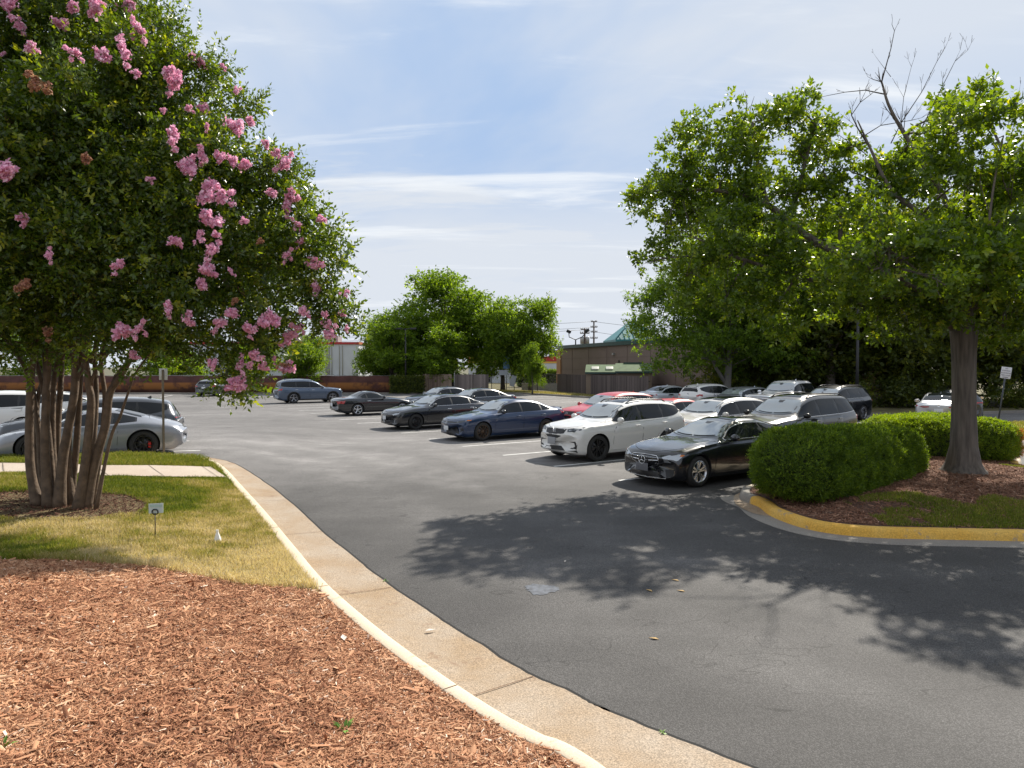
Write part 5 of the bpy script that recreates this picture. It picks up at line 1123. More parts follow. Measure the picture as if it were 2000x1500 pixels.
# ---- clipped hedges
def hedge(name, label, c, a_len, a_dir, wdt, hgt, n, seed, sunlit_dead_end=False, slope=0.0):
    rg = np.random.default_rng(seed); u = np.array([math.cos(a_dir), math.sin(a_dir)]); v = np.array([-u[1], u[0]])
    root = empty(name, (c[0], c[1], .15), 0, label, 'hedge', None); e1, e2 = 3.6, 3.4
    def pt(th, ph, k=1.0):   # superellipsoid
        f = lambda t, e: np.sign(t)*np.abs(t)**(2/e); ct, st = np.cos(th), np.sin(th); cp, sp_ = np.cos(ph), np.sin(ph)
        x = f(ct, e2)*f(cp, e1)*a_len/2*k; y = f(ct, e2)*f(sp_, e1)*wdt/2*k; z = hgt*.5+f(st, e2)*hgt*.52*k
        zs_ = (1-slope*(x/a_len+.5)); z = z*zs_
        bump = .05*np.sin(x*2.1+seed)+.04*np.sin(x*5.3+y*3)+.07*(vnoise(x, z+y, .35, seed)-.5)
        y = y+np.sign(y)*bump; z = z+bump*.8+.04*np.sin(x*1.3)
        return np.column_stack([x*u[0]+y*v[0], x*u[1]+y*v[1], z])
    # area-even sampling by rejection on a box then projection
    X = rg.uniform(-1, 1, n*3); Y = rg.uniform(-1, 1, n*3); Z = rg.uniform(-1, 1, n*3); A = np.array([wdt*hgt, a_len*hgt, a_len*wdt*1.0]); f_ = rg.choice(3, n*3, p=A/A.sum()); s_ = rg.choice([-1, 1], n*3)
    X = np.where(f_ == 0, s_, X); Y = np.where(f_ == 1, s_, Y); Z = np.where(f_ == 2, 1, Z)
    nrm = ((np.abs(X)**e1+np.abs(Y)**e1)**(e2/e1)+np.abs(Z)**e2)**(1/e2); dp = 1-np.abs(rg.normal(size=n*3))*.035
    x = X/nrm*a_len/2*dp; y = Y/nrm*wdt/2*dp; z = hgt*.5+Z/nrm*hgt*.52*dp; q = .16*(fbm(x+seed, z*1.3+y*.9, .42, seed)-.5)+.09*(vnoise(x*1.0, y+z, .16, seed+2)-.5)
    dn = np.column_stack([X/nrm/a_len*wdt, Y/nrm, Z/nrm]); dn /= np.linalg.norm(dn, axis=1)[:, None]; x = x+dn[:, 0]*q; y = y+dn[:, 1]*q; z = (z+dn[:, 2]*q+.03*np.sin(x*1.7+seed))*(1-slope*(x/a_len+.5))
    if hgt: z = np.maximum(z, .03)
    k = rg.random(n*3) < (1/3 if True else 1); wx = np.column_stack([x*u[0]+y*v[0], x*u[1]+y*v[1], z])[k]; wn = np.column_stack([dn[:, 0]*u[0]+dn[:, 1]*v[0], dn[:, 0]*u[1]+dn[:, 1]*v[1], dn[:, 2]])[k]; q = q[k]; xx = x[k]; zz_ = z[k]
    tn = (.62 if sunlit_dead_end else .36)+.2*rg.normal(size=len(wx))+q*2.0; HT = [spray(7, .060, .025, .011, 'ball', s+90) for s in range(5)]; sc = rg.lognormal(0, .25, len(wx)).clip(.7, 2.2)  # hedge with the withered end gets a lighter tint: sunlight put into leaf colour
    kd = (xx > a_len*.5-.25) & (rg.random(len(xx)) < .9) & sunlit_dead_end & (zz_ < hgt*.8)
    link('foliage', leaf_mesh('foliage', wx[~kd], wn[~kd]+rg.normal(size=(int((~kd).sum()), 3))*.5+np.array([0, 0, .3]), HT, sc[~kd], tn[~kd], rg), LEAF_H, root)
    if kd.any(): o = link('withered_foliage', leaf_mesh('withered_foliage', wx[kd], wn[kd]+rg.normal(size=(int(kd.sum()), 3))*.5, HT, sc[kd], tn[kd], rg), LEAF_D, root); o['label'] = 'orange-brown withered end of the hedge'
    th = np.linspace(-1.45, 1.5707, 12); ph = np.linspace(0, 2*math.pi, 49)[:-1]; V = np.vstack([pt(np.full(48, t), ph, .93) for t in th]); V[:, 2] = np.maximum(V[:, 2]-.03, 0)
    F = [(i*48+j, i*48+(j+1) % 48, (i+1)*48+(j+1) % 48, (i+1)*48+j) for i in range(11) for j in range(48)]
    link('branch_mass', npmesh('branch_mass', V, F, True), mat('hedge_core', (.02, .028, .008), .95), root)
hd = math.atan2(17.0-13.3, 10.3-5.5)
hedge('hedge', 'long dark green clipped hedge at the near tip of the island, beside the black coupe', (7.0, 14.4), 6.4, R(44), 1.75, 1.34, 125000, 5, slope=.27)
hedge('hedge', 'green clipped hedge behind the oak trunk, sunlight painted into its leaves, its right end withered orange', (11.75, 19.05), 3.7, -.10, 2.4, 1.04, 65000, 8, True)
# ---- trees further off
def crown_variant(seed, nb, nspr, leaf, shape=(1, 1), gap=.46):
    """unit tree 10 m tall: crown mesh and trunk mesh, round the origin"""
    r_ = random.Random(seed); rg = np.random.default_rng(seed); bl = []
    for i in range(nb):
        a = r_.uniform(0, 6.28); h = r_.uniform(2.2, 9.0); R_ = shape[0]*3.4*math.sqrt(max(.1, 1-((h-5.2)/5.0)**2)); d = R_*r_.uniform(.35, .8); s_ = r_.uniform(.9, 1.7)
        bl.append((math.cos(a)*d, math.sin(a)*d, h, s_*1.1, s_*1.1, s_*.85))
    bl += [(0, 0, 8.9, 1.1, 1.1, .9), (0, 0, 5.5, 2.2, 2.2, 2.6)]
    P, D, I = fill_blobs(subclumps(bl, 9, .35, .75, .6, rg), nspr, rg, shell=.1, gap=.0); T = [spray(8, leaf*2.2, leaf, leaf*.6, 'ball', s+seed) for s in range(5)]
    tn = .45+.18*rg.normal(size=len(P))+.5*(n3(P, 2.2, seed)-.5)
    cm_ = leaf_mesh('crown', P, D+rg.normal(size=D.shape)*.6, T, rg.uniform(.7, 1.3, len(P)), tn, rg)
    mb = MB(); mb.tube([(0, 0, -.3), (0, 0, 1.2), (.08, .05, 2.6), (0, .1, 4.5), (.1, 0, 7.0)], [.30, .22, .19, .14, .05], 10)
    for b in bl:
        p = curve_pts((0, 0, r_.uniform(1.8, min(4.5, b[2]))), b[:3], .05, 7); mb.tube(p, taper(.07, .02, len(p)), 5)
    return cm_, mb.mesh('trunk')
CV = [crown_variant(101, 17, 5200, .20), crown_variant(102, 20, 5600, .20, (1.15, 1)), crown_variant(103, 14, 4200, .19, (.8, 1), .48)]
def place_tree(label, group, x, y, h, v, wid=1.0, rz=0.0, leafm=None, z=0.0, trunkm=None, name='tree', catg='tree'):
    root = empty(name, (x, y, z), rz, label, catg, group); s_ = h/10
    for nm_, me_, mt in (('crown', CV[v][0], leafm or LEAF_B), ('trunk', CV[v][1], trunkm or BARK_B)):
        if not me_.materials: me_.materials.append(None)
        o = bpy.data.objects.new(nm_, me_); C.objects.link(o); o.parent = root; o.scale = (s_*wid, s_*wid, s_); o.material_slots[0].link = 'OBJECT'; o.material_slots[0].material = mt
    return root
def tree_px(label, group, px, top, Y, v, width_px=None, **k):
    p = AT(px, top, Y); h = p.z; wid = 1.0
    if width_px: wid = (width_px/FPX*Y)/(h/10*8.6)
    return place_tree(label, group, p.x, Y, h, v, wid, **k)
GC = 'trees beyond the far fence'
tree_px('tall broad tree rising highest above the pale wooden fence', GC, 880, 530, 74, 1, 235, rz=.4)
tree_px('leafy tree right of the tallest one, leaning over the fence gap', GC, 982, 575, 71, 0, 160, rz=1.9)
tree_px('airy tree with its crown reaching right towards the brown building', GC, 1036, 578, 69, 1, 150, rz=3.0)
tree_px('rounded tree left of the tallest one', GC, 800, 582, 72, 0, 175, rz=2.2)
tree_px('lower bushy tree in front of the lamp pole', GC, 765, 628, 68.5, 1, 150, rz=.9)
tree_px('left end tree of the clump beside the white warehouse', GC, 734, 612, 70, 0, 105, rz=5)
tree_px('short bright green tree in front of the white warehouse', GC, 604, 652, 67.5, 1, 110, rz=4)
tree_px('low bushy tree between the two leafy trees of the fence gap', GC, 850, 625, 69.0, 0, 170, rz=4.4)
tree_px('small bright tree just left of the brown building', GC, 1040, 668, 63.5, 2, 62, rz=.3)
tree_px('dark tree behind the flowering tree at the orange fence', GC, 500, 655, 70, 1, 120, rz=3.3)
tree_px('tree behind the flowering tree stems, far left at the fence', GC, 330, 640, 72, 0, 170, rz=1.3)
tree_px('leftmost tree of the far fence', GC, 90, 620, 74, 1, 220, rz=2.3)
GW = 'trees of the dark wood behind the cars'
sb = G(1420, 772, .1); sb = Vector((14.0, 45.0, 0)); sr = empty('tree', sb, 0, 'spreading dark green tree with a slim grey trunk behind the white rounded SUV', 'tree', GW)
sbl = [(1262, 600, 40, 45), (1252, 655, 36, 44.5), (1290, 560, 44, 45), (1340, 520, 62, 46), (1300, 640, 52, 44), (1360, 600, 74, 45), (1380, 675, 52, 43.5), (1430, 560, 84, 46), (1460, 640, 72, 44), (1335, 695, 36, 43.5), (1510, 600, 76, 46), (1530, 675, 56, 45), (1400, 480, 56, 46), (1480, 480, 66, 47), (1238, 578, 18, 45), (1275, 708, 20, 44), (1440, 690, 50, 46), (1350, 640, 60, 47.5), (1460, 560, 80, 43), (1560, 560, 70, 45)]
sbb = [PB(a, b, Y, r) for a, b, r, Y in sbl]; rg = np.random.default_rng(91); P, D, I = fill_blobs(subclumps(sbb, 7, .40, .80, .5, rg), 9500, rg, shell=.1, gap=.0)
tn = .33+.17*rg.normal(size=len(P)); k3 = np.array([14.0, 45.0, 0])
link('crown', leaf_mesh('crown', P-k3, D+rg.normal(size=D.shape)*.6, [spray(8, .40, .17, .10, 'ball', s_+700) for s_ in range(5)], rg.uniform(.7, 1.3, len(P)), tn, rg), LEAF_B, sr)
mb = MB(); mb.tube([(0, 0, -.3), (0, 0, .8), (.05, 0, 2.0), (.2, 0, 3.6), (.3, .2, 5.5), (.3, .3, 8)], [.34, .26, .23, .18, .13, .05], 12); mb.tube([(0, 0, 1.4), (-.7, 0, 2.5), (-1.2, -.1, 3.6), (-2.6, 0, 4.8)], [.14, .11, .09, .04], 8)
for b in sbb: c = Vector(b[:3])-Vector(k3); p = curve_pts((.1, 0, random.uniform(2.4, 4.6)), c, .05, 8); mb.tube(p, taper(.06, .02, len(p)), 5)
mb.build('trunk', mat('grey_bark', (.14, .13, .12), .9), sr)
ws = [(17.5, 49, 12.5, 0, 'behind the silver SUV'), (21.0, 45.5, 13, 2, 'behind the white pickup'), (23.5, 50.5, 14.5, 1, 'set back between pickup and black SUV'), (25.5, 44.5, 12.5, 0, 'right of the black SUV'), (29.5, 46.5, 14, 1, 'behind the white rear-facing sedan'), (32.5, 43.5, 12.5, 2, 'just right of the oak trunk'), (36.5, 47.5, 14, 0, 'behind the small parking sign'),
  (41.5, 50, 15, 1, 'at the right edge of the picture'), (20.5, 61.5, 12.5, 2, 'behind the right end of the brown building'), (34.0, 53.5, 16, 1, 'deep in the wood behind the oak'), (27.5, 55, 16, 0, 'deep in the wood left of the oak'), (19.5, 56, 14.5, 1, 'deep in the wood behind the slim trunk')]
for i, (x, y, h, v, wh) in enumerate(ws): place_tree('dark woodland tree '+wh, GW, x, y, h, v, 1.12, i*1.3, LEAF_W, z=-.6)
# undergrowth closing the foot of the wood
rg = np.random.default_rng(77); bl = []
for i in range(70):
    t = rg.random(); x = 13+34*t; y = 46.5+4*abs(t-.4)+rg.uniform(-1.2, 3.5); bl.append((x, y, rg.uniform(.3, 3.6), rg.uniform(.9, 1.6), rg.uniform(.9, 1.4), rg.uniform(.8, 1.4)))
for i in range(26):
    x = rg.uniform(21, 33); bl.append((x, rg.uniform(41.5, 44.5), rg.uniform(.2, 1.6), rg.uniform(.6, 1.1), .8, rg.uniform(.5, .9)))
P, D, I = fill_blobs(bl, 16000, rg, shell=.5, gap=.44, gs=1.2, seed=31, floor=0)
tn = .40+.2*rg.normal(size=len(P))+1.0*(n3(P, 3.0, 5)-.5)
o = link('undergrowth', leaf_mesh('undergrowth', P, D+rg.normal(size=D.shape)*.5, [spray(8, .36, .16, .10, 'ball', s+300) for s in range(5)], rg.uniform(.7, 1.3, len(P)), tn, rg), LEAF_W); tagp(o, 'tangled undergrowth at the foot of the dark wood', 'undergrowth', kind='stuff')
# low hedge left of the wooden fence
def small_hedge(label, x0, x1, y0, y1, w_, h, n, seed, base=.1):
    rg = np.random.default_rng(seed); t = rg.random(n); s_ = rg.choice([-1, 1], n); top = rg.random(n) < .4; L_ = math.hypot(x1-x0, y1-y0); d = np.array([(x1-x0)/L_, (y1-y0)/L_]); nn_ = np.array([-d[1], d[0]])
    off = np.where(top, rg.uniform(-1, 1, n), s_)*w_/2*rg.uniform(.85, 1.05, n); z = np.where(top, h, rg.uniform(0, h, n))*rg.uniform(.93, 1.05, n)+.1*(vnoise(t*L_, off, .6, seed)-.5)
    P = np.column_stack([x0+d[0]*t*L_+nn_[0]*off, y0+d[1]*t*L_+nn_[1]*off, z+base]); D = np.column_stack([nn_[0]*off, nn_[1]*off, np.where(top, 1, .3)])
    root = empty('hedge', (x0, y0, base), 0, label, 'hedge'); k0 = np.array([x0, y0, base])
    link('foliage', leaf_mesh('foliage', P-k0, D+rg.normal(size=(n, 3))*.4, [spray(7, .2, .11, .06, 'ball', s+seed) for s in range(4)], rg.uniform(.7, 1.2, n), np.clip(.4+.2*rg.normal(size=n), 0, 1), rg), LEAF_W if seed == 61 else LEAF_H, root)
    mb = MB(); mb.bbox(((x1-x0)/2, (y1-y0)/2, h*.48), (L_*.97, w_*.85, h*.93), .12, math.atan2(d[1], d[0])); mb.build('branch_mass', mat('hedge_core', (.02, .028, .008), .95), root)
small_hedge('low dark hedge between the orange mesh and the pale wooden fence', -11.6, -8.4, 65.9, 66.1, 1.5, 1.35, 2600, 61)
small_hedge('green hedge in front of the white shop, above the chain-link fence', .6, 6.2, 84, 84, 1.2, 1.9, 2600, 62)
# ------------------------------------------------------------------ buildings, fences, poles
def wallmat(name, col, kind=None, rough=.85):
    m = mat(name, col, rough, n_amt=.08, n_scale=.6)
    return m
WWALL = wallmat('white_wall', (.55, .57, .60)); REDB = mat('red_band', (.42, .03, .03), .6); YELB = mat('yellow_band', (.70, .42, .08), .6)
BROWN = wallmat('brown_wall', (.20, .145, .12)); TANW = wallmat('tan_wall', (.42, .22, .11)); DGREEN = mat('green_coping', (.02, .055, .05), .5); TEAL = mat('teal_roof', (.06, .22, .22), .45, n_amt=.15, n_scale=1)
DARKW = mat('dark_window', (.02, .025, .03), .1); METAL = mat('galvanised', (.35, .35, .34), .5, .6); POLEB = mat('pole_black', (.02, .02, .022), .5); WOODP = mat('utility_pole_wood', (.10, .075, .06), .9)
def bx(name, m, parent, *boxes):
    mb = MB()
    for b in boxes: mb.box(*b)
    return mb.build(name, m, parent)
# warehouse far left
Y0 = 92; k = Y0/FPX; xr = AT(700, 700, Y0).x; top = AT(690, 672, Y0).z; xl = AT(300, 700, Y0).x
wh = empty('warehouse', ((xl+xr)/2, Y0, -.3), 0, 'long white flat-roofed warehouse with red roof edge beyond the orange mesh fence', 'building'); w_ = xr-xl; H_ = top+.3
bx('wall', WWALL, wh, ((0, 12, H_/2), (w_, 24, H_))); bx('roof_edge', REDB, wh, ((0, 12, H_+.12), (w_+.3, 24.3, .30)))
bx('roof', mat('flat_roof', (.3, .3, .3), .8), wh, ((0, 12, H_+.02), (w_-.4, 23.6, .3)))
for a, b, h in ((640, 26, .9), (585, 38, .7), (470, 30, .8)):
    c = AT(a, 660, Y0).x-(xl+xr)/2; o = bx('rooftop_unit', METAL, wh, ((c, 3, H_+.3+h/2), (b*k, 2.2, h)))
for a in (637, 640, 643, 648, 663, 669):
    c = AT(a, 700, Y0).x-(xl+xr)/2; mb = MB(); mb.tube([(c, -.08, 1.2), (c+.03, -.08, 3.0), (c, -.08, H_-.2)], .045, 6); mb.build('conduit', mat('conduit_paint', (.28, .26, .2), .6), wh)
c = AT(658, 700, Y0).x-(xl+xr)/2
mb = MB(); [mb.bbox((c+dx, -.35, z_), (.5, .35, .55), .04) for dx, z_ in ((-.8, 1.2), (-.1, 1.4), (.6, 1.15), (-.45, .5), (.3, .5))]; [mb.tube([(c+dx, -.35, 0), (c+dx, -.35, 1.9)], .05, 6) for dx in (-1, -.4, .2, .9)]; mb.build('meter_bank', METAL, wh)
for a0, a1 in ((560, 576), (440, 470), (380, 395)):
    x0 = AT(a0, 700, Y0).x-(xl+xr)/2; x1 = AT(a1, 700, Y0).x-(xl+xr)/2; f_ = bx('door', DARKW, wh, (((x0+x1)/2, -.02, 1.6), (x1-x0, .08, 3.2))); bx('door_frame', METAL, f_, (((x0+x1)/2, -.04, 3.26), (x1-x0+.3, .14, .12)))
# shop in the middle
Y0 = 104; k = Y0/FPX; xl, xr = AT(915, 700, Y0).x, AT(1130, 700, Y0).x; top = AT(1050, 697, Y0).z; cx = (xl+xr)/2; w_ = xr-xl; H_ = top+.3
sh_ = empty('shop_building', (cx, Y0, -.3), 0, 'low white shop with a red and yellow band, seen past the fence gap', 'building')
bx('wall', WWALL, sh_, ((0, 8, H_/2), (w_, 16, H_))); bx('red_band', REDB, sh_, ((0, 8, H_-.3), (w_+.2, 16.2, .75))); bx('yellow_band', YELB, sh_, ((0, 8, H_-.83), (w_+.12, 16.12, .26)))
for a0, a1 in ((930, 940), (998, 1010), (946, 958)):
    x0 = AT(a0, 700, Y0).x-cx; x1 = AT(a1, 700, Y0).x-cx; wo = bx('window', METAL, sh_, (((x0+x1)/2, -.03, 1.6), (x1-x0+.14, .1, 2.3))); bx('pane', DARKW, wo, (((x0+x1)/2, -.07, 1.6), (x1-x0, .06, 2.1)))
bx('rooftop_unit', mat('unit_green', (.05, .09, .09), .6), sh_, ((AT(1083, 690, Y0).x-cx, 3, H_+.5), (1.3, 1.3, 1.1)))
# brown building
A = AT(1089, 763, 80); A.z = -.2; Bp = Vector((AT(1310, 700, 57).x, 57, -.2)); d = (Bp-A); d.z = 0; L_ = d.length; ang = math.atan2(d.y, d.x); HB = AT(1089, 680, 80).z+.2
bb = empty('brown_building', A, ang, 'long plain brown block building with dark green roof edge and a small teal pyramid roof', 'building')
bx('wall', BROWN, bb, ((L_*.62, 9, HB/2), (L_*1.24, 18, HB))); bx('roof_edge', DGREEN, bb, ((L_*.62, 9, HB+.08), (L_*1.24+.4, 18.4, .36)))
bx('corner_pilaster', TANW, bb, ((.55, -.06, HB/2-.1), (1.1, .16, HB-.2)))
mb = MB(); [mb.box((t, -.012, HB/2), (.06, .03, HB-.3)) for t in (4.2, 8.4, 12.6, 16.8, 21, 25)]; [mb.box((L_*.62, -.006, z_), (L_*1.24-.1, .016, .03)) for z_ in (1.3, 2.5, 3.7)]; mb.build('wall_joint', mat('joint_brown', (.165, .12, .10), .9), bb)
bx('downpipe', mat('pipe_dark', (.05, .045, .04), .6), bb, ((15.3, -.08, 2.3), (.10, .12, 2.2))); bx('wall_lamp', METAL, bb, ((14.2, -.1, HB-.9), (.3, .2, .2)))
P0 = AT(1243, 665, 76); mb = MB(); s_ = 46*76/FPX; e = AT(1197, 663, 76).z; ap_ = AT(1243, 631, 76).z
py = empty('pyramid_roof_tower', (P0.x, 76+s_, 3.6), .12, 'short orange-brown tower under a teal metal pyramid roof, behind the brown building', 'building')
bx('wall', TANW, py, ((0, 0, (e-3.6)/2), (s_*1.9, s_*1.9, e-3.6)))
q = s_*1.03; zz0 = e-3.6; zt_ = ap_-3.6+.6; mb = MB(); mb.add([(-q, -q, zz0), (q, -q, zz0), (q, q, zz0), (-q, q, zz0), (0, 0, zt_)], [(3, 2, 1, 0), (0, 1, 4), (1, 2, 4), (2, 3, 4), (3, 0, 4)])
mb.box((0, 0, zz0-.12), (2*q+.06, 2*q+.06, .24)); rf = mb.build('roof', TEAL, py)
mb = MB()
for i in range(-4, 5):
    t = i/5; y_ = -q+ (abs(t))*q*0; f = 1-abs(t)
    mb.tube([(t*q, -q-.02, zz0+.0), (t*q, -q+q*f, zz0+(zt_-zz0)*f+.0)], .03, 4)
for s1 in (-1, 1): mb.tube([(s1*q, -q, zz0+.03), (0, 0, zt_+.03)], .06, 5)
mb.build('roof_seam', mat('teal_seam', (.04, .15, .15), .4), rf)
# lamp on the brown roof
lp = empty('roof_floodlight', bb.matrix_world @ Vector((5.2, 1, HB)) if False else (A.x+d.x/L_*5.2, A.y+d.y/L_*5.2+.5, HB-.1), 0, 'twin floodlight on a short post on the brown roof', 'light')
mb = MB(); mb.tube([(0, 0, 0), (0, 0, .7)], .07, 8); mb.tube([(-.75, 0, 1.5), (-.7, 0, 1.0), (0, 0, .7), (.7, 0, 1.0), (1.2, 0, 1.6)], .05, 6); mb.build('post', POLEB, lp)
for x_, z_, r_ in ((-.75, 1.6, .4), (1.25, 1.68, -.5)): mb = MB(); mb.bbox((x_, 0, z_), (.5, .4, .32), .06, M=Matrix.Rotation(r_, 3, 'Y')); mb.build('lamp_head', POLEB, lp)
# sheds behind the dark fence
SHR = mat('shed_roof', (.09, .14, .065), .85, n_amt=.2, n_scale=3); SHW = wallmat('shed_wall', (.22, .17, .13))
def shed(label, xl, xr, ytop, ybot, Y, vents):
    a = AT(xl, ybot, Y); b = AT(xr, ybot, Y); cx = (a.x+b.x)/2; w_ = b.x-a.x; ze = a.z+.2; zr = AT(xl, ytop, Y+1.5).z+.2; dep = 3.0
    r = empty('garden_shed', (cx, Y, -.2), -.16, label, 'shed', 'sheds behind the dark fence'); bx('wall', SHW, r, ((0, dep/2, ze/2), (w_*.95, dep, ze)))
    mb = MB(); e = .18
    for s1 in (0, 1):
        y0, y1 = (-e, dep/2) if s1 == 0 else (dep+e, dep/2); xe = w_/2; i_ = .02; V = [(-xe, y0, ze-.05), (xe, y0, ze-.05), (xe-.0, y1, zr), (-xe+.0, y1, zr)]; V += [(x, y, z+.09) for x, y, z in V]
        F = [(0, 1, 2, 3), (7, 6, 5, 4), (0, 4, 5, 1), (1, 5, 6, 2), (2, 6, 7, 3), (3, 7, 4, 0)]; mb.add(V, F)
    ro = mb.build('roof', SHR, r); mb = MB(); mb.add([(-w_*.475, 0, ze), (-w_*.475, dep, ze), (-w_*.475, dep/2, zr)], [(0, 1, 2)]); mb.add([(w_*.475, 0, ze), (w_*.475, dep, ze), (w_*.475, dep/2, zr)], [(2, 1, 0)]); mb.build('gable', SHW, r)
    sl = math.atan2(zr-ze, dep/2)
    for t in vents: mb = MB(); mb.bbox((t*w_, dep*.20, ze+(zr-ze)*.47+.1), (.62, .6, .10), .02, M=Matrix.Rotation(sl, 3, 'X')); mb.build('skylight', mat('skylight_pale', (.5, .5, .42), .4), ro)
    if not vents: bx('ridge_vent', DGREEN, ro, ((0, dep/2, zr+.1), (w_*.55, .2, .12)))
    bx('eave_board', DGREEN, r, ((0, -.2, ze-.02), (w_+.02, .05, .16)))
shed('green-roofed shed with two pale skylights', 1143, 1210, 714, 728, 60, (-.22, .2))
shed('longer green-roofed shed without skylights, right of the one with skylights', 1202, 1274, 711.5, 726.5, 56.5, ())
# fences
def planks(name, label, p0, p1, h, mats, pw=.14, base=0, seed=1, posts=True, topv=.02):
    p0 = Vector((*p0, base)); p1 = Vector((*p1, base)); d = p1-p0; L_ = d.length; ang = math.atan2(d.y, d.x); r = empty(name, p0, ang, label, 'fence'); rr = random.Random(seed); mb = MB(); n = int(L_/(pw+.012)); tn = []
    for i in range(n): hh = h+rr.uniform(-topv, topv); mb.box(((i+.5)*(pw+.012), rr.uniform(-.006, .006), hh/2), (pw, .022, hh)); tn += [rr.random()]*6
    me = mb.mesh('boards'); a = me.attributes.new('tint', 'FLOAT', 'FACE'); a.data.foreach_set('value', tn); link('boards', me, mats, r)
    if posts:
        for i in range(int(L_/2.4)+1): bx('post', mats, r, ((min(L_, i*2.4), .08, (h-.05)/2), (.10, .10, h-.05)))
        for z_ in (.35, h-.35): bx('rail', mats, r, ((L_/2, .05, z_), (L_, .05, .09)))
    return r
FLIGHT = ramp_mat('pale_boards', [(0, (.20, .14, .11)), (1, (.36, .27, .21))], .85); FDARK = ramp_mat('dark_boards', [(0, (.065, .052, .05)), (1, (.13, .105, .10))], .9); FMID = ramp_mat('mid_boards', [(0, (.09, .075, .07)), (1, (.24, .20, .185))], .9)
pA = AT(826, 768, 67.3); pB = AT(885, 768, 66.8); pC = AT(889, 768, 66.3); pD = AT(957, 770, 64.0)
planks('wooden_fence', 'pale new plank section at the left of the bin enclosure fence', (pA.x, pA.y), (pB.x, pB.y), 1.86, FLIGHT, seed=2)
planks('wooden_fence', 'weathered grey plank section at the right of the bin enclosure fence', (pC.x, pC.y), (pD.x, pD.y), 1.86, FMID, .16, seed=3)
planks('wooden_fence', 'long dark plank fence in front of the brown building and the sheds', (AT(1089, 760, 67.5).x, 67.5), (AT(1268, 760, 50.5).x, 50.5), 1.86, FDARK, seed=4, base=.02)
gp = MB(); gp.tube([(0, 0, 0), (0, 0, 2.0)], .045, 8); o = gp.build('gate_post', METAL); o.location = (AT(887.5, 760, 66.4).x, 66.4, 0); tagp(o, 'thin galvanised gate post between the two enclosure fence sections', 'post')
bn = MB(); bn.bbox((0, 0, 1.0), (3.0, 1.6, 2.0), .06); o = bn.build('waste_container', mat('bin_dark', (.025, .02, .02), .6)); o.location = (AT(868, 740, 70).x, 70, -.0); tagp(o, 'dark waste container whose lid shows above the pale fence', 'bin')
# orange mesh fence
m = mat('mesh_fabric', (.078, .030, .024), .9, n_amt=.35, n_scale=1.5); nt = m.node_tree; b = nt.nodes['Principled BSDF']; src = b.inputs['Base Color'].links[0].from_socket
tc = nt.nodes.new('ShaderNodeTexCoord'); sp_ = nt.nodes.new('ShaderNodeSeparateXYZ'); nt.links.new(tc.outputs['Object'], sp_.inputs[0])
nz_ = nt.nodes.new('ShaderNodeTexNoise'); nz_.inputs['Scale'].default_value = .55; nz_.inputs['Detail'].default_value = 7; nz_.inputs['Roughness'].default_value = .7; nt.links.new(tc.outputs['Object'], nz_.inputs[0])
def mr(v, a, b_, lo, hi): n = nt.nodes.new('ShaderNodeMapRange'); n.interpolation_type = 'SMOOTHSTEP'; [n.inputs.__getitem__(i+1).__setattr__('default_value', q) for i, q in enumerate((a, b_, lo, hi))]; nt.links.new(v, n.inputs[0]); return n.outputs[0]
def mm_(a, b_): n = nt.nodes.new('ShaderNodeMath'); n.operation = 'MULTIPLY'; nt.links.new(a, n.inputs[0]); nt.links.new(b_, n.inputs[1]); return n.outputs[0]
f_ = mm_(mm_(mr(sp_.outputs[2], .25, .55, 0, 1), mr(sp_.outputs[2], .95, 1.15, 1, 0)), mr(nz_.outputs[0], .36, .52, 0, .9))
mx = nt.nodes.new('ShaderNodeMix'); mx.data_type = 'RGBA'; nt.links.new(f_, mx.inputs[0]); nt.links.new(src, mx.inputs[6]); mx.inputs[7].default_value = (.30, .12, .03, 1); nt.links.new(mx.outputs[2], b.inputs['Base Color'])
fr = empty('mesh_fence', (-50, 66.6, 0), 0, 'long low red-brown and orange screened fence along the far side of the lot', 'fence'); mb = MB(); n = 140; V = []
for i in range(n+1):
    x = 38.6*i/n; s_ = .03*math.sin(x*2.6)
    for y_, z_ in ((s_, .0), (s_*1.6, .9), (s_*.5, 1.70+.02*math.sin(x*2.6)), (s_*.5+.03, 1.70+.02*math.sin(x*2.6)), (s_*1.6+.03, .9), (s_+.03, 0)): V.append((x, y_, z_))
F = [(i*6+j, (i+1)*6+j, (i+1)*6+(j+1) % 6, i*6+(j+1) % 6) for i in range(n) for j in range(6)]; mb.add(V, F, True); mb.build('screen', m, fr)
for i in range(17): bx('post', METAL, fr, ((i*2.42, .09, .9), (.05, .05, 1.8)))
tb = MB(); tb.tube([(0, .07, 1.74), (38.6, .07, 1.74)], .02, 6); tb.build('top_rail', METAL, fr)
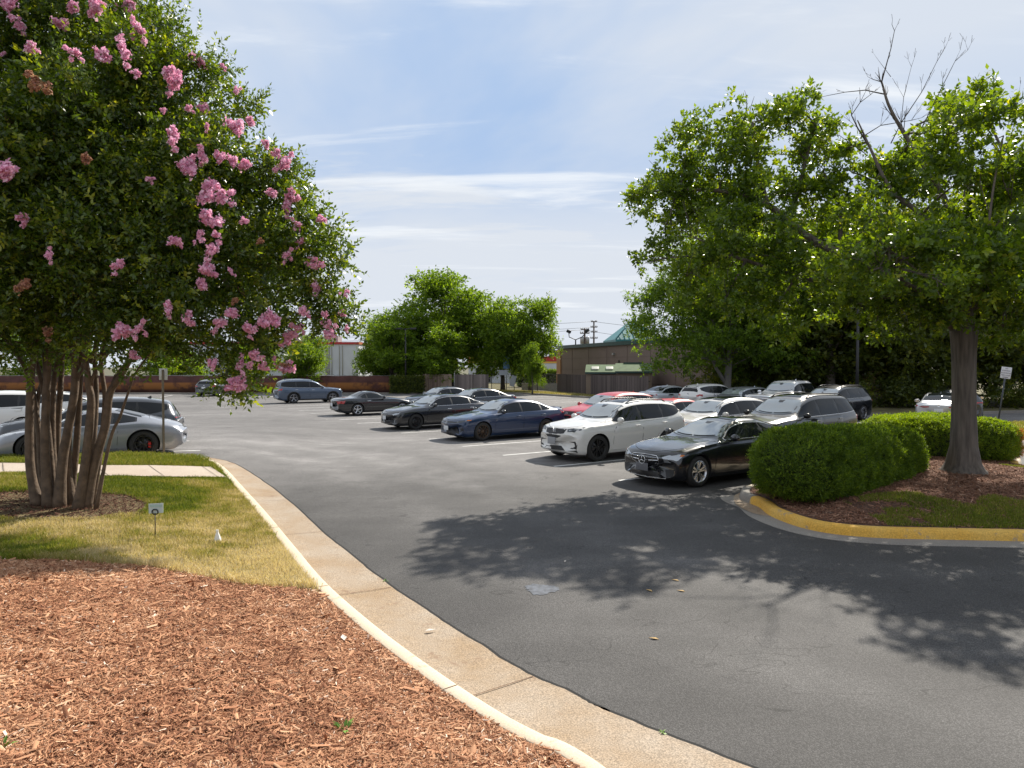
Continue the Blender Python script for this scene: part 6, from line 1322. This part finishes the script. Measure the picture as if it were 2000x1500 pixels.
# chain-link fence in the gap
cA = Vector((AT(960, 760, 70).x, 70, .1)); cB = Vector((AT(1089, 760, 68).x, 68, .1)); d = cB-cA; L_ = d.length; cl = empty('chain_link_fence', cA, math.atan2(d.y, d.x), 'see-through dark chain-link fence between the pale and the dark plank fences', 'fence')
mb = MB(); h = 1.75; st = .16
for s1 in (-1, 1):
    t = -h
    while t < L_+h:
        pts = [(t+s1*z_ if s1 > 0 else t-z_, z_) for z_ in (0, h)]; (x0, z0_), (x1, z1_) = pts
        def clp(xa, za, xb, zb_):
            if max(xa, xb) < 0 or min(xa, xb) > L_: return None
            f0 = 0 if xa >= 0 and xa <= L_ else ((0 if xa < 0 else L_)-xa)/(xb-xa); f1 = 1 if xb >= 0 and xb <= L_ else ((0 if xb < 0 else L_)-xa)/(xb-xa)
            return (xa+(xb-xa)*f0, za+(zb_-za)*f0, xa+(xb-xa)*f1, za+(zb_-za)*f1)
        c_ = clp(x0, z0_, x1, z1_)
        if c_: mb.tube([(c_[0], 0, c_[1]), (c_[2], 0, c_[3])], .006, 3, cap=False)
        t += st
mb.build('wire_mesh', POLEB, cl)
for i in range(int(L_/2.4)+2): q = MB(); q.tube([(min(L_, i*2.4), 0, -.1), (min(L_, i*2.4), 0, h+.08)], .035, 8); q.build('post', POLEB, cl)
q = MB(); q.tube([(0, 0, h), (L_, 0, h)], .022, 6); q.build('top_rail', POLEB, cl)
# pale low wall behind it and signs on it
wl = MB(); wl.box((0, 0, .35), (5.4, .2, .9)); o = wl.build('low_wall', wallmat('pale_wall', (.38, .35, .31))); o.location = (AT(1068, 760, 74).x, 74, 0); tagp(o, 'low pale wall behind the right part of the chain-link fence', 'wall')
BLUES = mat('blue_sign', (.10, .22, .42), .5); WS = mat('white_sign', (.42, .45, .50), .5)
o = empty('notice_board', (AT(989, 760, 69.2).x, 69.2, .0), 0, 'pale blue and white notice on a post at the chain-link fence', 'sign'); bx('board', BLUES, o, ((0, 0, 3.0), (.6, .05, 1.2))); bx('white_panel', WS, o, ((-.30, -.04, 2.0), (.85, .04, .5))); q = MB(); q.tube([(0, .05, 0), (0, .05, 3.6)], .04, 8); q.build('post', METAL, o)
q = MB(); q.box((0, 0, 0), (.5, .02, 1.1), M=Matrix.Rotation(.25, 3, 'Y')); o = q.build('banner', WS); o.location = (AT(1002, 744, 69.0).x, 69.0, AT(1002, 744, 69).z); tagp(o, 'small tilted white banner hung on the chain-link fence', 'banner')
# utility poles
def upole(label, px, ytop, ybase, Y, arms, trans):
    p = AT(px, ytop, Y); r = empty('utility_pole', (p.x, Y, -.2), 0, label, 'utility pole', 'utility poles'); h = p.z+.2; q = MB(); q.tube([(0, 0, 0), (0, 0, h)], [.28, .17], 8); q.build('pole', WOODP, r)
    for ya, wd, in arms:
        z_ = AT(px, ya, Y).z+.2; w2 = wd/FPX*Y/2; am = bx('crossarm', WOODP, r, ((0, -.2, z_), (2*w2, .16, .2)))
        for t in (-.92, -.5, .5, .92): q = MB(); q.lathe([(.001, .1), (.09, .12), (.12, .25), (.07, .36), (.001, .38)], 10); q.v = [(v[0]+t*w2, v[1]-.2, v[2]+z_) for v in q.v]; q.build('insulator', METAL, am)
    for s_ in trans: q = MB(); z_ = AT(px, s_[1], Y).z+.2; q.lathe([(.001, -.7), (.38, -.7), (.40, .6), (.3, .75), (.001, .75)], 16); q.v = [(v[0]+s_[0]*.55, v[1]-.2, v[2]+z_) for v in q.v]; q.build('transformer', METAL, r)
    return r
upole('shorter utility pole with transformers, above the brown roof', 1142, 641, 680, 140, ((644, 16), (651, 18)), ((-1, 665), (1, 665)))
upole('taller utility pole with four thin crossarms, right of the one with transformers', 1160, 627, 680, 165, ((628.5, 12), (639, 13), (648.5, 13), (660.5, 14)), ())
def cable(a, b, Ya, Yb, sag, r=.035):
    p, q = AT(*a, Ya), AT(*b, Yb); mb = MB(); mb.tube([p.lerp(q, t)-Vector((0, 0, sag*4*t*(1-t))) for t in np.linspace(0, 1, 20)], r, 4); return mb
for i, (a, b, Ya, Yb, sg, lb) in enumerate([((1160, 628), (200, 640), 165, 180, 1.5, 'highest thin power line crossing the sky above the tree clump'), ((1160, 639), (180, 655), 165, 180, 1.5, 'second thin power line below the highest one'), ((1142, 644), (170, 668), 140, 160, 1.2, 'power line from the top of the pole with transformers towards the left'), ((1160, 628), (1700, 655), 165, 110, 1.0, 'thin power line running right behind the teal pyramid roof'), ((1160, 648), (1700, 690), 165, 120, 1.0, 'lowest power line running right behind the teal pyramid roof')]):
    tagp(cable(a, b, Ya, Yb, sg).build('power_line', POLEB), lb, 'cable', 'power lines')
def lamp_pole(label, px, top, Y, heads):
    p = AT(px, top, Y); r = empty('lamp_pole', (p.x, Y, 0), 0, label, 'lamp post'); q = MB(); q.tube([(0, 0, 0), (0, 0, p.z)], [.10, .07], 10); q.build('pole', POLEB, r); q = MB(); q.lathe([(.001, .5), (.2, .5), (.22, 0), (.001, 0)], 14); q.build('base', mat('pole_base', (.3, .3, .28), .9), r)
    for s_ in heads: q = MB(); q.tube([(0, 0, p.z-.05), (s_*.5, 0, p.z)], .04, 6); q.build('arm', POLEB, r); q = MB(); q.bbox((s_*.75, 0, p.z), (.6, .35, .16), .03); q.build('lamp_head', POLEB, r)
lamp_pole('tall black lamp post in front of the tree clump at the far fence', 792, 642, 66.3, (-1, 1)); lamp_pole('dark lamp post at the foot of the dark wood, right of the black SUV', 1676, 600, 39.3, (-1,))
# ------------------------------------------------------------------ signs and small things
sp0 = G(310, 886, zland); sg = empty('parking_sign', (sp0.x, sp0.y+.25, zland(sp0.x, sp0.y+.25)), 0, 'thin brown metal sign post, its small plate up in the leaves, by the sports coupe', 'sign')
zt_ = AT(311, 722, sp0.y+.25).z-sg.location.z; q = MB(); BRZ = mat('bronze_post', (.16, .13, .09), .5, .5)
V = [(-.032, .012), (-.012, -.012), (.012, -.012), (.032, .012), (.018, .012), (.008, -.004), (-.008, -.004), (-.018, .012)]; q.add([(a, b, 0) for a, b in V]+[(a, b, zt_) for a, b in V], [(i, (i+1) % 8, 8+(i+1) % 8, 8+i) for i in range(8)]+[tuple(range(8, 16))]); q.build('post', BRZ, sg)
q = MB(); q.bbox((.004, .03, zt_-.12), (.22, .006, .30), .002); q.build('sign_plate', mat('sign_back', (.5, .5, .48), .45, .3), sg)
rp_ = G(1948, 832, .14); rs = empty('parking_sign', (rp_.x, rp_.y, .14), -.25, 'small white no-parking sign on a leaning grey post by the right hedge', 'sign')
tp_ = AT(1966, 717, rp_.y)-rp_; bt_ = AT(1962, 739, rp_.y)-rp_; q = MB(); q.tube([Matrix.Rotation(.25, 3, 'Z') @ Vector((0, 0, -.05)), Matrix.Rotation(.25, 3, 'Z') @ (tp_*.96)], .032, 6); q.build('post', mat('post_grey', (.07, .075, .09), .6, .3), rs)
tl = Matrix.Rotation(.25, 3, 'Z') @ tp_; tlt = math.atan2(tl.x, tl.z); Ms = Matrix.Rotation(tlt, 3, 'Y'); cz = Matrix.Rotation(.25, 3, 'Z') @ ((tp_+bt_)/2); hh = (tp_-bt_).length
q = MB(); q.bbox(cz+Vector((0, -.045, 0)), (hh*.80, .008, hh), .003, M=Ms); pl = q.build('sign_plate', mat('sign_white', (.68, .68, .72), .5), rs)
def text(s, size, m, parent, loc, M, ext=.001):
    cu = bpy.data.curves.new('t', 'FONT'); cu.body = s; cu.size = size; cu.extrude = ext; cu.align_x = 'CENTER'; cu.align_y = 'CENTER'; to = bpy.data.objects.new('t', cu); C.objects.link(to)
    dg = bpy.context.evaluated_depsgraph_get(); dg.update(); me = bpy.data.meshes.new_from_object(to.evaluated_get(dg)); me.name = 'lettering'; bpy.data.objects.remove(to); me.transform((M.to_4x4()) @ Matrix.Rotation(R(90), 4, 'X')); me.transform(Matrix.Translation(loc)); return link('lettering', me, m, parent)
INK = mat('sign_ink', (.10, .05, .12), .6)
for i, (t, s_) in enumerate((('NO', .11), ('PARKING', .13), ('STANDING', .13), ('FIRE LANE', .13))): text(t, s_*hh/.85, INK, pl, cz+Ms @ Vector((0, -.052, hh*(.37-.20*i))), Ms)
q = MB(); q.box(cz+Ms @ Vector((0, -.052, -hh*.40)), (hh*.42, .004, hh*.05), M=Ms); q.build('underline', INK, pl)
# lawn notice
ln = G(303, 1051, zland); ls = empty('lawn_notice', ln, 0, 'little white notice with a black ring on a thin wire stake in the grass', 'sign'); Yl = ln.y
def LP(a, b): return AT(a, b, Yl)-Vector(ln)
q = MB(); q.tube([(0, 0, -.05), LP(303, 1002)], .0075, 6); q.build('stake', POLEB, ls); c_ = LP(303.5, 999.5); q = MB(); q.tube([c_+Vector((math.cos(a)*.042, -.012, math.sin(a)*.037)) for a in np.linspace(0, 2*math.pi, 21)], .0085, 6); q.build('ring', POLEB, ls)
a0, a1, a2, a3 = LP(290, 984), LP(318.5, 982.5), LP(318.5, 1001.5), LP(290.5, 1003); q = MB(); V = [a0, a1, a2, a3]; V += [v+Vector((0, .006, 0)) for v in V]; q.add(V, [(3, 2, 1, 0), (4, 5, 6, 7), (0, 1, 5, 4), (1, 2, 6, 5), (2, 3, 7, 6), (3, 0, 4, 7)]); pl2 = q.build('card', mat('card_pale', (.52, .58, .56), .5), ls)
q = MB(); q.box((a0+a1+a2+a3)/4+Vector((0, -.003, .035)), (.17, .002, .035)); q.box((a0+a1+a2+a3)/4+Vector((-.01, -.003, -.012)), (.06, .002, .02)); q.build('print', mat('card_print', (.38, .50, .46), .6), pl2)
# white marker
mk = G(426, 1062, zland); q = MB(); V = []; 
for z_, w_ in ((0, .040), (.06, .034), (.14, .013), (.15, .013), (.17, .016)): V += [(-w_, -w_*.6, z_), (w_, -w_*.6, z_), (w_, w_*.6, z_), (-w_, w_*.6, z_)]
q.add([Vector(v)+Vector((v[2]*-.06, 0, 0)) for v in V], [(i*4+j, i*4+(j+1) % 4, (i+1)*4+(j+1) % 4, (i+1)*4+j) for i in range(4) for j in range(4)]+[(3, 2, 1, 0), (16, 17, 18, 19)])
o = q.build('ground_marker', mat('plastic_white', (.75, .74, .70), .4)); o.location = mk; o.scale = (1.15,)*3; tagp(o, 'small tapered white plastic marker standing in the lawn near the kerb', 'marker')
# weeds and litter
WEED = mat('weed_leaf', (.16, .28, .04), .5)
def weed(name, label, p, s, n, seed, m=WEED):
    r_ = random.Random(seed); mb = MB()
    for i in range(n):
        a = r_.uniform(0, 6.28); el = r_.uniform(.15, 1.1); l = s*r_.uniform(.6, 1.1); d = Vector((math.cos(a)*math.cos(el), math.sin(a)*math.cos(el), math.sin(el))); sd = d.cross(Vector((0, 0, 1))).normalized()*l*.11
        m1 = d*l*.55+Vector((0, 0, l*.08)); mb.add([Vector((0, 0, 0)), m1+sd, d*l-Vector((0, 0, l*.12)), m1-sd], [(0, 1, 2, 3)])
    o = mb.build(name, m); o.location = p; return tagp(o, label, 'weed')
weed('weed', 'small bright green weed in the red mulch near the bottom of the picture', G(672, 1432, zland), .115, 16, 3); weed('weed', 'tiny green seedling in the mulch at the lower left edge', G(6, 1465, zland), .09, 9, 5); weed('weed', 'pale green sprout in the mulch near the grass tip by the kerb', G(527, 1176, zland), .07, 7, 8)
weed('weed', 'tiny weed in the crack between gutter and asphalt', G(1293, 1432, .0), .05, 14, 9); weed('weed', 'very small weed at the asphalt edge where the gutter narrows', G(752, 1136, .0), .05, 10, 10)
LT = [mat('dry_leaf', (.45, .30, .12), .8), mat('pale_scrap', (.62, .56, .48), .8)]
for i, (a, b, s_, m_, lb) in enumerate([(1319, 1133, .05, 0, 'yellow fallen leaf in the tree shade on the asphalt'), (1330, 1154, .05, 0, 'pale fallen leaf just below the yellow one on the asphalt'), (1104, 1096, .035, 1, 'tiny white scrap on the shaded asphalt'), (841, 1231, .06, 1, 'curled pale leaf on the gutter'), (671, 1245, .07, 1, 'white paper scrap on the mulch by the kerb'), (1268, 1153, .05, 0, 'thin dry leaf left of the yellow leaf on the asphalt'), (1277, 1247, .05, 0, 'dry leaf on the sunlit asphalt'), (638, 819, .07, 1, 'white scrap on the asphalt left of the black roadster')]):
    zf_ = (lambda x, y: zland(x, y)+.03) if a == 671 else (.03 if b == 1231 else .006); p = G(a, b, zf_); mb = MB(); t = random.uniform(0, 3); cs, sn = math.cos(t), math.sin(t); P_ = [(-1, 0, 0), (-.3, -.4, .25), (1, 0, .1), (-.2, .4, .3)]
    mb.add([((x*cs-y*sn)*s_, (x*sn+y*cs)*s_, z_*s_*.6) for x, y, z_ in P_]+[((x*cs-y*sn)*s_, (x*sn+y*cs)*s_, z_*s_*.6-.003) for x, y, z_ in P_], [(0, 1, 2, 3), (7, 6, 5, 4), (0, 4, 5, 1), (1, 5, 6, 2), (2, 6, 7, 3), (3, 7, 4, 0)]); o = mb.build('fallen_leaf' if m_ == 0 or a == 841 else 'paper_scrap', LT[m_]); o.location = p; tagp(o, lb, 'leaf' if m_ == 0 or a == 841 else 'litter')
# ------------------------------------------------------------------ grass and wood chips
LP_ = np.array(lawnp); MP_ = np.array(mulchp); rg = np.random.default_rng(99)
def grass(name, label, X, Y, Z, hgt, wd, tint, m, rg):
    n = len(X); a = rg.uniform(0, 6.28, n); lean = rg.uniform(.1, .9, n)*hgt; b = rg.uniform(0, 6.28, n); hx, hy = np.cos(a)*wd, np.sin(a)*wd; dx, dy = np.cos(b)*lean, np.sin(b)*lean
    V = np.zeros((n, 4, 3)); V[:, 0] = np.column_stack([X-hx, Y-hy, Z-.01]); V[:, 1] = np.column_stack([X+hx, Y+hy, Z-.01]); V[:, 2] = np.column_stack([X+hx*.5+dx, Y+hy*.5+dy, Z+hgt]); V[:, 3] = np.column_stack([X-hx*.3+dx*.9, Y-hy*.3+dy*.9, Z+hgt*.97])
    o = link(name, npmesh(name, V.reshape(-1, 3), np.arange(n*4).reshape(-1, 4), tint=np.clip(tint, 0, 1)), m); return tagp(o, label, 'grass', kind='stuff')
GR = ramp_mat('grass_blade', [(0, (.06, .095, .015)), (.28, (.16, .205, .022)), (.50, (.27, .26, .055)), (.72, (.40, .335, .15)), (1, (.60, .51, .33))], rough=.6, trans=.3, tcol=(1.6, 1.5, .8), spec=.2)
def scatter(poly, dens, x0, x1, y0, y1, rg):
    n = int(dens*(x1-x0)*(y1-y0)); X = rg.uniform(x0, x1, n); Y = rg.uniform(y0, y1, n); k = inside(X, Y, poly); return X[k], Y[k]
X, Y = scatter(LP_, 4200, -13.5, 0, 6.2, 18, rg)
k = ~inside(X, Y, SWP) & (rg.random(len(X)) < np.clip(11/Y, .5, 1)) & (np.abs(X) < Y*.78+.3); 
rk = np.hypot((X-mbase.x)/1.35, (Y-mbase.y)/.95); k &= rk > 1+.25*(fbm(X, Y, .5, 3)-.5); X, Y = X[k], Y[k]
wob = fbm(X, Y, .35, 41); dist = dcurb(X, Y); Z = zland_a(X, Y)
bly = np.interp(X, np.array(BL)[:, 0], np.array(BL)[:, 1]); edge = Y-bly; kk2 = (edge > .22*(wob-.5)) ; X, Y, Z, wob, dist, edge = [v[kk2] for v in (X, Y, Z, wob, dist, edge)]
dry = .70-.065*(Y-8)+1.25*(fbm(X, Y, 1.3, 17)-.5)+.45*(vnoise(X, Y, .22, 5)-.5)+.22*np.clip(1-dist/1.2, 0, 1)+.10*np.clip(1-edge/1.0, 0, 1)-.10*np.clip((-X-5)/4, 0, 1)
dry = np.where(Y > 15.6, .36+.25*(fbm(X, Y, 1.3, 17)-.5), dry.clip(.16, 2)); tn = dry+.14*rg.normal(size=len(X)); hg = (.035+.03*rg.random(len(X)))*(1+.7*(vnoise(X, Y, .3, 8)-.4)); far = Y > 15.7; hg[far] *= 1.7; hg[edge < .25] *= 1.5
grass('lawn_grass', 'patchy lawn, green and dried yellow, around the flowering tree', X, Y, Z, hg, .0032+.0022*rg.random(len(X)), tn, GR, rg)
CH = ramp_mat('chip', [(0, (.10, .034, .018)), (.33, (.35, .155, .080)), (.68, (.55, .30, .165)), (.9, (.68, .45, .29)), (1, (.80, .64, .50))], rough=.8, spec=.25)
def chips(name, label, X, Y, Z, l, tint, m, rg):
    n = len(X); d = np.column_stack([rg.normal(size=n), rg.normal(size=n), rg.normal(size=n)*.30]); d /= np.linalg.norm(d, axis=1)[:, None]; up = np.column_stack([rg.normal(size=n)*.5, rg.normal(size=n)*.5, np.ones(n)]); s = np.cross(d, up); s /= np.linalg.norm(s, axis=1)[:, None]; u = np.cross(s, d)
    w_ = l*rg.uniform(.10, .30, n); c = np.column_stack([X, Y, Z]); V = np.zeros((n, 6, 3)); h_ = (w_*.35)[:, None]; L2 = (l/2)[:, None]; W2 = (w_/2)[:, None]
    V[:, 0] = c-d*L2-s*W2; V[:, 1] = c+d*L2*.9-s*W2*.7; V[:, 2] = c+d*L2+u*h_; V[:, 3] = c-d*L2*.95+u*h_; V[:, 4] = c+d*L2*.9+s*W2*.8; V[:, 5] = c-d*L2*.85+s*W2
    b = (np.arange(n)*6)[:, None]; F = np.stack([b+[0, 1, 2, 3], b+[3, 2, 4, 5]], 1).reshape(-1, 4)
    o = link(name, npmesh(name, V.reshape(-1, 3), F, tint=np.clip(np.repeat(tint, 2), 0, 1)), m); return tagp(o, label, 'mulch', kind='stuff')
X, Y = scatter(MP_, 17500, -7.5, 3.6, 2.1, 9.5, rg); k = (rg.random(len(X)) < np.clip(5.2/Y, .3, 1)) & (np.abs(X+.3) < Y*.76+.6) & (dcurb(X, Y) > .015); X, Y = X[k], Y[k]
# a few strays over the grass edge and onto the kerb
X2, Y2 = scatter(LP_, 1500, -7.5, -1.5, 7.0, 9.6, rg); e2 = Y2-np.interp(X2, np.array(BL)[:, 0], np.array(BL)[:, 1]); k = rg.random(len(X2)) < np.exp(-e2/.22); X = np.concatenate([X, X2[k]]); Y = np.concatenate([Y, Y2[k]])
l = rg.lognormal(math.log(.021), .58, len(X)).clip(.008, .13); dk = dcurb(X, Y); Z = zland_a(X, Y)+.006+.03*rg.random(len(X))**2+.02*(vnoise(X, Y, .15, 3)-.3)*np.clip(dk/.15, .2, 1); tn = .48+.17*rg.normal(size=len(X))+.35*(fbm(X, Y, 1.1, 19)-.5)+.25*(vnoise(X, Y, .18, 9)-.5)+.5*(rg.random(len(X)) > .975)
chips('wood_chips', 'red-brown shredded wood mulch covering the bed in the foreground', X, Y, Z, l, tn, CH, rg)
CH2 = ramp_mat('chip_dark', [(0, (.04, .018, .012)), (.5, (.12, .055, .035)), (.9, (.24, .12, .075)), (1, (.42, .30, .2))], rough=.85, spec=.2)
n = 9000; a = rg.uniform(0, 6.28, n); r_ = np.sqrt(rg.random(n))*1.15; X = mbase.x+np.cos(a)*r_*1.35; Y = mbase.y+np.sin(a)*r_*.95; l = rg.lognormal(math.log(.035), .4, n).clip(.015, .1)
chips('tree_mulch', 'dark mulch ring round the foot of the flowering tree', X, Y, zland_a(X, Y)+.008+.02*rg.random(n), l, .4+.2*rg.normal(size=n), CH2, rg)
ISP = ISL[:-1]; X, Y = scatter(ISP, 1500, 4.4, 16.5, 9.6, 21.5, rg); k = (X < Y*.78+.5); X, Y = X[k], Y[k]; dI = pdist(X, Y, ISL); k = dI > .05; X, Y, dI = X[k], Y[k], dI[k]
Zi = .14+.13*sstep(dI/2.2)+.02*vnoise(X, Y, .7, 9); l = rg.lognormal(math.log(.045), .4, len(X)).clip(.02, .12); gm = fbm(X, Y, 1.0, 27); gz = ((Y < 12.6+.9*(gm-.5)*2) & (X > 5.9)) | ((X > 12.1+.5*(gm-.5)) & (Y < 17))
k = (~gz) | (rg.random(len(X)) < .3)
CH3 = ramp_mat('chip_island', [(0, (.09, .04, .025)), (.5, (.25, .125, .078)), (.9, (.40, .24, .16)), (1, (.52, .38, .28))], rough=.85, spec=.2)
chips('island_mulch', 'brown mulch on the island round the oak trunk', X[k], Y[k], Zi[k]+.008+.02*rg.random(int(k.sum())), l[k], .45+.2*rg.normal(size=int(k.sum()))+.3*(rg.random(int(k.sum())) > .98), CH3, rg)
X, Y = scatter(ISP, 3300, 5.4, 16.5, 9.6, 17, rg); gm = fbm(X, Y, 1.0, 27); gz = ((Y < 12.6+.9*(gm-.5)*2) & (X > 5.9)) | ((X > 12.1+.5*(gm-.5)) & (Y < 17)); dI = pdist(X, Y, ISL); k = gz & (dI > .03) & (vnoise(X, Y, .5, 2) > .25); X, Y, dI = X[k], Y[k], dI[k]
grass('island_grass', 'thin patchy grass along the yellow kerb of the island', X, Y, .14+.13*sstep(dI/2.2)+.01, .03+.035*rg.random(len(X)), .004+.002*rg.random(len(X)), .30+.14*rg.normal(size=len(X))+.35*(fbm(X, Y, .8, 3)-.5), GR, rg)
n = 22000; t = rg.random(n); X = np.interp(t, [0, .3, .65, 1], [-2.6, .2, 4.4, 14.3]); Y = np.interp(t, [0, .3, .65, 1], [67.6, 66.2, 60.9, 44.2])+rg.random(n)**1.3*4.0; X = X+rg.uniform(0, .6, n)
grass('verge_grass', 'dry yellowish grass verge in front of the far fences', X, Y, np.full(n, .1), .06+.10*rg.random(n), np.full(n, .02), .62+.2*rg.normal(size=n)+.3*(vnoise(X, Y, 1.5, 3)-.5), GR, rg)
X, Y = scatter(np.array(RVL), 500, 17, 31, 24, 32, rg); grass('corner_grass', 'shaded grass in the far right corner bed with the sign', X, Y, np.full(len(X), .14), .05+.06*rg.random(len(X)), np.full(len(X), .012), .45+.2*rg.normal(size=len(X)), GR, rg)
